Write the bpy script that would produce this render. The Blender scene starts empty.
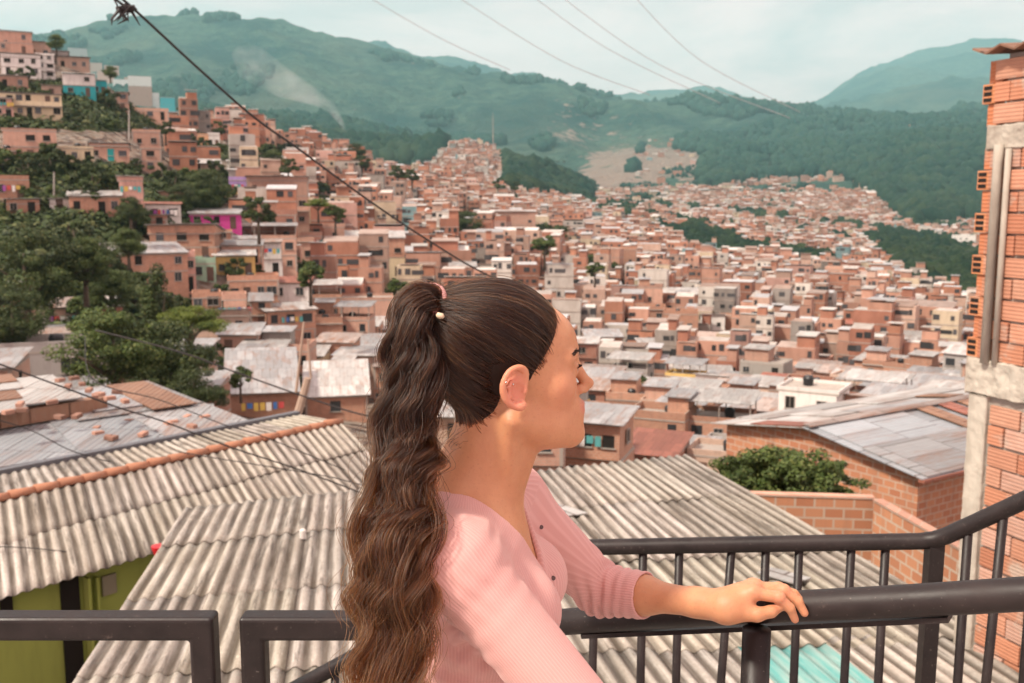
import bpy, math, random
import numpy as np
from mathutils import Vector, Matrix
PI = math.pi
rnd = random.Random(7)
nrs = np.random.RandomState(11)
sc = bpy.context.scene
COL = sc.collection
F = 995.6; CX = 512.0; CY = 341.5; CAMZ = 1.7; PIT = math.radians(8)
cP, sP = math.cos(PIT), math.sin(PIT)

# ---------------------------------------------------------------- geometry helpers
def pt(px, py, Y):
    t = (CY - py) / F; s = (px - CX) / F
    k = Y / (cP + t * sP)
    return Vector((s * k, Y, CAMZ + k * (-sP + t * cP)))

def proj(p):
    x, y, z = p[0], p[1], p[2] - CAMZ
    dep = y * cP - z * sP
    return CX + F * x / dep, CY - F * (y * sP + z * cP) / dep

def tag(o, label=None, cat=None, group=None, kind=None):
    if label: o['label'] = label
    if cat: o['category'] = cat
    if group: o['group'] = group
    if kind: o['kind'] = kind
    return o

def empty(name, loc=(0, 0, 0), rz=0.0, parent=None):
    o = bpy.data.objects.new(name, None); COL.objects.link(o)
    o.location = loc; o.rotation_euler = (0, 0, rz); o.empty_display_size = 0.2
    if parent: o.parent = parent
    return o

def mesh_obj(name, verts, faces, mats, parent=None, midx=None, smooth=False, cols=None, loc=None, attr=None):
    me = bpy.data.meshes.new(name)
    verts = np.asarray(verts, dtype=np.float32)
    if isinstance(faces, np.ndarray):
        n, k = faces.shape
        me.vertices.add(len(verts)); me.vertices.foreach_set('co', verts.ravel())
        me.loops.add(n * k); me.loops.foreach_set('vertex_index', faces.astype(np.int32).ravel())
        me.polygons.add(n)
        me.polygons.foreach_set('loop_start', np.arange(0, n * k, k, dtype=np.int32))
        me.update(calc_edges=True)
    else:
        me.from_pydata([tuple(v) for v in verts.tolist()], [], faces)
        me.update()
    if not isinstance(mats, (list, tuple)): mats = [mats]
    for m in mats: me.materials.append(m)
    if midx is not None: me.polygons.foreach_set('material_index', np.asarray(midx, dtype=np.int32))
    me.polygons.foreach_set('use_smooth', np.full(len(me.polygons), bool(smooth)))
    if cols is not None:
        c = np.asarray(cols, dtype=np.float32)
        if c.shape[1] == 3: c = np.concatenate([c, np.ones((len(c), 1), np.float32)], 1)
        dom = 'FACE' if len(c) == len(me.polygons) and len(c) != len(verts) else 'POINT'
        a = me.attributes.new('tint', 'FLOAT_COLOR', dom); a.data.foreach_set('color', c.ravel())
    if attr:
        for k_, arr in attr.items():
            arr = np.asarray(arr, dtype=np.float32)
            if arr.ndim == 1:
                a = me.attributes.new(k_, 'FLOAT', 'POINT'); a.data.foreach_set('value', arr)
            else:
                a = me.attributes.new(k_, 'FLOAT_VECTOR', 'POINT'); a.data.foreach_set('vector', arr.ravel())
    me.validate()
    o = bpy.data.objects.new(name, me); COL.objects.link(o)
    if parent: o.parent = parent
    if loc is not None: o.location = loc
    return o

BOXF = [(0, 3, 2, 1), (4, 5, 6, 7), (0, 1, 5, 4), (1, 2, 6, 5), (2, 3, 7, 6), (3, 0, 4, 7)]
class MB:
    def __init__(s): s.v = []; s.f = []; s.m = []
    def add(s, vs, fs, mat=0):
        b = len(s.v); s.v += [tuple(v) for v in vs]
        s.f += [tuple(i + b for i in f) for f in fs]; s.m += [mat] * len(fs); return s
    def box(s, cx, cy, cz, sx, sy, sz, mat=0, rz=0, dz=(0, 0, 0, 0)):
        c, q = math.cos(rz), math.sin(rz); vs = []
        for zz, k in ((-1, 0), (1, 1)):
            for i, (x, y) in enumerate(((-1, -1), (1, -1), (1, 1), (-1, 1))):
                X, Y = x * sx / 2, y * sy / 2
                vs.append((cx + X * c - Y * q, cy + X * q + Y * c, cz + zz * sz / 2 + (dz[i])))
        return s.add(vs, BOXF, mat)
    def hexa(s, vs, mat=0): return s.add(vs, BOXF, mat)
    def tube(s, pts, r, n=10, mat=0, cap=True, squash=1.0):
        pts = [Vector(p) for p in pts]; N = len(pts)
        rs = r if isinstance(r, (list, tuple)) else [r] * N
        t0 = (pts[1] - pts[0]).normalized()
        up = Vector((0, 0, 1)) if abs(t0.z) < .9 else Vector((1, 0, 0))
        side = t0.cross(up).normalized(); vs = []
        for i, p in enumerate(pts):
            if i == 0: t = t0
            elif i == N - 1: t = (pts[i] - pts[i - 1]).normalized()
            else: t = ((pts[i] - pts[i - 1]).normalized() + (pts[i + 1] - pts[i]).normalized()).normalized()
            side = (side - t * side.dot(t)).normalized(); u2 = t.cross(side)
            k = 1.0
            if 0 < i < N - 1:
                cth = max(.5, t.dot((pts[i] - pts[i - 1]).normalized())); k = 1 / cth
            for j in range(n):
                a = 2 * PI * (j + .5) / n
                vs.append(p + (side * math.cos(a) + u2 * math.sin(a) * squash) * rs[i] * (k if i not in (0, N - 1) else 1))
        fs = []
        for i in range(N - 1):
            for j in range(n):
                a, b = i * n + j, i * n + (j + 1) % n
                fs.append((a, b, b + n, a + n))
        if cap:
            fs.append(tuple(range(n - 1, -1, -1))); fs.append(tuple((N - 1) * n + j for j in range(n)))
        return s.add(vs, fs, mat)
    def build(s, name, mats, parent=None, smooth=False, loc=None):
        return mesh_obj(name, s.v, s.f, mats, parent, s.m, smooth, loc=loc)

def bevel(o, w=.004, seg=2):
    m = o.modifiers.new('bevel', 'BEVEL'); m.width = w; m.segments = seg; m.limit_method = 'ANGLE'; return o

# ---------------------------------------------------------------- materials
class NT:
    def __init__(s, name, tree=None):
        if tree is None:
            s.mat = bpy.data.materials.new(name); s.mat.use_nodes = True; tree = s.mat.node_tree
        s.t = tree; s.t.nodes.clear(); s.out = None
    def n(s, typ, ins=None, **kw):
        nd = s.t.nodes.new(typ)
        for k, v in kw.items(): setattr(nd, k, v)
        if ins:
            for k, v in ins.items():
                sock = nd.inputs[k]
                if isinstance(v, bpy.types.NodeSocket): s.t.links.new(v, sock)
                else:
                    if sock.type == 'RGBA' and hasattr(v, '__len__') and len(v) == 3: v = tuple(v) + (1,)
                    sock.default_value = v
        return nd
    def coord(s, w='Object'): return s.n('ShaderNodeTexCoord').outputs[w]
    def mapp(s, vec, scale=(1, 1, 1), loc=(0, 0, 0), rot=(0, 0, 0)):
        return s.n('ShaderNodeMapping', {'Vector': vec, 'Scale': scale, 'Location': loc, 'Rotation': rot}).outputs[0]
    def noise(s, vec, scale=5, detail=4, rough=.55, dist=0):
        return s.n('ShaderNodeTexNoise', {'Vector': vec, 'Scale': scale, 'Detail': detail, 'Roughness': rough, 'Distortion': dist}).outputs['Fac']
    def ramp(s, fac, stops):
        nd = s.n('ShaderNodeValToRGB', {'Fac': fac}); e = nd.color_ramp.elements
        while len(e) < len(stops): e.new(.5)
        for i, (p, c) in enumerate(stops):
            e[i].position = p; e[i].color = (c, c, c, 1) if isinstance(c, (int, float)) else tuple(c) + (1,)
        return nd.outputs[0]
    def mix(s, fac, a, b, bt='MIX'):
        nd = s.n('ShaderNodeMix', data_type='RGBA', blend_type=bt)
        for k, v in ((0, fac), (6, a), (7, b)):
            if isinstance(v, bpy.types.NodeSocket): s.t.links.new(v, nd.inputs[k])
            else: nd.inputs[k].default_value = v if k == 0 else (tuple(v) + (1,) if len(v) == 3 else v)
        return nd.outputs[2]
    def math(s, op, a, b=0.0, c=None):
        d = {0: a, 1: b}
        if c is not None: d[2] = c
        return s.n('ShaderNodeMath', d, operation=op).outputs[0]
    def bump(s, h, strength=.3, dist=.02, normal=None):
        d = {'Height': h, 'Strength': strength, 'Distance': dist}
        if normal is not None: d['Normal'] = normal
        return s.n('ShaderNodeBump', d).outputs[0]
    def pbr(s, color, rough=.7, normal=None, metal=0.0, spec=.4, **kw):
        d = {'Base Color': color, 'Roughness': rough, 'Metallic': metal, 'Specular IOR Level': spec}
        if normal is not None: d['Normal'] = normal
        d.update(kw)
        b = s.n('ShaderNodeBsdfPrincipled', d)
        s.n('ShaderNodeOutputMaterial', {'Surface': b.outputs[0]})
        return s.mat

def objrand(nt): return nt.n('ShaderNodeObjectInfo').outputs['Random']
def vary(nt, col, amt=.25):
    r = objrand(nt)
    v = nt.math('MULTIPLY_ADD', r, amt * 2, 1 - amt)
    return nt.mix(1.0, col, nt.n('ShaderNodeCombineColor', {0: v, 1: v, 2: v}).outputs[0], 'MULTIPLY')

MATS = {}
def m_brickfar(name, c1, c2, mortar=(.44, .36, .29)):
    """hollow-clay-block house wall, metres in object space, walls axis aligned"""
    nt = NT(name); o = nt.coord()
    sp = nt.n('ShaderNodeSeparateXYZ', {0: o})
    u = nt.math('ADD', sp.outputs[0], sp.outputs[1])
    v = nt.n('ShaderNodeCombineXYZ', {0: u, 1: sp.outputs[2], 2: 0.0}).outputs[0]
    br = nt.n('ShaderNodeTexBrick', {'Vector': v, 'Color1': c1, 'Color2': c2, 'Mortar': mortar, 'Scale': 1.0,
              'Mortar Size': .02, 'Brick Width': .36, 'Row Height': .2, 'Bias': .0})
    big = nt.noise(o, .9, 4, .6)
    col = nt.mix(nt.ramp(big, [(.35, 0), (.75, .55)]), br.outputs[0], tuple(min(1, x * .62 + .03) for x in c1))
    drip = nt.noise(nt.mapp(o, (2.2, 2.2, .25)), 1.0, 5, .65)
    col = nt.mix(nt.ramp(drip, [(.52, 0), (.75, .5)]), col, (.16, .12, .10))
    col = vary(nt, col, .22)
    return nt.pbr(col, .9, nt.bump(br.outputs['Fac'], -.5, .01))
def m_plaster(name, c, dirt=(.14, .12, .10), amt=.5, va=.1):
    nt = NT(name); o = nt.coord()
    drip = nt.noise(nt.mapp(o, (1.6, 1.6, .3)), 1.3, 6, .65)
    sp = nt.noise(o, .7, 3)
    col = nt.mix(nt.ramp(drip, [(.5, 0), (.8, amt)]), c, dirt)
    col = nt.mix(nt.ramp(sp, [(.5, 0), (.8, .35)]), col, tuple(x * .7 for x in c))
    col = vary(nt, col, va)
    return nt.pbr(col, .85, nt.bump(nt.noise(o, 30, 3), .15, .01))
def m_tin(name, c, rust=.5, scale=1.0):
    nt = NT(name); o = nt.coord()
    u = nt.n('ShaderNodeSeparateXYZ', {0: o})
    rib = nt.math('SINE', nt.math('MULTIPLY', u.outputs[0], 2 * PI / .18))
    sheet = nt.n('ShaderNodeTexBrick', {'Vector': nt.mapp(o, (1, 1, 1)), 'Color1': (.75, .75, .75), 'Color2': (1.1, 1.1, 1.1), 'Mortar': (.35, .3, .28),
                 'Scale': 1.0, 'Mortar Size': .02, 'Brick Width': .85, 'Row Height': 2.1, 'Bias': 0.0})
    col = nt.mix(1.0, c, sheet.outputs[0], 'MULTIPLY')
    st = nt.noise(nt.mapp(o, (1.4, .35, 1)), 1.0, 6, .7)
    col = nt.mix(nt.ramp(st, [(.5, 0), (.62, rust)]), col, (.24, .12, .07))
    st2 = nt.noise(nt.mapp(o, (.9, .5, 1)), 1.7, 5, .6)
    col = nt.mix(nt.ramp(st2, [(.45, 0), (.7, .45)]), col, tuple(x * .55 for x in c))
    col = vary(nt, col, .2)
    return nt.pbr(col, .55, nt.bump(rib, .6, .02), spec=.35)

MATS['b_orange'] = m_brickfar('orange_brick', (.49, .24, .15), (.39, .18, .11))
MATS['b_salmon'] = m_brickfar('salmon_brick', (.57, .32, .235), (.49, .27, .195))
MATS['b_red'] = m_brickfar('red_brick', (.38, .14, .085), (.30, .11, .07))
MATS['b_pale'] = m_brickfar('pale_brick', (.57, .40, .31), (.50, .345, .265))
for k, c in dict(white=(.72, .70, .66), cream=(.66, .56, .38), yellow=(.68, .47, .17), peach=(.66, .38, .22), teal=(.03, .36, .40),
                 grey=(.36, .34, .32), purple=(.36, .25, .50), magenta=(.50, .05, .26), green=(.30, .46, .34), pinkwall=(.58, .34, .28)).items():
    MATS['p_' + k] = m_plaster('plaster_' + k, c)
MATS['concrete'] = m_plaster('raw_concrete', (.33, .31, .28), va=.15)
MATS['slab'] = m_plaster('floor_slab', (.36, .32, .28), va=.15)
MATS['t_grey'] = m_tin('grey_tin', (.33, .335, .34), .55)
MATS['t_white'] = m_tin('white_tin', (.46, .455, .44), .45)
MATS['t_rust'] = m_tin('rusty_tin', (.36, .30, .27), .9)
MATS['t_red'] = m_tin('red_tile', (.34, .13, .09), .3)
def simple(name, c, rough=.6, spec=.4, metal=0., va=0.):
    nt = NT(name); o = nt.coord()
    col = nt.mix(nt.ramp(nt.noise(o, 3.0, 4), [(.4, 0), (.7, .35)]), c, tuple(x * .7 for x in c))
    if va: col = vary(nt, col, va)
    return nt.pbr(col, rough, spec=spec, metal=metal)
MATS['pane'] = simple('window_glass', (.035, .04, .045), .15, .6)
MATS['void'] = simple('dark_interior', (.025, .022, .02), .9, .1)
MATS['frame'] = simple('window_frame', (.38, .35, .31), .6)
MATS['door'] = simple('wooden_door', (.12, .07, .05), .6, va=.3)
MATS['tealdoor'] = simple('teal_door', (.02, .36, .36), .6)
# ---------------------------------------------------------------- terrain height table
def zpy(py, Y):
    t = (CY - py) / F
    return CAMZ + Y * (-sP + t * cP) / (cP + t * sP)
NEAR = [(2.0, -4.2), (10, -6.0), (20, -8.0), (32, -10.2), (50, -14)]
COLS = {
 -420: [(60,400),(90,330),(130,240),(190,120),(250,50),(330,10),(350,12),(450,60),(1000,120),(2500,80),(5000,20),(6200,40)],
 0:   [(55,400),(85,350),(105,300),(125,250),(145,203),(165,158),(200,112),(232,75),(275,38),(290,38),(360,70),(900,140),(1500,120),(2500,90),(3000,95),(5000,55),(6000,70)],
 100: [(55,420),(85,350),(110,300),(130,250),(150,205),(185,155),(235,98),(270,74),(285,76),(400,120),(900,150),(1500,130),(2500,95),(3000,100),(5000,48),(6000,66)],
 200: [(60,430),(75,400),(100,350),(120,300),(145,250),(180,205),(230,165),(300,138),(370,118),(390,120),(520,160),(1000,170),(1500,150),(2500,105),(3100,112),(5000,31),(6000,50)],
 240: [(62,430),(80,400),(105,350),(122,300),(148,250),(190,208),(240,170),(310,146),(380,130),(400,132),(560,165),(1000,172),(1500,150),(2500,112),(3100,118),(5000,27),(6000,50)],
 330: [(65,432),(88,400),(120,350),(155,300),(190,250),(235,220),(310,190),(380,168),(450,158),(475,160),(640,185),(1100,182),(1600,150),(2500,125),(3200,128),(5000,46),(6000,60)],
 420: [(65,440),(98,400),(132,350),(168,300),(225,250),(310,218),(400,198),(500,184),(600,176),(640,178),(850,200),(1150,185),(1400,165),(1600,158),(2500,148),(3200,135),(5000,60),(6000,75)],
 455: [(65,445),(100,400),(135,350),(175,300),(235,250),(320,220),(430,200),(540,186),(650,182),(690,184),(760,190),(900,182),(1100,168),(1350,152),(1600,143),(1750,147),(2400,155),(3200,132),(5000,64),(6000,80)],
 485: [(65,448),(105,400),(142,350),(185,300),(245,260),(335,228),(450,206),(600,192),(720,188),(760,190),(830,192),(950,183),(1130,168),(1380,152),(1620,141),(1780,146),(2400,155),(3200,125),(5000,67),(6000,85)],
 520: [(65,450),(110,400),(150,350),(200,300),(260,260),(350,230),(500,210),(700,195),(850,190),(920,188),(980,176),(1060,164),(1200,168),(1700,175),(2500,150),(3200,122),(5000,72),(6000,90)],
 545: [(66,450),(112,400),(153,350),(204,300),(264,262),(355,232),(505,212),(720,200),(880,197),(940,185),(1010,168),(1080,161),(1250,175),(1800,180),(2600,152),(3300,120),(5000,77),(6000,95)],
 572: [(68,450),(113,400),(156,350),(207,300),(268,265),(362,236),(510,216),(735,204),(900,202),(970,196),(1040,186),(1100,182),(1300,192),(1900,178),(2600,155),(3300,125),(5000,85),(6000,100)],
 600: [(70,450),(115,400),(160,350),(210,300),(270,270),(370,240),(520,220),(750,207),(950,203),(1100,199),(1500,188),(2000,172),(2600,155),(3300,133),(5000,93),(6000,105)],
 700: [(75,450),(120,400),(170,350),(230,300),(300,270),(440,243),(640,222),(900,206),(1200,194),(1500,186),(2100,164),(3000,138),(3800,118),(5000,102),(6000,112),(8000,112),(11000,88),(13000,110)],
 735: [(75,450),(120,400),(172,350),(230,302),(300,274),(440,246),(640,224),(900,207),(1200,194),(1500,186),(2200,160),(3000,138),(3800,124),(5000,110),(6000,118),(8000,116),(11000,86),(13000,110)],
 780: [(78,445),(120,400),(178,350),(225,310),(300,280),(440,252),(640,228),(900,210),(1200,195),(1500,186),(2300,158),(3000,136),(3800,122),(4800,119),(5600,124),(7000,122),(11000,120),(13000,125)],
 850: [(80,440),(118,400),(175,350),(218,318),(290,292),(420,264),(600,238),(850,214),(1150,198),(1500,182),(1900,165),(2500,142),(3300,124),(3800,123),(4500,128),(6500,108),(7500,114),(11000,70),(13000,80)],
 900: [(80,430),(112,400),(170,350),(215,322),(290,296),(420,268),(600,243),(850,222),(1100,200),(1500,178),(2000,152),(2500,136),(3200,122),(3700,123),(4500,128),(6500,98),(7500,106),(11000,58),(13000,70)],
 985: [(80,430),(112,400),(170,352),(215,325),(290,298),(420,272),(600,248),(850,225),(1100,200),(1500,172),(2000,145),(2500,130),(3000,120),(3600,122),(4500,126),(6500,90),(7500,98),(11000,46),(13000,60)],
 1450:[(80,430),(112,400),(170,350),(215,320),(290,290),(420,260),(600,230),(850,200),(1100,175),(1500,150),(2000,120),(2500,110),(3000,105),(3600,110),(4500,110),(6500,80),(7500,90),(11000,60),(13000,80)],
}
NA, NY = 660, 430
A0, A1 = -1.25, 1.25
aa = np.linspace(A0, A1, NA); yy = np.geomspace(2.0, 15000.0, NY); ly = np.log(yy)
pxs = sorted(COLS); tab = []
for p in pxs:
    L0 = [(y * float(np.interp(q, (200, 250, 300, 350, 400, 430), (1, 1.05, 1.14, 1.24, 1.36, 1.5))) if y < 400 and q > 200 else y, q) for y, q in COLS[p]]
    Rq = ((160, 180, 190, 205, 220, 240, 270, 300, 350, 400, 450), (1.05, 1.2, 1.35, 1.5, 1.55, 1.55, 1.45, 1.38, 1.34, 1.42, 1.5))
    Mq = ((170, 185, 200, 220, 250, 300, 350, 400, 450), (1.0, 1.3, 1.4, 1.38, 1.28, 1.22, 1.28, 1.4, 1.5))
    wR = float(np.clip((p - 500) / 110, 0, 1)); wM = float(np.clip((p - 240) / 150, 0, 1)); k = []; yp = 0
    for (yl_, q), (y0_, _) in zip(L0, COLS[p]):
        y = yl_ * (1 - wM) + wM * ((1 - wR) * y0_ * float(np.interp(q, *Mq)) + wR * y0_ * float(np.interp(q, *Rq)))
        y = max(y, yp * 1.03); yp = y; k.append((y, q))
    Ys = [y for y, _ in NEAR] + [y for y, _ in k] + [15000]
    Zs = [z for _, z in NEAR] + [zpy(q, y) for y, q in k] + [zpy(k[-1][1] + 5, 15000)]
    tab.append(np.interp(ly, np.log(Ys), Zs))
tab = np.array(tab)
acol = np.array([(p - CX) / F for p in pxs])
H = np.empty((NA, NY))
for j in range(NY): H[:, j] = np.interp(aa, acol, tab[:, j])
def smooth(a, n, ax):
    k = np.hanning(n + 2)[1:-1]; k /= k.sum()
    return np.apply_along_axis(lambda r: np.convolve(np.pad(r, n // 2, mode='edge'), k, 'valid'), ax, a)
H = smooth(smooth(H, 9, 0), 5, 1)
# value noise for relief
def vnoise(x, y, seed):
    xi = np.floor(x).astype(np.int64); yi = np.floor(y).astype(np.int64); fx = x - xi; fy = y - yi
    def h(a, b):
        n = (a * 374761393 + b * 668265263 + seed * 974711) & 0xffffffff
        n = ((n ^ (n >> 13)) * 1274126177) & 0xffffffff
        return ((n ^ (n >> 16)) & 0xffff) / 65535.0
    u = fx * fx * (3 - 2 * fx); v = fy * fy * (3 - 2 * fy)
    return (h(xi, yi) * (1 - u) + h(xi + 1, yi) * u) * (1 - v) + (h(xi, yi + 1) * (1 - u) + h(xi + 1, yi + 1) * u) * v
def ridged(x, y, s, octv=5, seed=1):
    o = 0; a = 1; tot = 0
    for i in range(octv):
        n = 1 - np.abs(2 * vnoise(x / s, y / s, seed + i) - 1); o = o + a * n * n; tot += a; a *= .5; s /= 2.03
    return o / tot
AG, YG = np.meshgrid(aa, yy, indexing='ij'); XG = AG * YG
wfar = np.clip((YG - 1200) / 2000, 0, 1)
H += wfar * (ridged(XG * .9 + YG * .25, YG * .55, 1500, 5) - .5) * np.clip(YG, 0, 5500) * .060
H += np.clip((YG - 600) / 1200, 0, 1) * (ridged(XG, YG, 330, 4, 9) - .5) * 34 * np.clip(YG / 2500, .2, 1.3)
H += np.clip((YG - 60) / 200, 0, 1) * (vnoise(XG / 23, YG / 23, 3) - .5) * 2.2
def hz(x, Y):
    x = np.asarray(x, float); Y = np.asarray(Y, float)
    a = np.clip((x / Y - A0) / (A1 - A0) * (NA - 1), 0, NA - 1.001)
    l = np.clip((np.log(np.maximum(Y, 2.001)) - ly[0]) / (ly[-1] - ly[0]) * (NY - 1), 0, NY - 1.001)
    i = a.astype(int); j = l.astype(int); u = a - i; v = l - j
    return (H[i, j] * (1 - u) + H[i + 1, j] * u) * (1 - v) + (H[i, j + 1] * (1 - u) + H[i + 1, j + 1] * u) * v
SY = np.geomspace(30, 12000, 900)
def hit(px, py, ymin=45):
    """where the sight line through a pixel of the photograph meets the ground: used to read the plan of the town off the picture"""
    t = (CY - py) / F; s = (px - CX) / F; k = SY / (cP + t * sP)
    z = CAMZ + k * (-sP + t * cP); g = hz(s * k, SY)
    w = np.where((g >= z) & (SY >= ymin))[0]
    if not len(w): return None
    Y = SY[w[0]]
    return Vector((s * Y / (cP + t * sP), Y, float(hz(s * Y / (cP + t * sP), Y))))

# land cover painted by place: 1 town floor, 0 green, 2 bare earth
dep = YG * cP - (H - CAMZ) * sP
PX = CX + F * XG / dep; PY = CY - F * (YG * sP + (H - CAMZ) * cP) / dep
def inpoly(X, Y, poly):
    r = np.zeros(np.shape(X), bool); n = len(poly); j = n - 1
    for i in range(n):
        xi, yi = poly[i]; xj, yj = poly[j]
        c = ((yi > Y) != (yj > Y)) & (X < (xj - xi) * (Y - yi) / ((yj - yi) or 1e-9) + xi)
        r ^= c; j = i
    return r
# green patches of the photograph (pixel outlines, minimum and maximum distance)
GREEN = [
 [(-60,84),(60,80),(110,92),(150,118),(205,122),(230,135),(180,133),(150,128),(128,132),(60,130),(0,132),(-60,130)],
 [(-60,168),(60,166),(130,166),(142,176),(143,186),(110,182),(60,178),(28,180),(-60,176)],
 [(28,176),(118,178),(118,214),(72,200),(26,212)],
 [(0,205),(60,205),(110,215),(190,215),(190,232),(140,236),(90,262),(60,290),(0,330),(-90,330),(-90,200)],
 [(140,178),(215,170),(230,180),(230,200),(200,214),(150,205)],
 [(190,145),(240,148),(290,150),(300,170),(290,180),(265,178),(235,160),(190,160)],
 [(60,275),(140,270),(150,290),(90,300),(60,300)], [(40,330),(150,300),(215,300),(222,330),(215,400),(190,420),(100,380),(50,370)],
 [(306,190),(340,200),(345,225),(318,220)], [(285,262),(325,258),(325,290),(290,290)], [(380,278),(425,280),(410,300),(372,296)],
 [(450,210),(485,213),(485,238),(462,240)], [(505,235),(565,238),(575,255),(550,262),(510,255)], [(560,266),(600,270),(612,285),(575,283)],
 [(645,235),(700,232),(760,255),(830,262),(830,275),(775,272),(730,268),(700,260)],
 [(868,245),(900,237),(975,262),(985,285),(985,300),(935,292),(905,283),(880,262)], [(905,288),(985,292),(985,312),(915,306)],
 [(625,365),(650,368),(650,388),(630,390)], [(583,430),(615,425),(620,470),(585,470)],
 [(508,150),(545,140),(590,185),(588,200),(510,195)], [(215,385),(250,372),(255,400),(225,412)],
]
TOWNF = [[(440,180),(430,165),(455,145),(500,138),(520,150),(520,188),(560,203),(700,196),(740,186),(800,182),(870,178),(900,205),(960,235),(985,262),(985,240),(930,215),(880,190),(850,170),(800,165),(700,186),(590,196),(440,190)]]
QUARRY = [[(572,192),(592,152),(640,146),(700,148),(740,158),(795,172),(790,180),(715,176),(660,180),(600,192)], [(545,128),(585,130),(590,142),(548,140)],
          [(600,128),(630,126),(640,136),(605,140)], [(560,98),(580,98),(582,112),(560,110)], [(590,106),(616,108),(622,118),(596,118)], [(640,152),(720,152),(790,168),(740,172),(690,172)]]
cover = np.zeros_like(H)
cover[(YG < 760) & (YG > 40)] = 1; cover[(YG < 1300) & (YG > 40) & (PX > 420)] = 1
cover[(YG < 2400) & (YG >= 760) & (PY > 193) & (PX > 560)] = 1
for poly in TOWNF: cover[inpoly(PX, PY, poly) & (YG > 850) & (YG < 2600) & (PX > 560)] = 1
cover[(YG > 700) & (vnoise(XG / 95, YG / 130, 21) < .40)] = 0
for g in GREEN: cover[inpoly(PX, PY, g) & (YG < 2200)] = 0
bare = np.zeros_like(H)
for q in QUARRY: bare[inpoly(PX, PY, q) & (YG > 1200) & (YG < 6000)] = 1
bare = smooth(smooth(bare, 15, 0), 7, 1)
cover = smooth(cover, 3, 0)
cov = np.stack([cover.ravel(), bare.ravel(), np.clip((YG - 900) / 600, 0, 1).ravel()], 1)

nt = NT('hillside_ground'); g = nt.n('ShaderNodeNewGeometry').outputs['Position']
ta = nt.n('ShaderNodeAttribute', attribute_name='tint').outputs['Color']
ts = nt.n('ShaderNodeSeparateColor', {0: ta})
n1 = nt.noise(nt.mapp(g, (.06, .06, .06)), 1, 6, .65); n2 = nt.noise(nt.mapp(g, (.7, .7, .7)), 1, 4, .6)
near = nt.mix(nt.ramp(n1, [(.35, 0), (.65, 1)]), (.022, .034, .013), (.06, .075, .028))
near = nt.mix(nt.ramp(n2, [(.45, 0), (.75, .7)]), near, (.12, .09, .055))
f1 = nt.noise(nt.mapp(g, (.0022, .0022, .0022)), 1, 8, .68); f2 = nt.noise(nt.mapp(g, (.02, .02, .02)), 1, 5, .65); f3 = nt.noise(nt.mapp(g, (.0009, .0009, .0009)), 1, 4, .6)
far = nt.mix(nt.ramp(f1, [(.44, 0), (.53, 1)]), (.014, .058, .052), (.070, .130, .095))  # distant greens, with some of the haze's teal put into their colour
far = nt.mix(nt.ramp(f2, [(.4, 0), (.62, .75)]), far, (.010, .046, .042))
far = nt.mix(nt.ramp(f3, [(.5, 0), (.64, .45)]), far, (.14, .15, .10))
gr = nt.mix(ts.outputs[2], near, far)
town = nt.mix(nt.ramp(n2, [(.4, 0), (.6, 1)]), (.17, .12, .09), (.25, .22, .19))
c = nt.mix(nt.ramp(nt.math('ADD', ts.outputs[0], nt.math('MULTIPLY_ADD', n2, .6, -.3)), [(.4, 0), (.6, 1)]), gr, town)
bq = nt.math('ADD', ts.outputs[1], nt.math('MULTIPLY_ADD', f2, 2.4, -1.25))
c = nt.mix(nt.ramp(bq, [(.4, 0), (.62, 1)]), c, nt.mix(f1, (.34, .26, .215), (.23, .185, .15)))
MATS['ground'] = nt.pbr(c, .95, nt.bump(nt.math('ADD', nt.math('MULTIPLY', f2, 1.0), nt.math('MULTIPLY', f1, 4.0)), 1.0, 40.0), spec=.1)

idx = np.arange(NA * NY).reshape(NA, NY)
q = np.stack([idx[:-1, :-1], idx[1:, :-1], idx[1:, 1:], idx[:-1, 1:]], -1).reshape(-1, 4)
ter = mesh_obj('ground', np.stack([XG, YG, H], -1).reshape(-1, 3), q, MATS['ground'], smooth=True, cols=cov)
tag(ter, 'steep valley ground rising from the town to green mountains', 'ground', kind='structure')

# ---------------------------------------------------------------- houses
COLN = dict(b_orange='orange brick', b_salmon='salmon brick', b_red='dark red brick', b_pale='pale brick', p_white='white', p_cream='cream', p_yellow='yellow',
            p_peach='peach coloured', p_teal='teal', p_grey='grey', p_purple='lilac', p_magenta='magenta', p_green='pale green', p_pinkwall='pink plastered', concrete='bare concrete')
ROOFN = dict(t_grey='a grey tin roof', t_white='a pale tin roof', t_rust='a rusty tin roof', t_red='a red roof', flat='a flat roof', terrace='an open roof terrace', post='a shade roof on posts')
STN = {1: 'one-storey', 2: 'two-storey', 3: 'three-storey', 4: 'four-storey'}
HOUSES = []
def window(par, x, y, z, w, h, side=0, door=False, mat=None, r=rnd):
    """side 0: front (-y), 1: right (+x), -1: left (-x)"""
    mb = MB(); fr = .06; d = .05
    def bx(u, v, su, sv, off, th, m):
        if side == 0: mb.box(u, -off, v, su, th, sv, m)
        else: mb.box(side * off, u, v, th, su, sv, m)
    bx(0, h / 2, w, h, .012, .03, 1)
    if not door and r.random() < .45:
        bx(-w / 2, h / 2, fr, h + fr, d * .7, .09, 0); bx(w / 2, h / 2, fr, h + fr, d * .7, .09, 0)
        bx(0, h, w - fr - .01, fr, d * .7, .085, 0); bx(0, h / 2, fr * .7, h - fr, d * .5, .05, 0)
    bx(0, -.04, w + .2, .08, .07, .16, 0) if not door else None
    o = mb.build('door' if door else 'window', [MATS['frame'], mat or MATS['pane']], par)
    o.location = (x, y, z); return o

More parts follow.
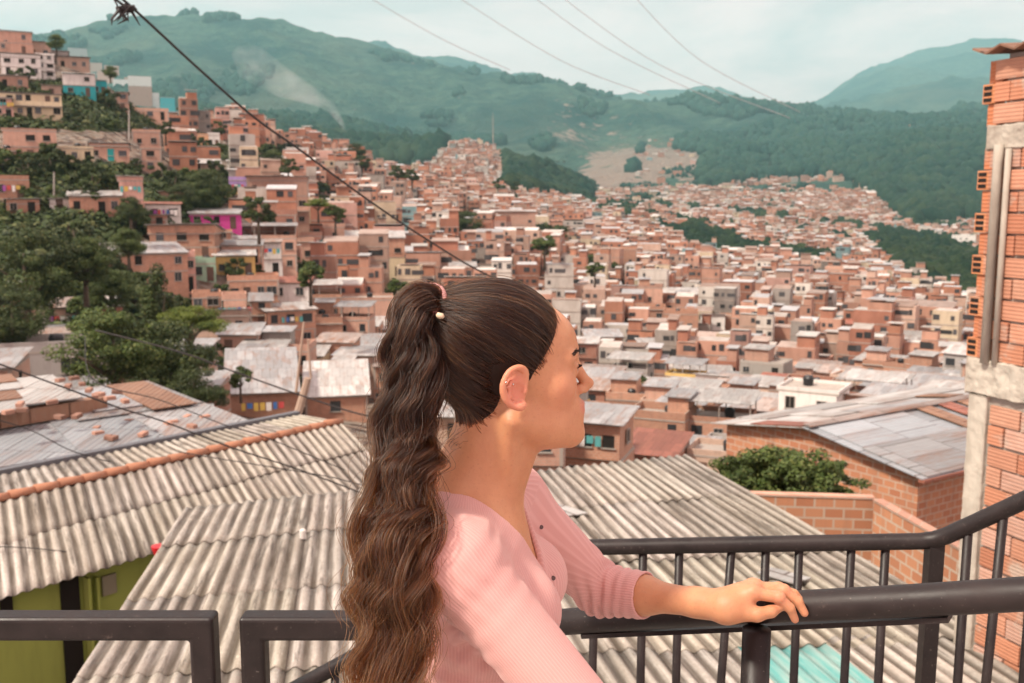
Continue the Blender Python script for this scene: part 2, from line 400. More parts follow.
def make_house(loc, yaw, w, d, floors, fh, wall, roof, seed, name='house', label=None, up=None, doors=1, nwin=None, over=0.0, balcony=False, roofmat=None, tilt=None, cat='house', stories=None, plinth=5.0, wallh=None, group='brick houses stacked up the hillside'):
    r = random.Random(seed)
    h = floors * fh if wallh is None else wallh
    e = empty(name, loc, yaw)
    body = MB(); trim = MB(); hw, hd = w / 2, d / 2
    dx = over
    for i in range(floors):
        o_ = dx * i; ins = r.choice((0, 0, 0, .25)) if i else 0
        z0 = i * fh - (plinth if i == 0 else 0); z1 = (i + 1) * fh - .16
        x0, x1 = -hw + ins, hw - ins * r.random()
        mat = 1 if (up and i == floors - 1 and floors > 1) else 0
        body.box((x0 + x1) / 2, -o_ / 2, (z0 + z1) / 2, x1 - x0, d + o_, z1 - z0, mat)
        sl = r.choice((.02, .05, .3 if r.random() < .25 else .06))
        body.box(0, -o_ / 2 - sl / 2, z1 + .08, w + .04, d + o_ + sl, .158, 2)
        if wall.startswith('b_') and r.random() < .35:
            for cx_ in (-hw + .14, hw - .14): body.box(cx_, -hd - o_ - .01 + .12, (i + .5) * fh - .08, .24, .28, fh - .17, 2)
    walls = body.build('wall', [MATS[wall], MATS[up or wall], MATS['slab']], e)
    # windows
    yf = -hd
    for i in range(floors):
        fy = yf - dx * i - .004
        n = nwin if nwin is not None else max(1, min(4, int(w / 2.3 + r.random())))
        slots = [(-hw + (k + .5) * w / n) for k in range(n)]
        dk = r.randrange(n) if i == 0 and doors and n > 0 else (r.randrange(n) if n > 0 and balcony else -1)
        for k, x in enumerate(slots):
            if k == dk:
                window(e, x, fy, i * fh, .95, 2.05, 0, True, MATS[r.choice(('door', 'void', 'door'))], r)
            elif r.random() < .86:
                ww = r.choice((.9, 1.1, 1.4)); hh = r.choice((.95, 1.15))
                window(e, x + r.uniform(-.2, .2), fy, i * fh + .95, min(ww, w / n - .4), hh, 0, False, MATS['void' if r.random() < .5 else 'pane'], r)
        for sd in (-1, 1):
            if r.random() < .55: window(e, sd * (hw + .004), r.uniform(-.25, .25) * d, i * fh + .95, .9, 1.0, sd, False, MATS['void'], r)
    if balcony and floors > 1:
        b = MB(); yb = yf - dx - .45
        b.box(0, yb, fh - .1, w, .9, .16, 0); b.box(0, yb - .42, fh + .42, w, .1, .84, 1)
        b.box(-hw + .05, yb, fh + .42, .1, .75, .84, 1); b.box(hw - .05, yb, fh + .42, .1, .75, .84, 1)
        b.build('balcony', [MATS['slab'], MATS[up or wall]], e)
    o_ = dx * (floors - 1); top = floors * fh
    if roof.startswith('t_'):
        t = tilt if tilt is not None else r.uniform(.05, .16) * r.choice((1, 1, 1, -1))
        rb = MB(); W, D = w + r.uniform(.3, .8), d + o_ + r.uniform(.5, 1.1); yc_ = -o_ / 2 - .1
        zf, zb = .12, .12 + abs(t) * D
        if t < 0: zf, zb = zb, zf
        sk = r.uniform(-.12, .12); g = MB()
        rz_ = lambda y: top + max(.0, zf + (zb - zf) * ((y - yc_) / D + .5) - .075 - abs(sk) * .5)
        y0_, y1_ = yf - o_ + .02, hd - .02
        g.hexa([(-hw + .02, y0_, top - .005), (hw - .02, y0_, top - .005), (hw - .02, y1_, top - .005), (-hw + .02, y1_, top - .005),
                (-hw + .02, y0_, rz_(y0_)), (hw - .02, y0_, rz_(y0_)), (hw - .02, y1_, rz_(y1_)), (-hw + .02, y1_, rz_(y1_))])
        g.build('gable', MATS[wall], e)
        v = []
        for th in (-.05, 0):
            for x, y, z in ((-W / 2, yc_ - D / 2, zf + sk * .5), (W / 2, yc_ - D / 2, zf - sk * .5), (W / 2, yc_ + D / 2, zb - sk * .5), (-W / 2, yc_ + D / 2, zb + sk * .5)):
                v.append((x, y, top + max(z, .03) + th))
        rb.hexa(v)
        if r.random() < .5 and w > 5:   # second sheet laid over part of the roof
            v2 = []
            f0, f1 = sorted((r.uniform(.0, .4), r.uniform(.5, 1)))
            P = lambda u, vv, th: tuple((1 - u) * ((1 - vv) * np.array(v[4]) + vv * np.array(v[7])) + u * ((1 - vv) * np.array(v[5]) + vv * np.array(v[6])) + np.array((0, 0, th)))
            for th in (.02, .05):
                v2 += [P(f0, -.03, th), P(f1, -.03, th), P(f1, .55, th), P(f0, .55, th)]
            rb.hexa(v2, 1)
        rb.build('roof', [MATS[roof], MATS[r.choice(('t_grey', 't_white', 't_rust'))]], e)
    else:
        pb = MB(); ph = r.uniform(.25, .9) if roof != 'post' else .5
        for (x, y, sx, sy) in ((0, yf - o_ + .07, w, .14), (0, hd - .07, w, .14), (-hw + .07, -o_ / 2, .14, d + o_ - .29), (hw - .07, -o_ / 2, .14, d + o_ - .29)):
            pb.box(x, y, top + ph / 2, sx, sy, ph - .004, 0)
        pb.build('parapet', [MATS[wall]], e)
        if roof in ('terrace',) :
            rr = MB(); ww, dd_ = w * r.uniform(.35, .6), d * .6; xx = r.choice((-1, 1)) * (w - ww) / 2
            rr.box(xx * .94, hd * .3, top + 1.1, ww, dd_, 2.2, 0); rr.build('roof_room', [MATS[r.choice(('b_orange', 'b_salmon', 'concrete'))]], e)
            rr = MB(); rr.box(xx * .94, hd * .3, top + 2.27, ww + .6, dd_ + .8, .1, 0, dz=(-.15, -.15, .15, .15)); rr.build('roof', [MATS[r.choice(('t_grey', 't_white'))]], e)
        if roof == 'post':
            pp = MB()
            for x in (-hw + .1, 0, hw - .1):
                for y in (yf - o_ + .1, hd - .1):
                    pp = MB(); pp.box(x, y, top + 1.1, .12, .12, 2.2, 0); pp.build('post', [MATS['slab']], e)
            rr = MB(); rr.box(0, -o_ / 2, top + 2.27, w + .6, d + o_ + .6, .08, 0, dz=(-.2, -.2, .2, .2)); rr.build('roof', [MATS[roofmat or r.choice(('t_grey', 't_white', 't_white'))]], e)
    if label: e['label'] = label
    e['category'] = cat; e['group'] = group
    HOUSES.append(dict(o=e, wall=wall, up=up, roof=roof, st=floors, named=bool(label), p=Vector(loc) + Vector((0, 0, h / 2)), w=w, r=max(w, d) / 2, d=d, yaw=yaw))
    return e

def faceyaw(px): return -math.atan((px - CX) / F)
def put(cx, base, wpx, hpx, wall, roof, floors, label, **kw):
    p = hit(cx, base)
    if p is None: print('no hit', label, cx, base); return
    sc_ = F / (p.y * cP - (p.z - CAMZ) * sP)
    w = wpx / sc_; h = hpx / sc_
    yaw = faceyaw(cx) + math.radians(kw.pop('turn', 0)); d = kw.pop('d', min(8, max(4.5, w * .8)))
    q = p + Vector((-math.sin(yaw), math.cos(yaw), 0)) * (d / 2)
    return make_house((q.x, q.y, p.z), yaw, w, d, floors, h / floors, wall, roof, int(cx * 7 + base), label=label, plinth=6, **kw)
# ---------------------------------------------------------------- houses one can name, read off the photograph
T = 'house'
NAMED = [
 # cx, base, w, h, wall, roof, floors, label, extras
 (31,163,50,31,'b_salmon','flat',2,'two-storey salmon house with a flat top, alone on the dark green slope at far left',dict(nwin=3)),
 (9,166,15,14,'b_salmon','flat',1,'little salmon shed in front of the flat-topped house on the green slope',dict(nwin=1,doors=0)),
 (76,164,34,15,'p_cream','flat',1,'long low cream house with a black doorway beside a flat-topped salmon house',dict(nwin=3,turn=4)),
 (110,162,37,15,'b_salmon','t_grey',1,'low salmon house with a bright teal door in the row on the green slope',dict(nwin=3,doors=0,teal=True)),
 (147,149,27,16,'b_salmon','flat',1,'salmon cube house at the right end of the row on the green slope',dict(nwin=2,doors=0)),
 (152,175,20,25,'b_salmon','flat',2,'narrow salmon house of two blocks stepping down the bank, behind the pink tower',dict(nwin=1,doors=0)),
 (12,200,33,19,'b_orange','flat',1,'orange brick house just above the big dark tree at the left edge',dict(nwin=2)),
 (132,218,24,37,'p_pinkwall','t_white',2,'slender pink two-storey tower house with a pale roof cap',dict(nwin=1,doors=0)),
 (96,216,48,19,'b_orange','t_white',1,'low brick house with long pale roof and washing, attached left of the pink tower',dict(nwin=4)),
 (164,223,33,17,'p_white','t_red',1,'small white house under a red roof with blue washing, right of the pink tower',dict(nwin=2)),
 (80,97,30,22,'p_teal','t_white',2,'white house with a bright teal ground floor high on the left hill',dict(up='p_white',nwin=2)),
 (100,96,14,15,'p_teal','t_grey',1,'small teal house joined to the white and teal one on the left hill',dict(nwin=2)),
 (30,119,60,24,'p_cream','t_grey',2,'long cream two-storey house with a balcony below the left hilltop',dict(nwin=7,balcony=True,d=6)),
 (13,90,28,13,'b_salmon','t_grey',1,'squat salmon house with a drooping grey roof above the long cream house',dict(nwin=2)),
 (22,78,36,19,'p_white','t_rust',2,'white two-storey house on stilted terrace near the top left corner',dict(nwin=3)),
 (46,80,18,24,'p_white','flat',3,'tall white house wedged right of another white one at top left',dict(nwin=2)),
 (14,55,36,22,'b_salmon','t_grey',2,'topmost salmon brick house at the upper left corner, under a wide grey roof',dict(nwin=2)),
 (40,58,22,14,'b_pale','t_grey',1,'pale brick house under the hilltop tree at upper left',dict(nwin=2)),
 (74,70,30,12,'b_pale','t_grey',1,'low grey-roofed house between the hilltop tree and the teal roof',dict(nwin=3)),
 (78,60,18,10,'p_grey','t_grey',1,'little grey hut on the skyline right of the hilltop tree',dict(nwin=2)),
 (106,84,16,12,'b_salmon','t_grey',1,'salmon hut peeping out behind the teal house',dict(nwin=1)),
 (121,92,14,12,'p_white','t_white',1,'small white hut left of the tall hillside block on the left ridge',dict(nwin=1)),
 (141,106,22,29,'b_salmon','flat',3,'three-storey salmon block with a white top floor on the left ridge',dict(up='p_white',nwin=2)),
 (123,112,12,17,'b_salmon','t_white',2,'slim salmon house at the left foot of the white-topped block on the ridge',dict(nwin=1)),
 (155,108,9,14,'p_white','flat',2,'thin white house touching the white-topped block on the ridge',dict(nwin=1)),
 (168,112,14,14,'p_teal','t_grey',2,'teal house closing the row at the right end of the left ridge',dict(nwin=2)),
 (150,120,36,9,'b_salmon','flat',1,'long low salmon wall house under the white-topped block',dict(nwin=3)),
 (196,148,25,13,'p_peach','flat',1,'peach coloured house joined to a small white one in the trees',dict(nwin=3)),
 (214,148,12,12,'p_white','flat',1,'small white house joined to the peach coloured one',dict(nwin=2)),
 (178,152,16,9,'p_green','t_white',1,'pale green hut left of the peach coloured house',dict(nwin=1)),
 (242,141,26,11,'b_pale','t_white',1,'pale house under white roofing above the trees near the middle of the left spur',dict(nwin=3)),
 (240,131,18,15,'b_salmon','flat',1,'salmon block standing behind the pale white-roofed house on the spur',dict(nwin=1)),
 (260,142,11,10,'p_white','t_white',1,'tiny white gabled hut on the spur crest',dict(nwin=1)),
 (274,140,18,8,'p_white','t_white',1,'low white building right of the tiny gabled hut on the spur',dict(nwin=2)),
 (238,195,17,14,'p_purple','terrace',1,'small lilac house with washing on its roof, left of the big pink block',dict(nwin=1)),
 (279,226,60,45,'b_salmon','t_white',3,'big three-storey salmon block with a long white roof and balconies',dict(nwin=4,balcony=True)),
 (216,229,50,15,'p_magenta','t_grey',1,'low magenta house on the hillside',dict(nwin=3)),
 (190,170,60,6,'b_pale','t_white',1,'long low shed with pale roofing across the hillside trees',dict(nwin=4)),
 (243,176,30,13,'p_white','t_white',1,'white house with a pale roof up the slope from the lilac house',dict(nwin=3)),
 (298,170,22,20,'p_white','post',2,'white house hung with blue washing on the left spur',dict(nwin=3)),
 (183,262,66,27,'b_orange','t_white',2,'brick house with a long white roof sweeping off to its left',dict(nwin=3,turn=-12)),
 (150,292,76,35,'b_orange','t_grey',2,'wide orange brick house behind the pointed tree, with a pale roof edge',dict(nwin=4,turn=10)),
 (184,292,24,34,'p_pinkwall','flat',2,'pink plastered end house with arched windows beside the pointed tree',dict(nwin=2)),
 (205,283,22,18,'p_green','flat',1,'pale green house left of the yellow one',dict(nwin=2)),
 (235,277,40,21,'p_yellow','t_white',1,'yellow house with a white roof edge',dict(nwin=3)),
 (269,277,27,33,'p_white','t_rust',2,'white two-storey house directly right of the yellow one',dict(nwin=2)),
 (299,262,31,20,'b_salmon','flat',1,'salmon house with one big dark window right of the white two-storey house',dict(nwin=2)),
 (254,304,50,21,'b_orange','flat',1,'long low orange house below the yellow one',dict(nwin=4)),
 (236,348,24,46,'b_salmon','flat',3,'tall windowless salmon gable rising right of the bright green tree',dict(nwin=0,doors=0)),
 (208,330,28,30,'b_orange','flat',2,'orange brick house half hidden by the bright green tree',dict(nwin=2)),
 (262,332,22,27,'b_orange','t_grey',2,'brick house with a small grey roof just right of the windowless gable',dict(nwin=1)),
 (292,350,50,38,'b_orange','t_white',2,'corner house of orange brick with a cream roof slab at mid left',dict(nwin=3,turn=14)),
 (320,322,44,24,'b_orange','post',1,'brick house with a washing-filled roof terrace at mid left',dict(nwin=3)),
 (325,350,36,26,'b_orange','flat',1,'brick house with square dark windows under the washing terrace',dict(nwin=2)),
 (366,328,56,28,'b_salmon','flat',1,'broad salmon block with a bare wall left of the ponytail',dict(nwin=2,doors=0)),
 (374,277,62,38,'p_cream','t_white',2,'two-storey house of brick over cream with a long white roof and a painted corner',dict(up='b_orange',nwin=4)),
 (335,272,22,44,'b_salmon','flat',3,'narrow three-storey salmon house left of the brick over cream one',dict(nwin=1)),
 (312,262,22,26,'b_salmon','flat',2,'salmon house with a dark gap at its side, left of the narrow three-storey one',dict(nwin=1)),
 (350,234,28,20,'p_cream','t_grey',2,'cream and salmon house with pillars above the long white roof',dict(up='b_salmon',nwin=3)),
 (386,232,44,18,'p_purple','t_rust',2,'lilac and white house with a dark shaded terrace above the long white roof',dict(up='p_white',nwin=4)),
 (450,292,52,24,'b_orange','t_white',1,'broad brick house with a white roof behind the hair tie',dict(nwin=1,doors=0)),
 (368,378,66,30,'b_orange','t_grey',1,'long orange brick house with a bowed grey roof left of the ponytail',dict(nwin=3)),
 (263,419,70,26,'b_orange','t_grey',1,'low brick shed with a wide sloping grey roof behind the ridge tiles',dict(nwin=0,doors=0,tilt=.32,d=9)),
 (337,420,62,24,'b_orange','t_white',1,'low brick shed with a bright tin roof left of the ponytail',dict(nwin=1,doors=0,tilt=.3,d=8)),
 (262,368,40,15,'b_salmon','t_grey',1,'small salmon house with a grey roof above the two sheds',dict(nwin=3)),
 (20,366,40,28,'b_orange','t_grey',1,'dark-windowed orange hut at the left edge under the big trees',dict(nwin=2,turn=-15)),
 (102,326,40,18,'b_red','t_white',1,'red brick house with wavy white roofing in front of the big tree',dict(nwin=2)),
 (60,322,36,14,'b_pale','t_rust',1,'low house with a brown roof between the two dark trees',dict(nwin=2)),
 (50,292,26,16,'b_salmon','flat',1,'crumbling salmon ruin between the two dark trees',dict(nwin=1)),
 (203,395,24,32,'b_pale','t_grey',1,'weathered pale hut with a white door between the round tree and the sheds',dict(nwin=1,turn=20)),
 (618,281,36,31,'b_orange','flat',2,'big orange brick block with small square windows above the forehead',dict(nwin=3,doors=0)),
 (586,297,27,14,'p_white','t_white',1,'low white house under the big orange block',dict(nwin=3)),
 (612,297,18,12,'p_teal','t_grey',1,'teal shuttered shop beside the low white house',dict(nwin=2)),
 (505,238,62,26,'b_salmon','t_white',2,'wide salmon block with a straight white roof over the head',dict(nwin=5)),
 (523,242,24,11,'p_white','t_white',1,'white house with two windows in front of the wide salmon block',dict(nwin=2)),
 (648,334,34,24,'b_orange','flat',2,'square orange brick house with a pale double window right of the face',dict(nwin=3)),
 (604,358,38,20,'b_orange','t_grey',1,'orange house with a wide dark doorway right beside the face',dict(nwin=2,turn=8)),
 (650,368,22,24,'b_orange','t_white',1,'salmon cube under a curved white roof right of the face',dict(nwin=1,doors=0,turn=10)),
 (702,402,58,26,'b_orange','t_white',1,'long brick house with a cream roof above the warehouse',dict(nwin=4,doors=0)),
 (700,376,44,16,'p_cream','t_grey',1,'cream house with a grey roof behind the long cream-roofed house',dict(nwin=4)),
 (680,350,34,36,'b_orange','flat',2,'two-storey orange house with a red flower pot on its ledge',dict(nwin=2)),
 (712,344,24,28,'p_white','t_white',2,'white fronted house with washing on its balcony',dict(nwin=2,balcony=True)),
 (686,312,38,18,'b_salmon','t_white',1,'salmon house with a bulging white roof',dict(nwin=2)),
 (733,344,30,26,'b_orange','flat',2,'orange house with green washing above it',dict(nwin=2)),
 (650,322,24,34,'b_salmon','terrace',2,'tall narrow salmon house right of the teal shop',dict(nwin=1)),
 (655,410,54,22,'b_orange','t_white',1,'brick house with twin pale roofs near the mouth',dict(nwin=3)),
 (770,318,36,22,'b_orange','t_white',1,'plain brick block with a white roof left of the estate blocks',dict(nwin=0,doors=0)),
 (786,330,30,30,'b_orange','flat',2,'brick gable with one white patch at its corner',dict(nwin=1)),
 (818,362,24,26,'b_orange','t_grey',2,'narrow brick house with a red-edged grey roof',dict(nwin=2)),
 (762,378,34,20,'b_orange','t_grey',1,'brick house with blue and grey roof above the warehouse ridge',dict(nwin=2)),
 (920,340,80,26,'b_orange','flat',3,'very wide brick block with rows of small windows near the right building',dict(nwin=7,d=10)),
 (905,366,46,26,'b_orange','t_white',2,'brick house with a white gable end near the right building',dict(nwin=3)),
 (938,388,44,28,'b_orange','terrace',2,'brick house with a cluttered roof near the right building',dict(nwin=3)),
 (963,250,22,14,'p_white','flat',3,'white apartment slab among the trees near the right building',dict(nwin=4,doors=0)),
 (860,345,28,20,'b_orange','t_red',2,'brick house with a dusty red roof right of centre',dict(nwin=2)),
 (858,320,24,18,'p_yellow','t_white',1,'small mustard yellow house under a pale roof in front of the estate blocks',dict(nwin=2)),
]
EXTRA = [(4,62,14,18,'b_salmon','flat',2),(34,66,26,9,'b_pale','t_grey',1),(60,63,16,9,'p_grey','t_grey',1),(94,73,16,9,'b_pale','t_grey',1),(112,77,14,10,'b_salmon','t_rust',1),(131,89,12,11,'b_salmon','flat',1),
 (4,119,18,20,'p_pinkwall','t_grey',2),(52,98,18,12,'b_pale','t_rust',1),(172,122,12,9,'b_salmon','t_grey',1),(24,219,30,13,'b_orange','t_grey',1),(60,213,18,8,'p_white','t_white',1),(172,206,24,9,'b_salmon','t_rust',1),
 (186,118,12,9,'b_pale','t_grey',1),(206,124,14,9,'b_salmon','flat',1),(228,128,12,10,'b_salmon','t_grey',1),(172,140,14,10,'b_salmon','t_rust',1),(152,232,30,12,'b_red','t_rust',1),(215,245,34,12,'b_orange','flat',1),(245,252,28,12,'b_salmon','t_grey',1)]
for n in EXTRA: put(*n[:7], None)
for n in NAMED:
    ex = dict(n[8]); teal = ex.pop('teal', False)
    e = put(*n[:8], **ex)
    if teal and e:
        window(e, 0.2, -3.2 if False else -HOUSES[-1]['d'] / 2 - .02, 0.0, 1.1, 2.2, 0, True, MATS['tealdoor'])
# the estate: slim brick apartment blocks in a row
for i, (cx, w_, h_) in enumerate(((775,13,22),(795,17,24),(815,14,27),(834,20,30),(856,17,28),(876,18,30),(897,14,22))):
    put(cx, 300 + (i % 3) * 2, w_, h_, 'b_salmon', 'flat', 4, ('leftmost','second from the left','third from the left','middle','third from the right','second from the right','rightmost')[i] + ' of the slim salmon estate blocks standing in a row', nwin=2, doors=0, d=11, cat='apartment block', name='apartment_block')
    HOUSES[-1]['o']['group'] = 'estate apartment blocks'

# ---------------------------------------------------------------- the rest of the near town, house by house
placed = [(h['p'].x, h['p'].y, h['r'] * .9) for h in HOUSES]
SMALLTREES = []
def masked(px, py, extra=0):
    for g in GREEN:
        if inpoly(np.array(px), np.array(py), g): return True
    return False
WARE = [(690,400),(985,380),(985,560),(700,560)]
def free(x, y, r):
    for a, b, c in placed:
        dx_ = x - a; dy_ = y - b
        if dx_ * dx_ + dy_ * dy_ < (r + c) ** 2: return False
    return True
cand = []
for row in range(0, 400):
    Y = 66 + row * 4.9
    if Y > 345: break
    for k in range(-60, 60):
        x = k * 6.0 + (row % 2) * 3.0 + nrs.uniform(-1, 1)
        a = x / Y
        if a < -.56 or a > .52: continue
        cand.append((x, Y + nrs.uniform(-1.2, 1.2)))
WALLS = ['b_orange'] * 8 + ['b_salmon'] * 6 + ['b_red'] * 2 + ['b_pale'] * 2 + ['p_white', 'p_white', 'p_cream', 'p_cream', 'concrete', 'p_pinkwall', 'p_yellow', 'b_pale', 'p_grey']
ROOFS = ['t_grey'] * 6 + ['t_white'] * 6 + ['t_rust'] * 3 + ['flat'] * 3 + ['terrace'] * 2 + ['post'] * 2 + ['t_red']
nauto = 0; LIM = 300 - len(HOUSES); late = []
for x, Y in cand:
    z = float(hz(x, Y)); px, py = proj((x, Y, z))
    px2, py2 = proj((x, Y, z + 3))
    if py > 470 and px < 500: continue
    if px < 240 and py < 300: continue
    if 205 < px < 385 and py > 396: continue
    if masked(px, py): continue
    if inpoly(np.array(px), np.array(py2), WARE) and Y < 80: continue
    if px > 990 and Y < 80: continue
    if Y < 84 and px > 600: continue
    w = nrs.uniform(4.6, 7.6); d = nrs.uniform(4.2, 6.2)
    if not free(x, Y, min(w, d) * .46): continue
    placed.append((x, Y, max(w, d) * .46))
    fl = int(nrs.choice([1, 2, 2, 3], p=[.34, .3, .26, .10]))
    if px < 200 or (px < 330 and py < 220): fl = min(fl, 2)
    yaw = faceyaw(px) + float(vnoise(np.array(x / 90), np.array(Y / 90), 5) - .5) * .9 + nrs.uniform(-.1, .1)
    wl_ = WALLS[nrs.randint(len(WALLS))]
    if px < 340 and wl_ in ('b_orange', 'b_red') and nrs.rand() < .7: wl_ = ('b_salmon', 'b_pale', 'b_salmon', 'p_cream', 'p_white')[nrs.randint(5)]
    rec = (x, Y, z - .3, yaw, w, d, fl, nrs.uniform(2.5, 2.8), wl_, ROOFS[nrs.randint(len(ROOFS))])
    if nauto < LIM and Y < 320:
        make_house(rec[:3], yaw, w, d, fl, rec[7], rec[8], rec[9], 1000 + nauto, over=nrs.choice((0, 0, .35)), balcony=nrs.rand() < .18)
        nauto += 1
    else: late.append(rec)
print('houses', len(HOUSES), 'late', len(late))

# ---------------------------------------------------------------- everything beyond: one mass nobody could count
def boxes(C, S, yaw, zt=None):
    """C centre bottom (n,3), S size (n,3) -> verts (n*8,3)"""
    n = len(C); sx = np.array([-1, 1, 1, -1]) / 2; sy = np.array([-1, -1, 1, 1]) / 2
    c = np.cos(yaw)[:, None]; s = np.sin(yaw)[:, None]
    X = sx * S[:, :1]; Y = sy * S[:, 1:2]
    vx = C[:, :1] + X * c - Y * s; vy = C[:, 1:2] + X * s + Y * c
    lo = np.stack([vx, vy, np.repeat(C[:, 2:3], 4, 1)], -1); hi = lo.copy(); hi[..., 2] += S[:, 2:3]
    if zt is not None: lo[..., 2] += zt; hi[..., 2] += zt
    return np.concatenate([lo, hi], 1).reshape(-1, 3)
BF = np.array(BOXF)
def boxfaces(n): return (BF[None] + (np.arange(n) * 8)[:, None, None]).reshape(-1, 4)
pos = []
for Y0, Y1, sp in ((200, 480, 6.4), (480, 900, 8.0), (900, 1500, 9.5), (1500, 2700, 14.0)):
    Ys = np.arange(Y0, Y1, sp * .88)
    for i, Y in enumerate(Ys):
        xs = np.arange(-.62 * Y, .56 * Y, sp) + (i % 2) * sp / 2
        xs = xs + nrs.uniform(-.2, .2, len(xs)) * sp; yy2 = Y + nrs.uniform(-.2, .2, len(xs)) * sp
        pos.append(np.stack([xs, yy2, np.full(len(xs), sp)], 1))
pos = np.concatenate(pos); zz = hz(pos[:, 0], pos[:, 1])
PMIN = np.minimum.accumulate(np.concatenate([np.full((NA, 1), 999.), PY[:, :-1]], 1), 1)
def seen(x, y, z, h=7.):
    i = np.clip(np.round((x / y - A0) / (A1 - A0) * (NA - 1)).astype(int), 0, NA - 1); j = np.clip(((np.log(y) - ly[0]) / (ly[-1] - ly[0]) * (NY - 1)).astype(int), 0, NY - 1)
    d = y * cP - (z + h - CAMZ) * sP; return CY - F * (y * sP + (z + h - CAMZ) * cP) / d < PMIN[i, j] + 1.5
dp = pos[:, 1] * cP - (zz - CAMZ) * sP
qx = CX + F * pos[:, 0] / dp; qy = CY - F * (pos[:, 1] * sP + (zz - CAMZ) * cP) / dp
ok = seen(pos[:, 0], pos[:, 1], zz)
for g_ in GREEN: ok &= ~inpoly(qx, qy, g_)
far_ok = np.zeros(len(pos), bool)
for p_ in TOWNF: far_ok |= inpoly(qx, qy, p_)
yv = pos[:, 1]
patch = vnoise(pos[:, 0] / 95, pos[:, 1] / 130, 21)
ok &= (yv < 760) | far_ok | ((yv < 1300) & (qx > 420)) | ((yv < 2400) & (qy > 192) & (qx > 560))
ok &= (yv < 480) | (patch > .22 + .20 * (yv > 800)) | (nrs.rand(len(qx)) < .08)
ok &= ~((qx < 165) & (qy < 320)); ok &= ~((qx < 250) & (nrs.rand(len(qx)) < .5)); ok &= ~((qx < 250) & (qy < 132))
pos = pos[ok]; zz = zz[ok]
pl = np.array(placed); keep = np.ones(len(pos), bool)
for a, b, c in placed:
    keep &= (pos[:, 0] - a) ** 2 + (pos[:, 1] - b) ** 2 > (c + 3.0) ** 2
pos = pos[keep]; zz = zz[keep]
# scattered farmsteads on the far green slopes
m = 260; fy = nrs.uniform(1500, 3200, m); fx = nrs.uniform(.12, .47, m) * fy
pos = np.concatenate([pos, np.stack([fx, fy, np.full(m, 14.)], 1)]); zz = np.concatenate([zz, hz(fx, fy)])
if late:
    L = np.array([[r[0], r[1], r[4]] for r in late]); pos = np.concatenate([pos, L]); zz = np.concatenate([zz, hz(L[:, 0], L[:, 1])])
n = len(pos); print('mass houses', n)
sp = pos[:, 2]
big = nrs.rand(n) < .13; W = sp * nrs.uniform(.58, 1.0, n) * np.where(big, 1.55, 1); D = sp * nrs.uniform(.55, .85, n) * np.where(big, 1.25, 1)
fl = nrs.choice([1, 2, 3, 4], n, p=[.3, .35, .25, .1]); fl = np.where(big, np.minimum(fl + 1, 4), fl); Hh = fl * 2.7 * nrs.uniform(.9, 1.1, n)
yaw = -np.arctan(pos[:, 0] / pos[:, 1]) + (vnoise(pos[:, 0] / 90, pos[:, 1] / 90, 5) - .5) * .7
pal = np.array([(.51,.245,.155),(.56,.32,.235),(.46,.215,.14),(.54,.375,.295),(.40,.18,.12),(.50,.28,.20),(.66,.62,.56),(.60,.50,.36),(.33,.30,.27),(.58,.36,.30),(.20,.34,.36)])
wc = pal[nrs.choice(len(pal), n, p=[.17,.15,.13,.11,.08,.09,.10,.07,.05,.04,.01])] * nrs.uniform(.62, 1.05, (n, 1))
rp = np.array([(.44,.45,.46),(.56,.55,.52),(.30,.22,.18),(.38,.30,.26),(.50,.46,.42)])
rc = rp[nrs.choice(5, n, p=[.24,.16,.20,.18,.22])] * nrs.uniform(.75, 1.15, (n, 1))
V = []; C = []
base = np.stack([pos[:, 0], pos[:, 1], zz - 5], 1)
V.append(boxes(base, np.stack([W, D, Hh + 5], 1), yaw)); C.append(wc)
tl = nrs.uniform(-.10, .22, n)
zt = np.stack([-tl * D / 2, -tl * D / 2, tl * D / 2, tl * D / 2], 1)
V.append(boxes(np.stack([pos[:, 0], pos[:, 1], zz + Hh - .02 + np.abs(tl) * D * .32], 1), np.stack([W * nrs.uniform(.8, 1.05, n), D * nrs.uniform(.85, 1.08, n), np.full(n, .12)], 1), yaw, zt)); C.append(rc)
# part-built upper rooms on some roofs
u_ = nrs.rand(n) < .38; m2 = u_.sum(); k1 = nrs.uniform(.35, .65, m2); ox_ = nrs.choice((-1, 1), m2) * (1 - k1) * W[u_] / 2 * .92
hx = pos[u_, 0] + ox_ * np.cos(yaw[u_]); hy = pos[u_, 1] + ox_ * np.sin(yaw[u_])
V.append(boxes(np.stack([hx, hy, zz[u_] + Hh[u_]], 1), np.stack([W[u_] * k1, D[u_] * .8, nrs.uniform(1.6, 2.5, m2)], 1), yaw[u_])); C.append(pal[nrs.choice(6, m2)] * nrs.uniform(.6, 1.05, (m2, 1)))
V.append(boxes(np.stack([hx, hy, zz[u_] + Hh[u_] + 2.35], 1), np.stack([W[u_] * k1 + .5, D[u_] * .8 + .7, np.full(m2, .12)], 1), yaw[u_], zt[u_] * .6)); C.append(rp[nrs.choice(5, m2)] * nrs.uniform(.7, 1.15, (m2, 1)))
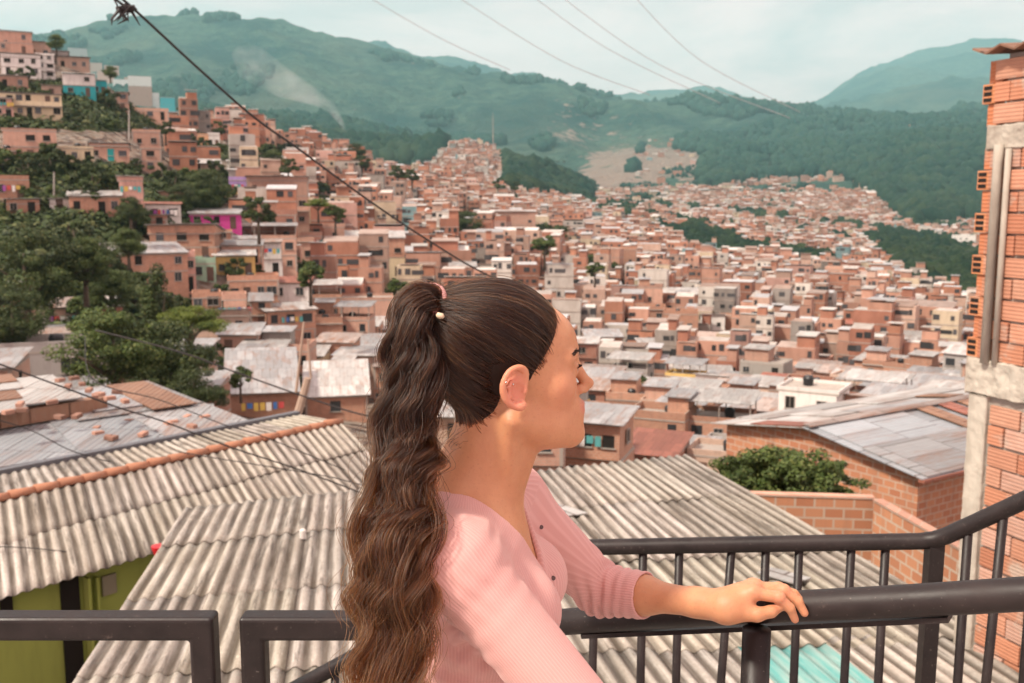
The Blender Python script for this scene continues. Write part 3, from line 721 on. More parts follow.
# slab lines, window openings on the fronts
for f in range(4):
    s_ = fl > f
    cy, sy_ = np.cos(yaw[s_]), np.sin(yaw[s_])
    if f:
        V.append(boxes(np.stack([pos[s_, 0], pos[s_, 1], zz[s_] + Hh[s_] / fl[s_] * f - .12], 1), np.stack([W[s_] + .15, D[s_] + .15, np.full(s_.sum(), .18)], 1), yaw[s_])); C.append(np.tile([[.36,.31,.27]], (s_.sum(), 1)))
    for k in range(3):
        mk = nrs.rand(s_.sum()) < np.where(pos[s_, 1] < 900, .62, .45)
        u = ((k + .5) / 3 - .5 + nrs.uniform(-.07, .07, mk.sum())) * W[s_][mk]; dd = -D[s_][mk] / 2
        bx = pos[s_, 0][mk] + u * cy[mk] - dd * sy_[mk]; by = pos[s_, 1][mk] + u * sy_[mk] + dd * cy[mk]
        bz = zz[s_][mk] + Hh[s_][mk] / fl[s_][mk] * f + .9
        V.append(boxes(np.stack([bx, by, bz], 1), np.stack([np.where(nrs.rand(mk.sum()) < .14, nrs.uniform(2, 2.8, mk.sum()), nrs.uniform(.6, 1.5, mk.sum())), np.full(mk.sum(), .12), nrs.uniform(.8, 1.35, mk.sum())], 1), yaw[s_][mk]))
        C.append(np.tile([[.04,.038,.04]], (mk.sum(), 1)) * nrs.uniform(.6, 2.2, (mk.sum(), 1)))
C = np.concatenate([np.repeat(c, 6, 0) for c in C]); V = np.concatenate(V)
nt = NT('far_house_walls'); g = nt.n('ShaderNodeNewGeometry').outputs['Position']
at = nt.n('ShaderNodeAttribute', attribute_name='tint').outputs['Color']
nz = nt.noise(nt.mapp(g, (.5, .5, .25)), 1, 5, .65)
MATS['mass'] = nt.pbr(nt.mix(nt.ramp(nz, [(.42, 0), (.75, .6)]), at, nt.mix(1.0, at, (.5, .45, .42), 'MULTIPLY')), .85)
o = mesh_obj('distant_houses', V, boxfaces(len(V) // 8), MATS['mass'], cols=C)
tag(o, 'mass of distant brick houses filling the valley floor', 'town', kind='stuff')

# tanks, washing and dishes on the roofs of the nearer houses
MATS['tank'] = simple('blue_tank_plastic', (.03, .12, .30), .4); MATS['tankb'] = simple('black_tank_plastic', (.02, .02, .022), .4)
for k, c in enumerate(((.55, .08, .08), (.06, .16, .42), (.75, .73, .70), (.10, .36, .36), (.60, .42, .10), (.35, .10, .35))): MATS['cloth%d' % k] = simple('washing_%d' % k, c, .9)
CLUT = []
flat = [h for h in HOUSES if h['roof'] in ('flat', 'terrace', 'post') and h['p'].y < 330]
hero = flat + [h for h in HOUSES if h['roof'].startswith('t_') and h['p'].y < 240]
tp = None
for i, h in enumerate(hero[:150]):
    e = h['o']; r = random.Random(i * 3 + 1); cy_, sy_ = math.cos(h['yaw']), math.sin(h['yaw']); top = max((c.matrix_basis.translation.z + max(v.co.z for v in c.data.vertices)) for c in e.children if c.type == 'MESH' and c.name.split('.')[0] == 'wall')
    if h in flat and r.random() < .62:
        lx, ly_ = r.uniform(-.3, .3) * h['w'], r.uniform(-.2, .25) * h['d']
        p = e.location + Vector((lx * cy_ - ly_ * sy_, lx * sy_ + ly_ * cy_, top))
        if tp is None:
            mb = MB(); mb.tube([(0, 0, 0), (0, 0, .75), (0, 0, .95), (0, 0, 1.02)], [.48, .55, .42, .18], 14); tp = mb.build('water_tank', MATS['tank'], smooth=False); o = tp
        else:
            o = tp.copy(); COL.objects.link(o)
        col = 'blue'
        if r.random() < .5:
            o.data = o.data.copy(); o.data.materials[0] = MATS['tankb']; col = 'black'
        o.location = p; tag(o, 'x', 'water tank', 'water tanks on the flat roofs'); CLUT.append(dict(o=o, b=col + ' water tank on a flat roof', p=p + Vector((0, 0, .5))))
    elif r.random() < .30:
        # washing on a line across the front
        n_ = r.randint(4, 7); p = e.location + Vector((h['d'] * .62 * sy_, -h['d'] * .62 * cy_, top - r.uniform(.6, 1.0)))
        t = empty('clothesline', p, h['yaw']); tag(t, 'x', 'washing', 'washing hung out on the houses'); CLUT.append(dict(o=t, b='line of washing hung on a house front', p=p))
        L_ = n_ * .62; mb = MB(); mb.tube([(-L_ / 2, 0, 0), (0, 0, -.05), (L_ / 2, 0, 0)], .012, 4); mb.build('line', MATS['cable0'] if 'cable0' in MATS else MATS['void'], t)
        for j in range(n_):
            mb = MB(); x = -L_ / 2 + (j + .5) * .62; w_ = r.uniform(.35, .55); hh = r.uniform(.5, .95)
            mb.box(x, 0, -.06 - hh / 2, w_, .03, hh, 0); mb.build('cloth', MATS['cloth%d' % r.randrange(6)], t)

mb = MB(); pw = [hit(x, y) for x, y in ((190, 224), (200, 214), (212, 206), (226, 199), (240, 195))]
if all(pw):
    for a, b_ in zip(pw[:-1], pw[1:]):
        n_ = Vector((0, .2, 0)); mb.hexa([tuple(a), tuple(b_), tuple(b_ + n_), tuple(a + n_)] + [tuple(v + Vector((0, 0, 1.3))) for v in (a, b_, b_ + n_, a + n_)])
    o = mb.build('ramp_wall', MATS['p_yellow']); tag(o, 'ochre wall of a ramp curving up the bank behind the magenta house', 'wall')
# ---------------------------------------------------------------- near roofs and walls
def ptz(px, py, z):
    t = (CY - py) / F; s = (px - CX) / F
    k = (z - CAMZ) / (-sP + t * cP)
    return Vector((s * k, k * (cP + t * sP), z))
def ptplane(px, py, a, b):      # plane z = a + b*Y
    t = (CY - py) / F; s = (px - CX) / F; dy = cP + t * sP; dz = -sP + t * cP
    k = (a - CAMZ) / (dz - b * dy)
    return Vector((s * k, k * dy, CAMZ + k * dz))

def m_asbestos():
    nt = NT('fibre_cement_sheet')
    uv = nt.n('ShaderNodeAttribute', attribute_name='uvr').outputs['Vector']
    tn = nt.n('ShaderNodeAttribute', attribute_name='tint').outputs['Color']
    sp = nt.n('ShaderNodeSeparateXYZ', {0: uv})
    st = nt.noise(nt.mapp(uv, (7, .8, 1)), 1.0, 6, .65)
    st2 = nt.noise(nt.mapp(uv, (1.1, .9, 1)), 1.2, 6, .7)
    fine = nt.noise(nt.mapp(uv, (30, 22, 1)), 1.0, 4, .7)
    spots = nt.noise(nt.mapp(uv, (9, 9, 1)), 1.0, 3, .5)
    c = nt.mix(nt.ramp(st, [(.38, 0), (.62, .85)]), (.58, .55, .50), (.36, .325, .28))
    c = nt.mix(nt.ramp(st2, [(.45, 0), (.72, .7)]), c, (.24, .21, .17))
    c = nt.mix(nt.ramp(fine, [(.35, .0), (.72, .45)]), c, (.20, .18, .15))
    c = nt.mix(nt.ramp(spots, [(.63, 0), (.70, .55)]), c, (.60, .56, .48))
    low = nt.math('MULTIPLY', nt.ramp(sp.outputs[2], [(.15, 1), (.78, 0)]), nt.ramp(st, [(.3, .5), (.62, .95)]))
    c = nt.mix(low, c, (.085, .070, .055))          # darker towards the troughs, uneven along the streaks
    mould = nt.noise(nt.mapp(uv, (2.2, .55, 1)), 1.0, 7, .75); c = nt.mix(nt.ramp(mould, [(.53, 0), (.63, .8)]), c, (.085, .075, .065))
    c = nt.mix(1.0, c, tn, 'MULTIPLY')
    return nt.pbr(c, .9, nt.bump(fine, .35, .008), spec=.2)
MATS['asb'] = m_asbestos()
nt = NT('teal_sheet'); uv = nt.n('ShaderNodeAttribute', attribute_name='uvr').outputs['Vector']
stt = nt.noise(nt.mapp(uv, (6, 1.2, 1)), 1.0, 5, .65)
MATS['tealsheet'] = nt.pbr(nt.mix(nt.ramp(stt, [(.4, 0), (.65, .8)]), (.10, .33, .31), (.36, .44, .40)), .45)

def corrugated(name, P00, P10, P01, P11, ribs, rows, parent=None, amp=.018, mat=None, lift=.014, sheet=5, seed=0, tealfn=None, ragged=.02, seg=10):
    """P0x near/low end, Px1 far/high end; the ribs run from 0 to 1"""
    r = np.random.RandomState(seed); P00, P10, P01, P11 = [np.array(p, float) for p in (P00, P10, P01, P11)]
    nrm = np.cross(P10 - P00, P01 - P00); nrm /= np.linalg.norm(nrm)
    if nrm[2] < 0: nrm = -nrm
    Wm = np.linalg.norm(P11 - P01); Lm = np.linalg.norm(P01 - P00)
    V = []; Fc = []; C = []; U = []; M = []; b = 0
    nsheet = int(math.ceil(ribs / sheet))
    for k in range(rows):
        for c in range(nsheet):
            s0 = c * sheet / ribs; s1 = min(1, (c + 1) * sheet / ribs + .5 / ribs)
            j0 = r.uniform(-ragged, ragged) / Lm * 2; tw = r.uniform(-.006, .008)
            t0 = k / rows + (j0 if k == 0 or True else 0); t1 = (k + 1) / rows + .1 / Lm
            ns = int(round((s1 - s0) * ribs * seg)) + 1; ntt = 7
            S = np.linspace(s0, s1, ns)[:, None]; Tt = np.linspace(max(t0, -.02), min(t1, 1.0), ntt)[None]
            base = ((1 - S) * (1 - Tt))[..., None] * P00 + (S * (1 - Tt))[..., None] * P10 + ((1 - S) * Tt)[..., None] * P01 + (S * Tt)[..., None] * P11
            ph = S * ribs * 2 * PI; hgt = np.cos(ph) + 0 * Tt
            fr = (Tt - Tt.min()) / (Tt.max() - Tt.min())
            sag = .012 * np.sin(S * 9 + k * 2 + seed) * np.sin(fr * PI)
            off = hgt * amp + lift * (1 - fr) + c % 2 * .007 + tw + sag
            v = base + off[..., None] * nrm
            V.append(v.reshape(-1, 3)); ii = np.arange(ns * ntt).reshape(ns, ntt) + b
            f = np.stack([ii[:-1, :-1], ii[1:, :-1], ii[1:, 1:], ii[:-1, 1:]], -1).reshape(-1, 4); Fc.append(f)
            tone = r.uniform(.74, 1.08); C.append(np.tile([[tone, tone * r.uniform(.97, 1.0), tone * r.uniform(.93, 1.0)]], (ns * ntt, 1)))
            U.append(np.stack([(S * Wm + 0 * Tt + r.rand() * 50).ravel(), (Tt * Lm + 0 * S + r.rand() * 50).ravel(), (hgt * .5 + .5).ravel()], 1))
            tl = bool(tealfn and tealfn((s0 + s1) / 2, (k + .5) / rows)); M += [1 if tl else 0] * len(f)
            b += ns * ntt
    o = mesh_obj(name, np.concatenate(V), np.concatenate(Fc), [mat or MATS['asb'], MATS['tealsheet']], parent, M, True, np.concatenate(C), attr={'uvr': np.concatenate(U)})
    so_ = o.modifiers.new('solid', 'SOLIDIFY'); so_.thickness = .009; so_.offset = -1
    return o

def rot_child(mb, name, mats, parent, A, B, smooth=False):
    """parts drawn in a frame with x from A to B; keeps brick courses level"""
    o = mb.build(name, mats, parent, smooth); o.location = (A[0], A[1], 0); o.rotation_euler = (0, 0, math.atan2(B[1] - A[1], B[0] - A[0])); return o

# --- house with the two-sided corrugated roof at left
zr, ze = -3.13, -3.66
Rl, Rr = ptz(0, 500, zr), ptz(340, 423, zr); rd = (Rr - Rl).normalized(); Rl = Rl - rd * 4.5
E0, E1 = ptz(0, 600, ze), ptz(150, 555, ze)
ribd = Vector((.48, -.877, 0)).normalized()
nn = Vector((rd.y, -rd.x, 0)); Ls = (E0 - Rl).dot(nn) / ribd.dot(nn)
def eave(p): q = p + ribd * Ls; q.z = ze; return q
hA = empty('corrugated_roof_house', (Rl + (Rr - Rl) / 2).to_tuple()[:2] + (-6.8,))
tag(hA, 'lime green walled house at lower left under corrugated sheets with terracotta ridge tiles', 'house')
class Off:  # parent parts keep world coordinates
    pass
def par(o, p):
    o.parent = p; o.matrix_parent_inverse = Matrix.Translation(-Vector(p.location)) if p.rotation_euler.z == 0 else (Matrix.Translation(p.location) @ p.rotation_euler.to_matrix().to_4x4()).inverted(); return o
W_A = (Rr - Rl).length
nrib = int(W_A * abs(nn.dot(ribd)) / .177)
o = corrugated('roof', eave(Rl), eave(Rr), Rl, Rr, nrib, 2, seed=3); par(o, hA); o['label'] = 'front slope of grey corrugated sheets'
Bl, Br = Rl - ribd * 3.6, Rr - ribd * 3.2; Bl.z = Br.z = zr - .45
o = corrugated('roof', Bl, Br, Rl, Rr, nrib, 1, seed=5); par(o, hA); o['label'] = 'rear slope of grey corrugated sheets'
MATS['terracotta'] = m_plaster('terracotta_ridge', (.42, .20, .12), (.2, .12, .09), .5)
rm = MB(); nT = int(W_A / .42)
for i in range(nT):
    a = Rl + rd * (i * W_A / nT); b_ = Rl + rd * ((i + 1.12) * W_A / nT)
    a.z += .05 + (i % 2) * .006 + rnd.uniform(-.012, .012); b_.z += .03; rm.tube([a, b_], [.085, .072], 8)
par(rm.build('ridge_tiles', MATS['terracotta'], smooth=True), hA)
MATS['flash'] = simple('grey_flashing', (.13, .135, .15), .6)
fb = MB(); fb.tube([Bl + Vector((0, 0, .03)), Br + Vector((0, 0, .03))], .13, 4)
par(fb.build('flashing', MATS['flash']), hA)
MATS['lime'] = m_plaster('lime_green_wall', (.36, .42, .10), (.12, .13, .05), .5)
inn = -nn if nn.dot(ribd) > 0 else nn
wb = MB(); L_ = W_A
wb.box(L_ / 2, 1.6, -5.6, L_ - .3, 3.0, 3.74, 0)
wa = Rl + ribd * Ls * .9; 
wa2 = wa + rd
o = rot_child(wb, 'wall', [MATS['lime']], None, wa, wa2); par(o, hA)
# doorway, pillar, shutter and vent read at their pixels on the wall plane
def onwall(px, py):
    # intersect sight line with vertical plane through wa along rd
    t = (CY - py) / F; s = (px - CX) / F; d = Vector((s, cP + t * sP, -sP + t * cP)); n2 = Vector((rd.y, -rd.x, 0))
    k = n2.dot(wa - Vector((0, 0, CAMZ))) / n2.dot(d); p = Vector((0, 0, CAMZ)) + d * k
    return (p - wa).dot(rd), p.z
fy_ = .1
front = -0.0
def onw(name, px0, px1, py0, py1, mat, th, out):
    u0, z1 = onwall(px0, py0); u1, z0 = onwall(px1, py1); u1b, _ = onwall(px1, py0)
    mb = MB(); mb.box((u0 + u1) / 2, .1 - out, (z0 + z1) / 2, abs(u1 - u0), th, abs(z1 - z0))
    return par(rot_child(mb, name, mat, None, wa, wa2), hA)
onw('door', 62, 88, 577, 700, MATS['void'], .05, .03)
onw('pillar', 88, 93, 577, 700, MATS['lime'], .16, .09)
onw('pillar', 98, 103, 577, 700, MATS['lime'], .12, .07)
MATS['vent'] = simple('vent_grille', (.30, .27, .20), .7)
onw('vent', 104, 119, 578, 593, MATS['vent'], .04, .03)
onw('window', 2, 16, 600, 625, MATS['void'], .05, .03)

# --- big roof running under the woman
ra, rb_ = -2.18, -.053
FL, FR = ptplane(186, 508, ra, rb_), ptplane(685, 455, ra, rb_)
rib = Vector((-.1657, 1.0024, -.0531)).normalized()
NL, NR = FL - rib * 8.4, FR - rib * 12.5
wid = abs((FR - FL).cross(rib).length); nr = int(wid / .177)
hB = empty('corrugated_roof_house', ((FL + FR) / 2).to_tuple()[:2] + (-6.6,))
tag(hB, 'house below the railing with one wide weathered corrugated roof and a few teal sheets', 'house')
def st_of(px, py):
    p = ptplane(px, py, ra, rb_); e = FR - FL; q = p - FL
    # p = FL + s*e - u*rib
    A_ = np.array([[e.x, -rib.x], [e.y, -rib.y]]); s, u = np.linalg.solve(A_, [q.x, q.y]); return s, 1 - u / (8.4 + (12.5 - 8.4) * s)
tsr = st_of(770, 662)
def tealfn(s, t): return abs(s - tsr[0]) < .062 and t < .26
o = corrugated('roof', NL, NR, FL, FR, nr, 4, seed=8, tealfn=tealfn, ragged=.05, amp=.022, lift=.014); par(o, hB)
wm_ = MB()
ia = NL + (FL - NL) * .02 + (FR - FL).normalized() * .5; ib = FL - rib * .5 + (FR - FL).normalized() * .5
ic = FR - rib * .5 - (FR - FL).normalized() * .4; id_ = NR + rib * .3 - (FR - FL).normalized() * .4
wm_.hexa([(p.x, p.y, -11) for p in (ia, id_, ic, ib)] + [(p.x, p.y, p.z - .08) for p in (ia, id_, ic, ib)])
MATS['wallB'] = m_plaster('plain_cement_wall', (.34, .30, .25))
par(wm_.build('wall', MATS['wallB']), hB)
# loose broken sheets lying on the roof
for i, (px, py, L, wd_, ang, lab) in enumerate(((556, 512, .95, .42, 2.25, 'broken strip of pale sheet lying on the big roof beside the woman'),
        (545, 522, .5, .3, 2.6, 'short broken sheet piece next to the longer pale strip on the big roof'),
        (784, 580, .55, .3, 2.35, 'flat pale board lying on the big roof behind the hand'))):
    p = ptplane(px, py, ra, rb_); mb = MB(); n_ = 8
    vs = []; 
    for th in (.05, .065):
        for (x, y) in ((-L / 2, -wd_ / 2), (L / 2 * .9, -wd_ / 2 * .8), (L / 2, wd_ / 2), (-L / 2 * .8, wd_ / 2)): vs.append((x, y, th))
    mb.hexa(vs); o = mb.build('sheet_offcut', MATS['t_white'], loc=p); o.rotation_euler = (0, 0, ang); tag(o, lab, 'roof sheet')

# --- tin roof with stones and bricks, further left
zf, zb = -4.75, -4.35
D0, D1, D2, D3 = ptz(-90, 484, zf), ptz(252, 424, zf), ptz(-90, 412, zb), ptz(150, 384, zb)
hD = empty('tin_roof_house', ((D0 + D1) / 2).to_tuple()[:2] + (-8.5,)); tag(hD, 'shack at left under patched rusty tin sheets held down with bricks', 'house')
MATS['t_blue'] = m_tin('bluish_tin', (.35, .38, .405), .3); MATS['t_brown'] = m_tin('rusted_brown_tin', (.30, .17, .11), .8)
def panel(f0, f1, t0, t1, dz, mat, tilt=0):
    P = lambda u, v: (D0 * (1 - u) + D1 * u) * (1 - v) + (D2 * (1 - u) + D3 * u) * v
    vs = []
    for th in (0, .03):
        for (u, v) in ((f0, t0), (f1, t0), (f1, t1), (f0, t1)):
            p = P(u, v); vs.append((p.x, p.y, p.z + dz + th + tilt * (v - t0)))
    mb = MB(); mb.hexa(vs)
    c0 = (P(f0, t0) + P(f1, t1)) / 2
    mb.v = [tuple(Vector(v) - c0) for v in mb.v]
    o = mb.build('roof_sheet', mat); o.location = c0; par(o, hD)
    return P((f0 + f1) / 2, (t0 + t1) / 2) + Vector((0, 0, dz + .03))
panel(0, .45, 0, .5, 0, MATS['t_blue']); panel(.44, .72, 0, .55, .03, MATS['t_blue']); panel(.70, 1.0, 0, .5, .06, MATS['t_grey'])
panel(.52, .99, .42, 1.0, .1, MATS['t_grey']); panel(.6, .78, .5, .93, .15, MATS['t_blue']); panel(.78, .95, .38, .95, .18, MATS['t_brown']) 
# raised gable part
panel(-.02, .36, .42, .62, .62, MATS['t_white']); panel(.0, .37, .60, .78, .66, MATS['t_brown']); panel(.05, .40, .76, .9, .70, MATS['t_white']); panel(.0, .4, .88, 1.04, .74, MATS['t_brown'])
panel(.36, .56, .50, .98, .62, MATS['t_white'], .1); panel(-.05, .18, .34, .5, .60, MATS['t_grey'])
def Pd(u, v): return (D0 * (1 - u) + D1 * u) * (1 - v) + (D2 * (1 - u) + D3 * u) * v
mb = MB(); a, b_ = Pd(0, .44), Pd(.62, .52); mb.tube([a + Vector((0, .4, .3)), b_ + Vector((0, .4, .3))], .29, 4)
par(mb.build('fascia', MATS['t_brown']), hD)
mb = MB(); ws = [Pd(.02, .04), Pd(.97, .04), Pd(.97, .96), Pd(.02, .96)]
mb.hexa([(p.x, p.y, -10.5) for p in ws] + [(p.x, p.y, p.z - .03) for p in ws]); par(mb.build('wall', MATS['concrete']), hD)
MATS['loosebrick'] = simple('loose_brick', (.34, .19, .14), .9, va=.35)
mb = MB(); mb.box(0, 0, 0, .29, .17, .11)
lb = None
BR = [(20,404),(8,412),(22,410),(52,402),(60,380),(68,386),(74,378),(82,384),(89,390),(100,394),(110,398),(117,392),(125,401),(77,416),(95,396),(97,428),(98,433),(108,437),(113,438),(128,421),(150,394),(157,392),(163,396),(177,403),(182,405),(187,417),(173,422),(168,424),(205,417),(192,426),(143,434),(60,417)]
for i, (px, py) in enumerate(BR):
    # rest on the highest sheet under that sight line
    z_ = -4.68 if not (px < 135 and 376 < py < 418) else -3.78
    p = ptz(px, py, z_ + .09)
    if lb is None: lb = bevel(mb.build('brick', MATS['loosebrick']), .01, 1); o = lb
    else: o = lb.copy(); COL.objects.link(o)
    o.location = p; o.rotation_euler = (0, rnd.uniform(-.1, .1), rnd.uniform(0, 3))
    tag(o, 'loose clay brick weighing down the patched tin roof', 'brick', 'bricks weighing down the tin roof')

# --- brick warehouse at right
ze = -5.2
A_, B_ = ptz(727, 424, ze), ptz(919, 473, ze); AB = B_ - A_; Wd = AB.length; yaw = math.atan2(AB.y, AB.x)
best = min(range(200), key=lambda i: abs(proj(A_ + AB * (i / 200))[0] - 811)); u = best / 200; Pm = A_ + AB * u
apex = zpy(427, Pm.y) 
DL = 10.5
hE = empty('warehouse', (A_.x, A_.y, 0), yaw); tag(hE, 'brick warehouse with a wide patched tin gable roof, right of centre below the town', 'warehouse')
MATS['b_ware'] = m_brickfar('warehouse_brick', (.50, .225, .12), (.37, .14, .075), (.46, .35, .27))
xm = Wd * u
mb = MB()
mb.add([(0, 0, -11), (Wd, 0, -11), (Wd, 0, ze), (xm, 0, apex - .04), (0, 0, ze), (0, DL, -11), (Wd, DL, -11), (Wd, DL, ze), (xm, DL, apex - .04), (0, DL, ze)],
       [(0, 1, 2, 3, 4), (9, 8, 7, 6, 5), (1, 6, 7, 2), (5, 0, 4, 9)])
mb.build('wall', MATS['b_ware'], hE)
def slope(x0, z0, x1, z1, f0, f1, g0, g1, mat, dz, name='roof_sheet'):
    P = lambda f, g: Vector((x0 + (x1 - x0) * f, -.35 + (DL + .5) * g, z0 + (z1 - z0) * f + dz))
    mb = MB(); c = P((f0 + f1) / 2, (g0 + g1) / 2)
    mb.hexa([tuple(P(f, g) - c + Vector((0, 0, th))) for th in (0, .03) for f, g in ((f0, g0), (f1, g0), (f1, g1), (f0, g1))])
    o = mb.build(name, mat, hE); o.location = c; return o
xl, zl = -.35, ze - .02; xr_, zr_ = Wd + .35, ze - .07
slope(xl, zl, xm, apex, 0, 1, 0, 1, MATS['t_white'], .01, 'roof')
slope(xm, apex, xr_, zr_, 0, 1, 0, 1, MATS['t_blue'], .015, 'roof')
for a in ((.45, .98, 0, .07, 't_red', .05), (.3, .8, .2, .32, 't_white', .05), (.62, .99, .3, .6, 't_grey', .05), (.2, .55, .5, .95, 't_white', .05), (.55, .9, .68, .75, 't_brown', .09), (.0, .35, .1, .5, 't_white', .045)):
    slope(xl, zl, xm, apex, *a[:4], MATS[a[4]], a[5])
for a in ((0, .5, .03, .38, 't_blue', .05), (.48, 1.0, .02, .5, 't_grey', .055), (.02, .6, .44, .5, 't_brown', .10), (.02, .62, .54, .6, 't_red', .10), (.05, .6, .63, .7, 't_brown', .09), (.1, .9, .72, 1.0, 't_grey', .05), (.5, 1.0, .5, .7, 't_blue', .09), (0, .07, 0, .98, 't_rust', .12)):
    slope(xm, apex, xr_, zr_, *a[:4], MATS[a[4]], a[5])
mb = MB(); mb.hexa([tuple(v) for v in ((xr_ - .12, -.36, zr_ - .06), (xr_ + .06, -.36, zr_ - .06), (xr_ + .06, DL + .15, zr_ - .06), (xr_ - .12, DL + .15, zr_ - .06), (xr_ - .12, -.36, zr_ + .01), (xr_ + .06, -.36, zr_ + .01), (xr_ + .06, DL + .15, zr_ + .01), (xr_ - .12, DL + .15, zr_ + .01))])
mb.build('gutter', MATS['t_red'], hE)
mb = MB(); mb.box(Wd * .44, -.004, ze - .35, .1, .05, .3); mb.build('vent', MATS['void'], hE)

# --- walled terrace in front of the warehouse
zt_ = -3.8; zfl = -5.0
Q0, Q1, Q2 = ptz(742, 494, zt_), ptz(873, 498, zt_), ptz(975, 556, zt_)
hF = empty('walled_terrace', (Q1.x, Q1.y, -8)); tag(hF, 'empty terrace enclosed by a chest-high orange brick wall, below the warehouse', 'terrace')
MATS['b_terr'] = m_brickfar('terrace_brick', (.50, .245, .135), (.40, .17, .09), (.47, .40, .32))
for a, b_ in ((Q0, Q1), (Q1 + Vector((.02, -.2, 0)), Q2)):
    L = (b_ - a).length; mb = MB(); mb.box(L / 2, 0, (zt_ + zfl) / 2 - .2, L, .15, zt_ - zfl + .4)
    par(rot_child(mb, 'brick_wall', [MATS['b_terr']], None, a, b_), hF)
    mb = MB(); mb.box(L / 2, 0, zt_ + .022, L + .02, .19, .04); par(rot_child(mb, 'coping', [MATS['b_salmon']], None, a, b_), hF)
mb = MB(); pf = [ptz(700, 560, zfl), ptz(960, 640, zfl), ptz(1010, 600, zfl), Q2.copy(), Q1.copy(), Q0.copy()]
for p in pf: p.z = zfl
n = len(pf)
mb.add([tuple(p) for p in pf] + [(p.x, p.y, -9.5) for p in pf], [tuple(range(n))] + [(i, (i + 1) % n, (i + 1) % n + n, i + n) for i in range(n)])
par(mb.build('floor', MATS['concrete']), hF)
q = ptz(925, 538, zt_); mb = MB()
# --- tall unfinished brick building at the right edge
Yc = 9.5; C0 = pt(974, 385, Yc); wd = Vector((.342, -.94, 0)).normalized(); wn_ = Vector((-.94, -.342, 0)).normalized()
hH = empty('brick_building', (C0.x, C0.y, -7.5), math.atan2(wd.y, wd.x)); tag(hH, 'tall unfinished building of rough hollow bricks and concrete at the right edge', 'building')
ztop = zpy(56, Yc); zA1 = zpy(358, Yc); zA0 = zpy(392, Yc); zB1 = zpy(126, Yc); zB0 = zpy(150, Yc)
Lw = 6.0; oz = 7.5
nt = NT('hollow_block'); ob = nt.coord(); tn = nt.n('ShaderNodeAttribute', attribute_name='tint').outputs['Color']
zc = nt.n('ShaderNodeSeparateXYZ', {0: ob}).outputs[2]
groove = nt.math('SINE', nt.math('MULTIPLY', zc, 2 * PI / .036))
nzz = nt.noise(nt.mapp(ob, (4, 4, 9)), 1.0, 5, .7); smear = nt.noise(ob, 2.2, 6, .7)
c = nt.mix(nt.ramp(nzz, [(.35, 0), (.75, .5)]), tn, (.30, .13, .08))
c = nt.mix(nt.ramp(groove, [(.1, 0), (.9, .25)]), c, (.62, .33, .21))
c = nt.mix(nt.ramp(smear, [(.55, 0), (.66, .75)]), c, (.43, .37, .31))
MATS['block'] = nt.pbr(c, .92, nt.bump(groove, .35, .006, nt.bump(nzz, .3, .01)), spec=.15)
nt = NT('rough_mortar'); ob = nt.coord(); nzz = nt.noise(ob, 14, 6, .7); n3 = nt.noise(ob, 2, 5, .65)
MATS['mortar'] = nt.pbr(nt.mix(nt.ramp(n3, [(.4, 0), (.7, 1)]), (.34, .31, .27), (.22, .19, .165)), .95, nt.bump(nzz, .8, .02), spec=.1)
nt = NT('cast_concrete'); ob = nt.coord(); nzz = nt.noise(nt.mapp(ob, (9, 9, 3)), 1, 6, .7); n3 = nt.noise(nt.mapp(ob, (3, 3, 1)), 1, 5, .65)
MATS['cast'] = nt.pbr(nt.mix(nt.ramp(n3, [(.35, 0), (.65, 1)]), (.50, .46, .39), (.30, .265, .22)), .9, nt.bump(nzz, .5, .02), spec=.15)
# local frame: x along the wall to the right, y into the building
mb = MB()
mb.box(Lw / 2 + .1, 1.515, (ztop + oz) / 2 - 1, Lw - .1, 3.0, ztop + oz + 2)
mb.build('wall_core', MATS['mortar'], hH)
V = []; C = []; nf = 0; r = np.random.RandomState(5); MBk = MB(); tn_ = []
kz = 0; z = -7.0
CHs = .2; end = []
while z < ztop - .1:
    kz += 1
    inbeam = (zA0 - .12 < z < zA1 - .03) or (zB0 - .12 < z < zB1 - .03)
    x = (0 if kz % 2 else -.0) + (.22 if z < zA0 else .02)
    if not inbeam:
        first = True
        while x < Lw:
            L = .345 if not (first and kz % 2) else .17
            first = False
            jit = r.uniform(-.006, .006, 3); ph = r.uniform(-.008, .008)
            MBk.box(x + L / 2 + .008, .005 + ph, z + oz + CHs / 2 + jit[2], L + jit[0] * .6, .045, CHs - .022, 0, rz=r.uniform(-.008, .008))
            base = np.array([(.48,.215,.13),(.53,.29,.20),(.42,.175,.105),(.50,.25,.165),(.53,.34,.27)][r.randint(5)]) * r.uniform(.82, 1.1)
            tn_ += [base] * 6; x += L + .018
    if z > zA1 - .05 and not inbeam: end.append((kz, z))
    z += CHs
nb = len(MBk.f) // 6; zc3 = np.array([MBk.v[i * 8][2] - oz for i in range(nb)]); bv = np.array(MBk.v).reshape(nb, 8, 3); bt = np.array(tn_).reshape(nb, 6, 3)
for lo_, hi_ in ((-99, zA0 - .05), (zA0 - .05, zB0 - .05), (zB0 - .05, 99)):
    mk = (zc3 >= lo_) & (zc3 < hi_)
    if mk.any(): bevel(mesh_obj('brickwork', bv[mk].reshape(-1, 3), (np.array(BOXF)[None] + (np.arange(mk.sum()) * 8)[:, None, None]).reshape(-1, 4), [MATS['block']], hH, None, False, bt[mk].reshape(-1, 3)), .006, 2)
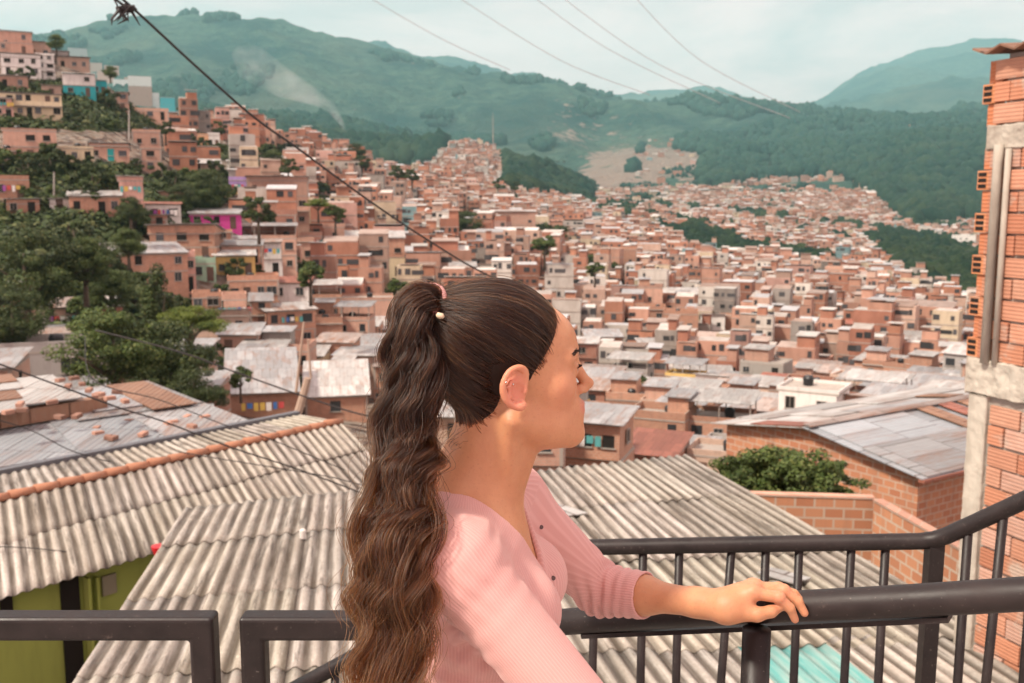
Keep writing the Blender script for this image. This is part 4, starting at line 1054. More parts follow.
# toothed corner: open-ended hollow blocks stick out beyond the corner every other course
for kz, z in end:
    if kz % 2:
        mb = MB(); mb.box(-.07, .085, z + oz + .1, .155, .12, .18)
        for j in range(3): mb.box(-.085, .0225 + .001, z + oz + .045 + j * .055, .095, .006, .036, 1)
        o = mesh_obj('toothed_block', mb.v, mb.f, [MATS['block'], MATS['void']], hH, mb.m, False, [(.58, .24, .11)] * len(mb.f)); 
    else:
        mb = MB(); mb.box(-.02, .12, z + oz + .1, .16, .14, .2); mesh_obj('toothed_block', mb.v, mb.f, [MATS['block']], hH, mb.m, False, [(.52, .19, .09)] * len(mb.f))
def rough(o, amt=.012, seed=0, scale=6):
    sb = o.modifiers.new('sub', 'SUBSURF'); sb.subdivision_type = 'SIMPLE'; sb.levels = sb.render_levels = 4
    tx = bpy.data.textures.new('rough', 'CLOUDS'); tx.noise_scale = .12; d = o.modifiers.new('d', 'DISPLACE'); d.texture = tx; d.strength = amt; d.texture_coords = 'LOCAL'; return o
def longbox(name, x0, x1, y0, y1, z0, z1, mat, amt=.03):
    mb = MB(); nx = max(1, int(round((x1 - x0) / .3))); nz_ = max(1, int(round((z1 - z0) / .3)))
    for i in range(nx):
        for j in range(nz_):
            pass
    # one closed box cut into even cells along its length
    n_ = max(nx, nz_); vs = []; fs = []
    ax = 0 if nx >= nz_ else 2
    for i in range(n_ + 1):
        f = i / n_
        if ax == 0: xx = x0 + (x1 - x0) * f; vs += [(xx, y0, z0), (xx, y1, z0), (xx, y1, z1), (xx, y0, z1)]
        else: zz_ = z0 + (z1 - z0) * f; vs += [(x0, y0, zz_), (x0, y1, zz_), (x1, y1, zz_), (x1, y0, zz_)]
    for i in range(n_):
        for j in range(4): fs.append((i * 4 + j, i * 4 + (j + 1) % 4, i * 4 + 4 + (j + 1) % 4, i * 4 + 4 + j))
    fs.append((0, 1, 2, 3)); fs.append(tuple(n_ * 4 + j for j in (3, 2, 1, 0)))
    mb.add(vs, fs); o = mb.build(name, mat, hH)
    bm_ = o.modifiers.new('b', 'BEVEL'); bm_.width = .01; bm_.limit_method = 'ANGLE'
    return rough(o, amt)
longbox('ring_beam', -.06, Lw, -.045, .2, zA0 + oz, zA1 + oz, MATS['cast'], .05)
longbox('ring_beam', .0, Lw, -.035, .2, zB0 + oz, zB1 + oz, MATS['cast'], .04)
longbox('corner_column', -.03, .19, -.03, .22, .2, zA0 + oz - .01, MATS['cast'], .02)
mb = MB(); mb.tube([(.17, -.06, zA1 + oz - .02), (.17, -.06, zB1 + oz - .35), (.17, -.06, zB1 + oz - .18)], .045, 10)
MATS['pvc'] = simple('pale_pipe', (.52, .47, .38), .5)
mb.build('downpipe', MATS['cast'], hH, True)
mb = MB(); mb.tube([(.275, -.05, zA1 + oz - .02), (.275, -.05, zB1 + oz - .22)], .028, 10); mb.build('downpipe', MATS['cast'], hH, True)
# tin eave
mb = MB()
cs = []
for i in range(41):
    x = -.12 + i * .16; zz_ = ztop + oz + .03 + .03 * math.cos(i * PI)
    cs.append((x, zz_))
vs = []; fs = []
for th in (0, .02):
    for y in (-.16, 3.2):
        for x, zz_ in cs: vs.append((x, y, zz_ + th + (.25 if y > 0 else 0)))
n_ = len(cs)
for i in range(n_ - 1):
    fs += [(i, i + 1, n_ + i + 1, n_ + i), (2 * n_ + i, 3 * n_ + i, 3 * n_ + i + 1, 2 * n_ + i + 1), (i, 2 * n_ + i, 2 * n_ + i + 1, i + 1)]
fs.append((0, n_, 3 * n_, 2 * n_))
mb.add(vs, fs); mb.build('roof', MATS['t_brown'], hH)

# ---------------------------------------------------------------- landing, stairs and railings
nt = NT('dark_brown_paint'); ob = nt.coord(); r1 = nt.noise(ob, 7, 6, .7); r2 = nt.noise(ob, 60, 5, .75); r3 = nt.noise(ob, 170, 3, .6)
c = nt.mix(nt.ramp(r1, [(.38, 0), (.68, 1)]), (.012, .009, .009), (.030, .022, .021)); c = nt.mix(nt.ramp(r2, [(.62, 0), (.72, .8)]), c, (.085, .066, .058)); c = nt.mix(nt.ramp(r3, [(.68, 0), (.74, .6)]), c, (.20, .17, .15))
MATS['rail'] = nt.pbr(c, nt.ramp(r1, [(.3, .34), (.7, .6)]), nt.bump(r2, .25, .002), spec=.35)
fl_ = MB(); fl_.box(0, -1.03, -.1, 9, 5.9, .2); o = fl_.build('landing', MATS['concrete']); tag(o, kind='structure')
st_ = MB()
for i in range(8): st_.box(-.1 - i * .28 - .14, 2.3, -.17 * (i + 1) - .3, .28, .7, .6)
st_.box(.85, 2.3, -.3, 1.9, .7, .6)
for i in range(7): st_.box(1.8 + i * .28 + .14, 2.3, .17 * (i + 1) - .3, .28, .7, .6)
o = st_.build('stairs', MATS['concrete']); tag(o, kind='structure')
R = .0235
# left panel: square tube frame
rl = empty('railing', (-1.2, 1.87, 0)); tag(rl, 'dark railing panel at the lower left corner, ending in a mitred post', 'railing')
def sq(mb, a, b_, w, h=None):
    a, b_ = Vector(a), Vector(b_); h = h or w; t = (b_ - a).normalized(); up = Vector((0, 0, 1)) if abs(t.z) < .9 else Vector((0, 1, 0))
    s = t.cross(up).normalized() * w / 2; u_ = s.cross(t).normalized() * h / 2
    mb.hexa([tuple(p) for p in (a - s - u_, a + s - u_, a + s + u_, a - s + u_, b_ - s - u_, b_ + s - u_, b_ + s + u_, b_ - s + u_)])
Yn = 1.87; zc_ = (zpy(613.5, Yn) + zpy(637, Yn)) / 2; hh_ = abs(zpy(613.5, Yn) - zpy(637, Yn)) * .985
xe = pt(204, 625, Yn).x
def L_frame(name, pts2, parent, w):
    """mitred square-tube frame through the points, one mesh"""
    mb = MB(); P_ = [Vector(p) for p in pts2]; n = len(P_); vs = []; fs = []
    for i, p in enumerate(P_):
        d1 = (P_[i] - P_[i - 1]).normalized() if i else (P_[1] - P_[0]).normalized()
        d2 = (P_[i + 1] - P_[i]).normalized() if i < n - 1 else d1
        t = (d1 + d2).normalized(); k = 1 / max(.3, t.dot(d1)); nrm = Vector((0, -1, 0)); s = t.cross(nrm).normalized() * (w / 2) * k
        for a, b2 in ((-1, -1), (1, -1), (1, 1), (-1, 1)): vs.append(p + s * a + nrm * b2 * w / 2)
    for i in range(n - 1):
        for j in range(4): fs.append((i * 4 + j, i * 4 + (j + 1) % 4, i * 4 + 4 + (j + 1) % 4, i * 4 + 4 + j))
    fs.append((3, 2, 1, 0)); fs.append(tuple((n - 1) * 4 + j for j in range(4)))
    mb.add(vs, fs); o = mb.build(name, MATS['rail'], parent); bevel(o, .008, 3); return o
par(L_frame('frame', [(-3.4, Yn, zc_), (xe, Yn, zc_), (xe, Yn, 0.02)], None, hh_), rl)
for xx in (-2.4, -3.3):
    mb = MB(); sq(mb, (xx, Yn, .02), (xx, Yn, zc_ - hh_ / 2), .03); par(mb.build('baluster', MATS['rail']), rl)
mb = MB(); sq(mb, (-3.4, Yn, .12), (xe - hh_ / 2, Yn, .12), .03); par(mb.build('bottom_bar', MATS['rail']), rl)
# near handrail: from the second panel rising past the hand
rn = empty('railing', (.0, 1.7, 0)); tag(rn, 'near dark handrail under her hand, running from the gap at left to the right edge', 'railing')
x2 = pt(254, 625, Yn).x; xk = pt(470, 625, Yn).x
par(L_frame('frame', [(xk, Yn, zc_), (x2, Yn, zc_), (x2, Yn, 0.02)], None, hh_), rn)
HRp = [pt(455, 626, 1.86), pt(540, 624, 1.81), pt(640, 616, 1.67), pt(775, 607, 1.507), pt(900, 601.5, 1.425), pt(1024, 594, 1.345), pt(1150, 586, 1.26)]
HR = []
for i in range(len(HRp) - 1):
    for k in range(4): HR.append(HRp[i].lerp(HRp[i + 1], k / 4))
HR.append(HRp[-1])
for _ in range(3): HR = [HR[0]] + [(HR[i - 1] + HR[i] * 2 + HR[i + 1]) / 4 for i in range(1, len(HR) - 1)] + [HR[-1]]
mb = MB(); mb.tube(HR, .0243, 20); par(mb.build('handrail', MATS['rail'], smooth=True), rn)
mb = MB(); a, b_ = pt(585, 634, 1.745), pt(950, 617, 1.395); sq(mb, a, b_, .03, .008); par(mb.build('support_strip', MATS['rail']), rn)
pq = pt(757, 622, 1.505)
mb = MB(); mb.tube([(pq.x, pq.y, .02), (pq.x, pq.y, pq.z - .012)], .0225, 16); par(mb.build('post', MATS['rail'], smooth=True), rn)
# far railing
rf = empty('railing', (.4, 2.6, 0)); tag(rf, 'far dark stair railing with slim balusters, beyond her arm', 'railing')
FRp = [pt(190, 745, 2.62), pt(350, 659, 2.6), pt(548, 548, 2.58), pt(935, 541, 2.45), pt(1024, 500.5, 2.3), pt(1150, 440, 2.12)]
mb = MB(); pts_ = []
for i, p in enumerate(FRp):
    if 0 < i < len(FRp) - 1 and i != 1:
        a = (FRp[i - 1] - p).normalized(); b_ = (FRp[i + 1] - p).normalized()
        pts_ += [p + a * .035, p + a * .01 + b_ * .01, p + b_ * .035]
    else: pts_.append(p)
mb.tube(pts_, .0215, 16); par(mb.build('handrail', MATS['rail'], smooth=True), rf)
def raily(px):
    for a, b_ in zip(FRp[:-1], FRp[1:]):
        pa, pb = proj(a), proj(b_)
        if pa[0] <= px <= pb[0]: return a.lerp(b_, (px - pa[0]) / (pb[0] - pa[0]))
bars = [(303,0,.026),(335,0,.014),(440,0,.014),(490,0,.014),(540,0,.026),(598,-4,.014),(647,0,.014),(684,-1,.014),(737,-12,.014),(771,0,.014),(804,0,.014),(855,-6,.014),(888,-1,.014),(935,-7,.03),(970,-7,.014),(1005,-12,.014),(1040,-8,.014)]
for i, (px, lean, w_) in enumerate(bars):
    p = raily(px + .01); q = p.copy(); q.z -= 1.0
    Lp = proj(q)
    # slight lean along the rail as in the photograph
    want = px + lean * (Lp[1] - proj(p)[1]) / 90.0
    nat = Lp[0]; q.x += max(-.12, min(.12, (want - nat) / F * q.y * .6)) if abs(lean) > 3 else 0
    mb = MB()
    if w_ > .02: sq(mb, q, p, w_ * 1.25)
    else: mb.tube([q, p], w_ * .82, 10)
    par(mb.build('post' if w_ > .02 else 'baluster', MATS['rail'], smooth=w_ < .02), rf)

# ---------------------------------------------------------------- cables
MATS['cable'] = simple('black_cable', (.03, .028, .028), .6)
MATS['wire'] = simple('grey_wire', (.40, .42, .43), .6)
def cable(px_, Ys, r, label, group=None, mat='cable', sag=0, name='cable', n=40):
    P_ = [pt(x, y, Y) for (x, y), Y in zip(px_, Ys)]; pts = []
    m_ = len(P_)
    def cr(p0, p1, p2, p3, t): return .5 * ((2 * p1) + (-p0 + p2) * t + (2 * p0 - 5 * p1 + 4 * p2 - p3) * t * t + (-p0 + 3 * p1 - 3 * p2 + p3) * t ** 3)
    for i in range(m_ - 1):
        for k in range(8): pts.append(cr(P_[max(0, i - 1)], P_[i], P_[i + 1], P_[min(m_ - 1, i + 2)], k / 8))
    pts.append(P_[-1]); mb = MB(); mb.tube(pts, r, 6); o = mb.build(name, MATS[mat], smooth=True); tag(o, label, 'cable', group); return o
cable([(85,-30),(127,3),(200,70),(255,118),(300,150),(350,187),(400,222),(450,254),(478,270),(560,312)], [7,7.3,8,8.6,9.2,9.8,10.5,11.2,11.6,13], .011, 'thick black cable swooping down from the top left to behind her head')
mb = MB()
p = pt(127, 9, 7.3)
for i in range(9):
    a = p + Vector((rnd.uniform(-.05, .04), rnd.uniform(-.03, .03), rnd.uniform(-.02, .03)))
    mb.tube([a, a + Vector((rnd.uniform(-.07, .05), rnd.uniform(-.04, .04), rnd.uniform(-.07, .05))), a + Vector((rnd.uniform(-.06, .06), 0, rnd.uniform(-.12, -.02)))], [.012, .009, .003], 5)
mb.tube([p + Vector((-.07, 0, -.005)), p + Vector((.05, 0, .012))], [.025, .018], 8); o = mb.build('cable_clamp', MATS['cable']); tag(o, 'tangled black splice hanging on the thick cable at upper left', 'cable splice')
o = cable([(230,105),(245,130),(300,188),(318,200),(318,140)], [9]*5, .004, 'x') ; bpy.data.objects.remove(o)
cable([(-20,357),(60,386),(120,408),(165,422),(230,447),(300,470),(380,500)], [12,12.5,13,13.4,14,14.6,15.4], .011, 'upper black cable crossing the tin roof from the left edge')
cable([(85,336),(94,380),(160,400),(225,425),(262,436),(345,470)], [15,14,14,14,14.2,15], .008, 'black cable draped over the right half of the tin roof')
cable([(95,330),(180,352),(235,372),(300,395),(352,412),(380,418)], [20,20,20,20,20,20], .017, 'black cable running in front of the two brick sheds')
cable([(-20,415),(30,430),(70,450),(110,462)], [13,13.4,13.8,14.2], .007, 'thin black cable over the bluish tin at the left edge')
cable([(-20,546),(30,548),(90,553),(155,549)], [14,14.2,14.5,14.9], .008, 'thin black wire sagging across the corrugated roof to the red cup')
cable([(180,452),(215,458),(290,470),(335,478),(372,488)], [16.5]*5, .009, 'dark wire lying on the corrugated roof left of the ponytail')
for i, (a, b_, c) in enumerate((((360,-8),(440,38),(510,70)), ((450,-8),(560,60),(650,95)), ((527,-8),(610,50),(720,103)), ((555,-8),(660,65),(790,118)), ((630,-8),(700,60),(800,112)))):
    cable([a, b_, c], [300, 305, 310], .10, ('leftmost','second','middle','fourth','rightmost')[i] + ' from the left of the five thin power lines slanting across the sky', 'power lines across the sky', 'wire', name='power_line')
# little things on the roofs
MATS['redplastic'] = simple('red_plastic', (.60, .02, .03), .35)
p = pt(159, 551, 14.2); mb = MB(); mb.tube([p + Vector((0, 0, -.08)), p + Vector((0, 0, .03)), p + Vector((0, 0, .08))], [.06, .10, .11], 14)
o = mb.build('cup', MATS['redplastic'], smooth=False); tag(o, 'red plastic cup at the edge of the corrugated roof', 'cup')
p = ptplane(303, 540, ra, rb_); mb = MB(); mb.tube([p + Vector((0, 0, .03)), p + Vector((0, 0, .14)), p + Vector((0, 0, .16))], [.045, .045, .02], 12)
o = mb.build('bottle', MATS['p_white'], smooth=False); tag(o, 'small white bottle standing on the big corrugated roof', 'bottle')
# shed posts and antenna by the two sheds
MATS['wood'] = simple('weathered_wood', (.42, .31, .24), .8)
for (a, b_, Y, r_, lab) in (((295,424),(308,378),48,.22,'thick leaning wooden beam between the two brick sheds'), ((296,392),(304,322),48,.07,'thin slanting pole above the leaning beam'), ((311,378),(308,340),48,.06,'thin upright pole beside the slanting one')):
    mb = MB(); mb.tube([pt(*a, Y), pt(*b_, Y)], [r_, r_ * .8], 8); o = mb.build('wooden_pole', MATS['wood']); tag(o, lab, 'pole')
mb = MB(); p = hit(493, 150, 900); 
if p: 
    q = pt(493, 113, p.y); mb.tube([p, q], [1.6, .5], 4); o = mb.build('antenna_mast', MATS['b_salmon']); tag(o, 'thin red and white antenna mast on the far hill', 'mast')
for (px, y0, y1, Y) in ((54, 172, 205, 150), (129, 110, 140, 190)):
    mb = MB(); mb.tube([pt(px, y1, Y), pt(px, y0, Y)], [.16, .11], 8); o = mb.build('utility_pole', MATS['concrete']); tag(o, 'concrete utility pole on the green slope ' + ('under the salmon house row' if px < 90 else 'left of the salmon cube house'), 'pole')
# ---------------------------------------------------------------- trees and shrubs
def m_leaf(name, c1, c2, c3, tr=.12):
    nt = NT(name); tn = nt.n('ShaderNodeAttribute', attribute_name='tint').outputs['Color']
    s = nt.n('ShaderNodeSeparateColor', {0: tn})
    c = nt.mix(s.outputs[0], c1, c2); c = nt.mix(nt.ramp(s.outputs[1], [(.72, 0), (1.0, .9)]), c, c3)
    c = vary(nt, c, .15)
    b = nt.n('ShaderNodeBsdfPrincipled', {'Base Color': c, 'Roughness': .55, 'Specular IOR Level': .25})
    t = nt.n('ShaderNodeBsdfTranslucent', {'Color': c})
    m = nt.n('ShaderNodeMixShader', {0: tr, 1: b.outputs[0], 2: t.outputs[0]})
    nt.n('ShaderNodeOutputMaterial', {'Surface': m.outputs[0]}); return nt.mat
MATS['leaf_dark'] = m_leaf('dark_leaves', (.022, .035, .012), (.055, .085, .022), (.13, .14, .05))
MATS['leaf_mid'] = m_leaf('mid_leaves', (.03, .052, .014), (.085, .125, .03), (.17, .19, .06))
MATS['leaf_bright'] = m_leaf('bright_leaves', (.05, .085, .015), (.16, .21, .035), (.24, .28, .07), .2)
MATS['bark'] = simple('bark', (.10, .075, .055), .9)
def crown_mesh(seed, rx, ry, rz, nclump, leaves, ls, mat, flat=1.0, shape='round'):
    r = np.random.RandomState(seed)
    cc = []
    while len(cc) < nclump:
        p = r.uniform(-1, 1, 3); q = np.linalg.norm(p)
        if q > 1 or q < .35: continue
        if shape == 'cone' and np.hypot(p[0], p[1]) > (1 - (p[2] + 1) / 2) * .95 + .12: continue
        if shape == 'umbrella' and p[2] < -.15: continue
        cc.append(p)
    cc = np.array(cc); cr = r.uniform(.20, .42, nclump)
    per = leaves // nclump; P = []; N = []; T_ = []
    for c, q in zip(cc, cr):
        d = r.normal(size=(per, 3)); d /= np.linalg.norm(d, axis=1)[:, None]; rad = q * (1 - r.rand(per) ** 2.2 * .7)
        p = c + d * rad[:, None] * np.array([1, 1, .72]); P.append(p)
        n_ = d * .7 + np.array([0, 0, .55]) + r.normal(size=(per, 3)) * .45; N.append(n_)
        T_.append(np.stack([np.clip(r.normal(.5, .22) + r.normal(0, .16, per) + d[:, 2] * .12, 0, 1), r.rand(per), np.zeros(per)], 1))
    P = np.concatenate(P) * np.array([rx, ry, rz]); N = np.concatenate(N); N /= np.linalg.norm(N, axis=1)[:, None]; T_ = np.concatenate(T_)
    a = np.cross(N, r.normal(size=N.shape)); a /= np.linalg.norm(a, axis=1)[:, None]; b_ = np.cross(N, a)
    s = (ls * r.uniform(.6, 1.3, len(P)))[:, None]
    V = np.stack([P - a * s, P - b_ * s * .5 + a * s * .1, P + a * s, P + b_ * s * .5 + a * s * .1], 1).reshape(-1, 3)
    Fc = np.arange(len(V)).reshape(-1, 4)
    return V, Fc, np.repeat(T_, 4, 0)
def tree_proto(seed, rx, rz, trunk_h, nclump, leaves, ls, mat, shape='round'):
    V, Fc, T_ = crown_mesh(seed, rx, rx, rz, nclump, leaves, ls, mat, shape=shape)
    V[:, 2] += trunk_h + rz * .8
    r = random.Random(seed); mb = MB()
    top = trunk_h + rz * 1.2
    mb.tube([(0, 0, -2), (r.uniform(-.2, .2), 0, trunk_h * .6), (r.uniform(-.3, .3), r.uniform(-.3, .3), top)], [.09 * rx + .06, .07 * rx + .04, .02 * rx], 8)
    for i in range(7):
        a = r.uniform(0, 6.28); z0 = trunk_h * r.uniform(.6, 1.1); L = rx * r.uniform(.5, .85)
        mb.tube([(0, 0, z0), (math.cos(a) * L * .5, math.sin(a) * L * .5, z0 + rz * .45), (math.cos(a) * L, math.sin(a) * L, z0 + rz * r.uniform(.6, 1.1))], [.045 * rx, .03 * rx, .008 * rx], 6)
    return (V, Fc, T_, mat, mb)
PROT = {}
def get_proto(key):
    if key in PROT: return PROT[key]
    spec = dict(
        big_dark=(31, 5.0, 4.0, 3.0, 46, 26000, .16, 'leaf_dark'), big_mid=(32, 5.0, 3.6, 2.6, 46, 26000, .16, 'leaf_mid'), bright=(33, 4.2, 2.2, 3.0, 34, 18000, .13, 'leaf_bright', 'umbrella'),
        pointed=(34, 2.2, 4.6, 1.2, 26, 12000, .15, 'leaf_dark', 'cone'), olive=(35, 4.4, 3.0, 2.0, 40, 18000, .16, 'leaf_mid'),
        small=(36, 2.2, 1.9, 1.0, 16, 3000, .22, 'leaf_dark'), smallb=(37, 2.2, 1.7, .8, 16, 3000, .22, 'leaf_mid'), far=(38, 3.4, 3.2, 1.2, 16, 1500, .5, 'leaf_dark'), shrub=(39, 1.8, 1.0, .1, 14, 1800, .18, 'leaf_mid'))[key]
    V, Fc, T_, mat, mb = tree_proto(*spec[:8], shape=spec[8] if len(spec) > 8 else 'round')
    cm = mesh_obj('crown', V, Fc, MATS[mat], cols=T_); tm = mb.build('trunk', MATS['bark'], smooth=True)
    me, mt = cm.data, tm.data; bpy.data.objects.remove(cm); bpy.data.objects.remove(tm); PROT[key] = (me, mt, spec); return PROT[key]
TREES = []
def tree(key, p, s, label=None, group=None, name='tree', sz=1.0):
    me, mt, spec = get_proto(key)
    e = empty(name, p, rnd.uniform(0, 6.28)); e.scale = (s, s, s * sz)
    c = bpy.data.objects.new('crown', me); COL.objects.link(c); c.parent = e
    t = bpy.data.objects.new('trunk', mt); COL.objects.link(t); t.parent = e
    tag(e, label, 'shrub' if name == 'shrub' else 'tree', group); TREES.append(dict(o=e, named=bool(label), key=key, p=Vector(p) + Vector((0, 0, 2 * s)))); return e
def ptree(key, px, py, rpx, label, Y=None, **kw):
    """crown centre and radius in photo pixels"""
    me, mt, spec = get_proto(key); rx, rz, th = spec[1:4]
    if Y is None: h_ = hit(px, py + rpx * .8); Y = h_.y if h_ else 100
    c = pt(px, py, Y); s = rpx / F * Y / rx * .92
    return tree(key, (c.x, c.y, c.z - (th + rz * .8) * s), s, label, **kw)
BT = [('big_dark', 26, 268, 50, 'huge dark spreading tree at the left edge below the pink tower', 88), ('big_mid', 84, 262, 33, 'leafy right half of the tree mass right of the huge dark tree', 92),
      ('big_dark', 10, 315, 38, 'dark rounded tree in the lower left corner of the tree group', 74), ('big_mid', 110, 290, 28, 'mid green tree above the wavy-roofed red brick house', 98),
      ('pointed', 157, 305, 25, 'pointed pale-edged tree standing tall in the middle of the grove', 76), ('bright', 190, 326, 36, 'bright yellow-green flat-topped tree right of the pointed tree', 74),
      ('olive', 112, 348, 54, 'broad olive green tree right above the rusty tin roof', 62), ('big_dark', 165, 358, 52, 'dark tree in the middle of the grove below the pointed tree', 64),
      ('big_dark', 195, 392, 34, 'dark shaded tree at the foot of the grove by the sheds', 60), ('smallb', 240, 378, 15, 'light green shrub left of the small shed roof', 66),
      ('big_dark', 140, 400, 30, 'dark undergrowth tree right behind the peak of the tin roof', 56), ('olive', 128, 243, 20, 'grey-green tree under the slender pink tower', 112),
      ('olive', 56, 42, 10, 'round tree on the hilltop skyline at upper left', 262), ('olive', 110, 72, 8, 'small skyline tree between the teal and the salmon hilltop houses', 262),
      ('big_dark', 130, 208, 15, 'dark tree hiding the foot of the slope left of the magenta house', 135), ('big_dark', 205, 190, 26, 'wide dark tree above the magenta house', 175),
      ('big_dark', 180, 200, 20, 'dark tree left of the yellow-walled path', 170), ('small', 258, 210, 18, 'dark dome-shaped tree in front of the big salmon block', 150),
      ('olive', 272, 160, 14, 'rounded tree left of the house hung with blue washing', 240), ('small', 288, 166, 10, 'small dark tree touching the house hung with blue washing', 235), ('olive', 190, 130, 9, 'tree above the peach coloured house', 300),
      ('small', 218, 128, 9, 'dark small tree on the spur right of the peach coloured house', 300), ('smallb', 232, 150, 8, 'green bush tree below the pale white-roofed house', 250), ('smallb', 200, 158, 9, 'light green tree under the peach coloured house', 230),
      ('big_dark', 355, 152, 11, 'dark tree alone on the spur crest in the middle distance', 400), ('small', 362, 162, 9, 'low dark tree below the lone crest tree', 390), ('small', 398, 172, 9, 'dark tree in front of a white house on the crest', 420), ('small', 412, 175, 8, 'second dark tree to the right of the white crest house', 420),
      ('bright', 318, 205, 12, 'light green tree right of the big salmon block', 175), ('smallb', 335, 214, 12, 'green slope shrub below the light green tree', 175),
      ('big_dark', 468, 222, 14, 'dark tree left of the wide salmon block', 300), ('small', 500, 184, 8, 'dark tree on the crest above the wide salmon block', 640), ('small', 515, 186, 6, 'small dark tree at the right of the crest pair above the salmon block', 640),
      ('smallb', 545, 246, 14, 'olive bush on the dark bank left of the big orange block', 250), ('smallb', 595, 270, 10, 'bush on the green bank below the big orange block', 205), ('smallb', 310, 275, 18, 'olive bush under the salmon house left of the brick over cream one', 125),
      ('smallb', 400, 290, 14, 'low green bush under the painted corner', 140), ('small', 602, 445, 13, 'dark bush close under the chin', 84), ('small', 603, 460, 12, 'dark bush just below the one under the chin', 80), ('smallb', 641, 382, 9, 'small green bush between houses right of the face', 130),
      ('small', 165, 110 + 18, 9, 'dark tree under the thin white ridge house', 215), ('small', 186, 111, 8, 'dark round tree at the right end of the left ridge', 300)]
for k, px, py, r_, lab, Y in BT: ptree(k, px, py, r_, lab, Y)
# leafy bush on the terrace in front of the warehouse
V, Fc, T_ = crown_mesh(77, 1.0, .75, .62, 60, 7000, .05, 'leaf_mid')
c = pt(745, 476, 22.3); c2 = pt(812, 482, 22.0)
Vs = []; Fs = []; Ts = []
for k, (px, py, s) in enumerate(((730, 477, .62), (757, 474, .78), (785, 474, .85), (812, 478, .80), (836, 484, .6), (720, 482, .45), (770, 486, .8))):
    V, Fc, T_ = crown_mesh(80 + k, 1.0, .9, .72, 26, 5200, .065, 'leaf_mid')
    p = pt(px, py, 22.0); Vs.append(V * s + np.array(p)); Fs.append(Fc + sum(len(v) for v in Vs[:-1])); Ts.append(T_)
g0 = empty('shrub', (c.x, c.y, -5.5)); tag(g0, 'glossy dark green bush spilling over the terrace wall in front of the warehouse', 'shrub')
par(mesh_obj('crown', np.concatenate(Vs), np.concatenate(Fs), MATS['leaf_mid'], cols=np.concatenate(Ts)), g0)
mb = MB()
for px in (735, 765, 795, 825):
    a = pt(px, 486, 22.0); mb.tube([(a.x, a.y, -6.5), (a.x + .1, a.y, a.z - .4), tuple(a)], [.07, .05, .02], 6)
par(mb.build('trunk', MATS['bark']), g0)
# shrubs and trees strewn over the green slopes between the houses
GN = 'trees and shrubs scattered over the green slopes'
cnt = 0
for gi, g_ in enumerate(GREEN):
    if gi in (18,): continue
    xs = [p[0] for p in g_]; ys = [p[1] for p in g_]
    area = (max(xs) - min(xs)) * (max(ys) - min(ys)); m = int(min(16, max(3, area / 220)))
    for k in range(m):
        for tr_ in range(20):
            px = rnd.uniform(max(-20, min(xs)), min(1000, max(xs))); py = rnd.uniform(min(ys), max(ys))
            if masked(px, py): break
        h_ = hit(px, py)
        if h_ is None: continue
        Y = h_.y; key = rnd.choice(('small', 'smallb', 'shrub', 'small')) if Y < 330 else 'far'
        s = rnd.uniform(.5, 1.15) * (1.0 if Y < 330 else 1.3)
        tree(key, h_, s, None, GN, 'shrub' if key == 'shrub' else 'tree'); cnt += 1
# a few trees pushing up between town houses
for k in range(150):
    px = rnd.uniform(180, 960); py = rnd.uniform(232, 400); h_ = hit(px, py)
    if h_ and free(h_.x, h_.y, -.8): tree(rnd.choice(('small', 'smallb')), h_, rnd.uniform(.5, .95), None, GN); cnt += 1
print('scatter trees', cnt)
# woodland too thick to count: low crowns merged into one mass
ph = (1 + 5 ** .5) / 2
ico = np.array([(-1,ph,0),(1,ph,0),(-1,-ph,0),(1,-ph,0),(0,-1,ph),(0,1,ph),(0,-1,-ph),(0,1,-ph),(ph,0,-1),(ph,0,1),(-ph,0,-1),(-ph,0,1)]) / 1.9
icf = np.array([(0,11,5),(0,5,1),(0,1,7),(0,7,10),(0,10,11),(1,5,9),(5,11,4),(11,10,2),(10,7,6),(7,1,8),(3,9,4),(3,4,2),(3,2,6),(3,6,8),(3,8,9),(4,9,5),(2,4,11),(6,2,10),(8,6,7),(9,8,1)])
def wood(n, gen, rmin, rmax, seed, dens=1):
    r = np.random.RandomState(seed); x, y = gen(r, n); z = hz(x, y); R_ = r.uniform(rmin, rmax, len(x))
    V = ico[None] * R_[:, None, None] * r.uniform(.65, 1.3, (len(x), 12, 1)); V[..., 2] *= r.uniform(.9, 1.5, (len(x), 1))
    V += np.stack([x, y, z + R_ * .7], 1)[:, None]
    Fc = icf[None] + (np.arange(len(x)) * 12)[:, None, None]
    T_ = np.stack([np.clip(r.normal(.45, .3, len(x)), 0, 1), r.rand(len(x)) ** .8, np.zeros(len(x))], 1)
    return V.reshape(-1, 3), Fc.reshape(-1, 3), np.repeat(T_, 12, 0)
def pix(x, y):
    z = hz(x, y); d = y * cP - (z - CAMZ) * sP
    return CX + F * x / d, CY - F * (y * sP + (z - CAMZ) * cP) / d
def inpix(poly, y0, y1, a0, a1):
    def g(r, n):
        y = np.exp(r.uniform(math.log(y0), math.log(y1), n)); x = r.uniform(a0, a1, n) * y
        px, py = pix(x, y); k = inpoly(px, py, poly); return x[k], y[k]
    return g
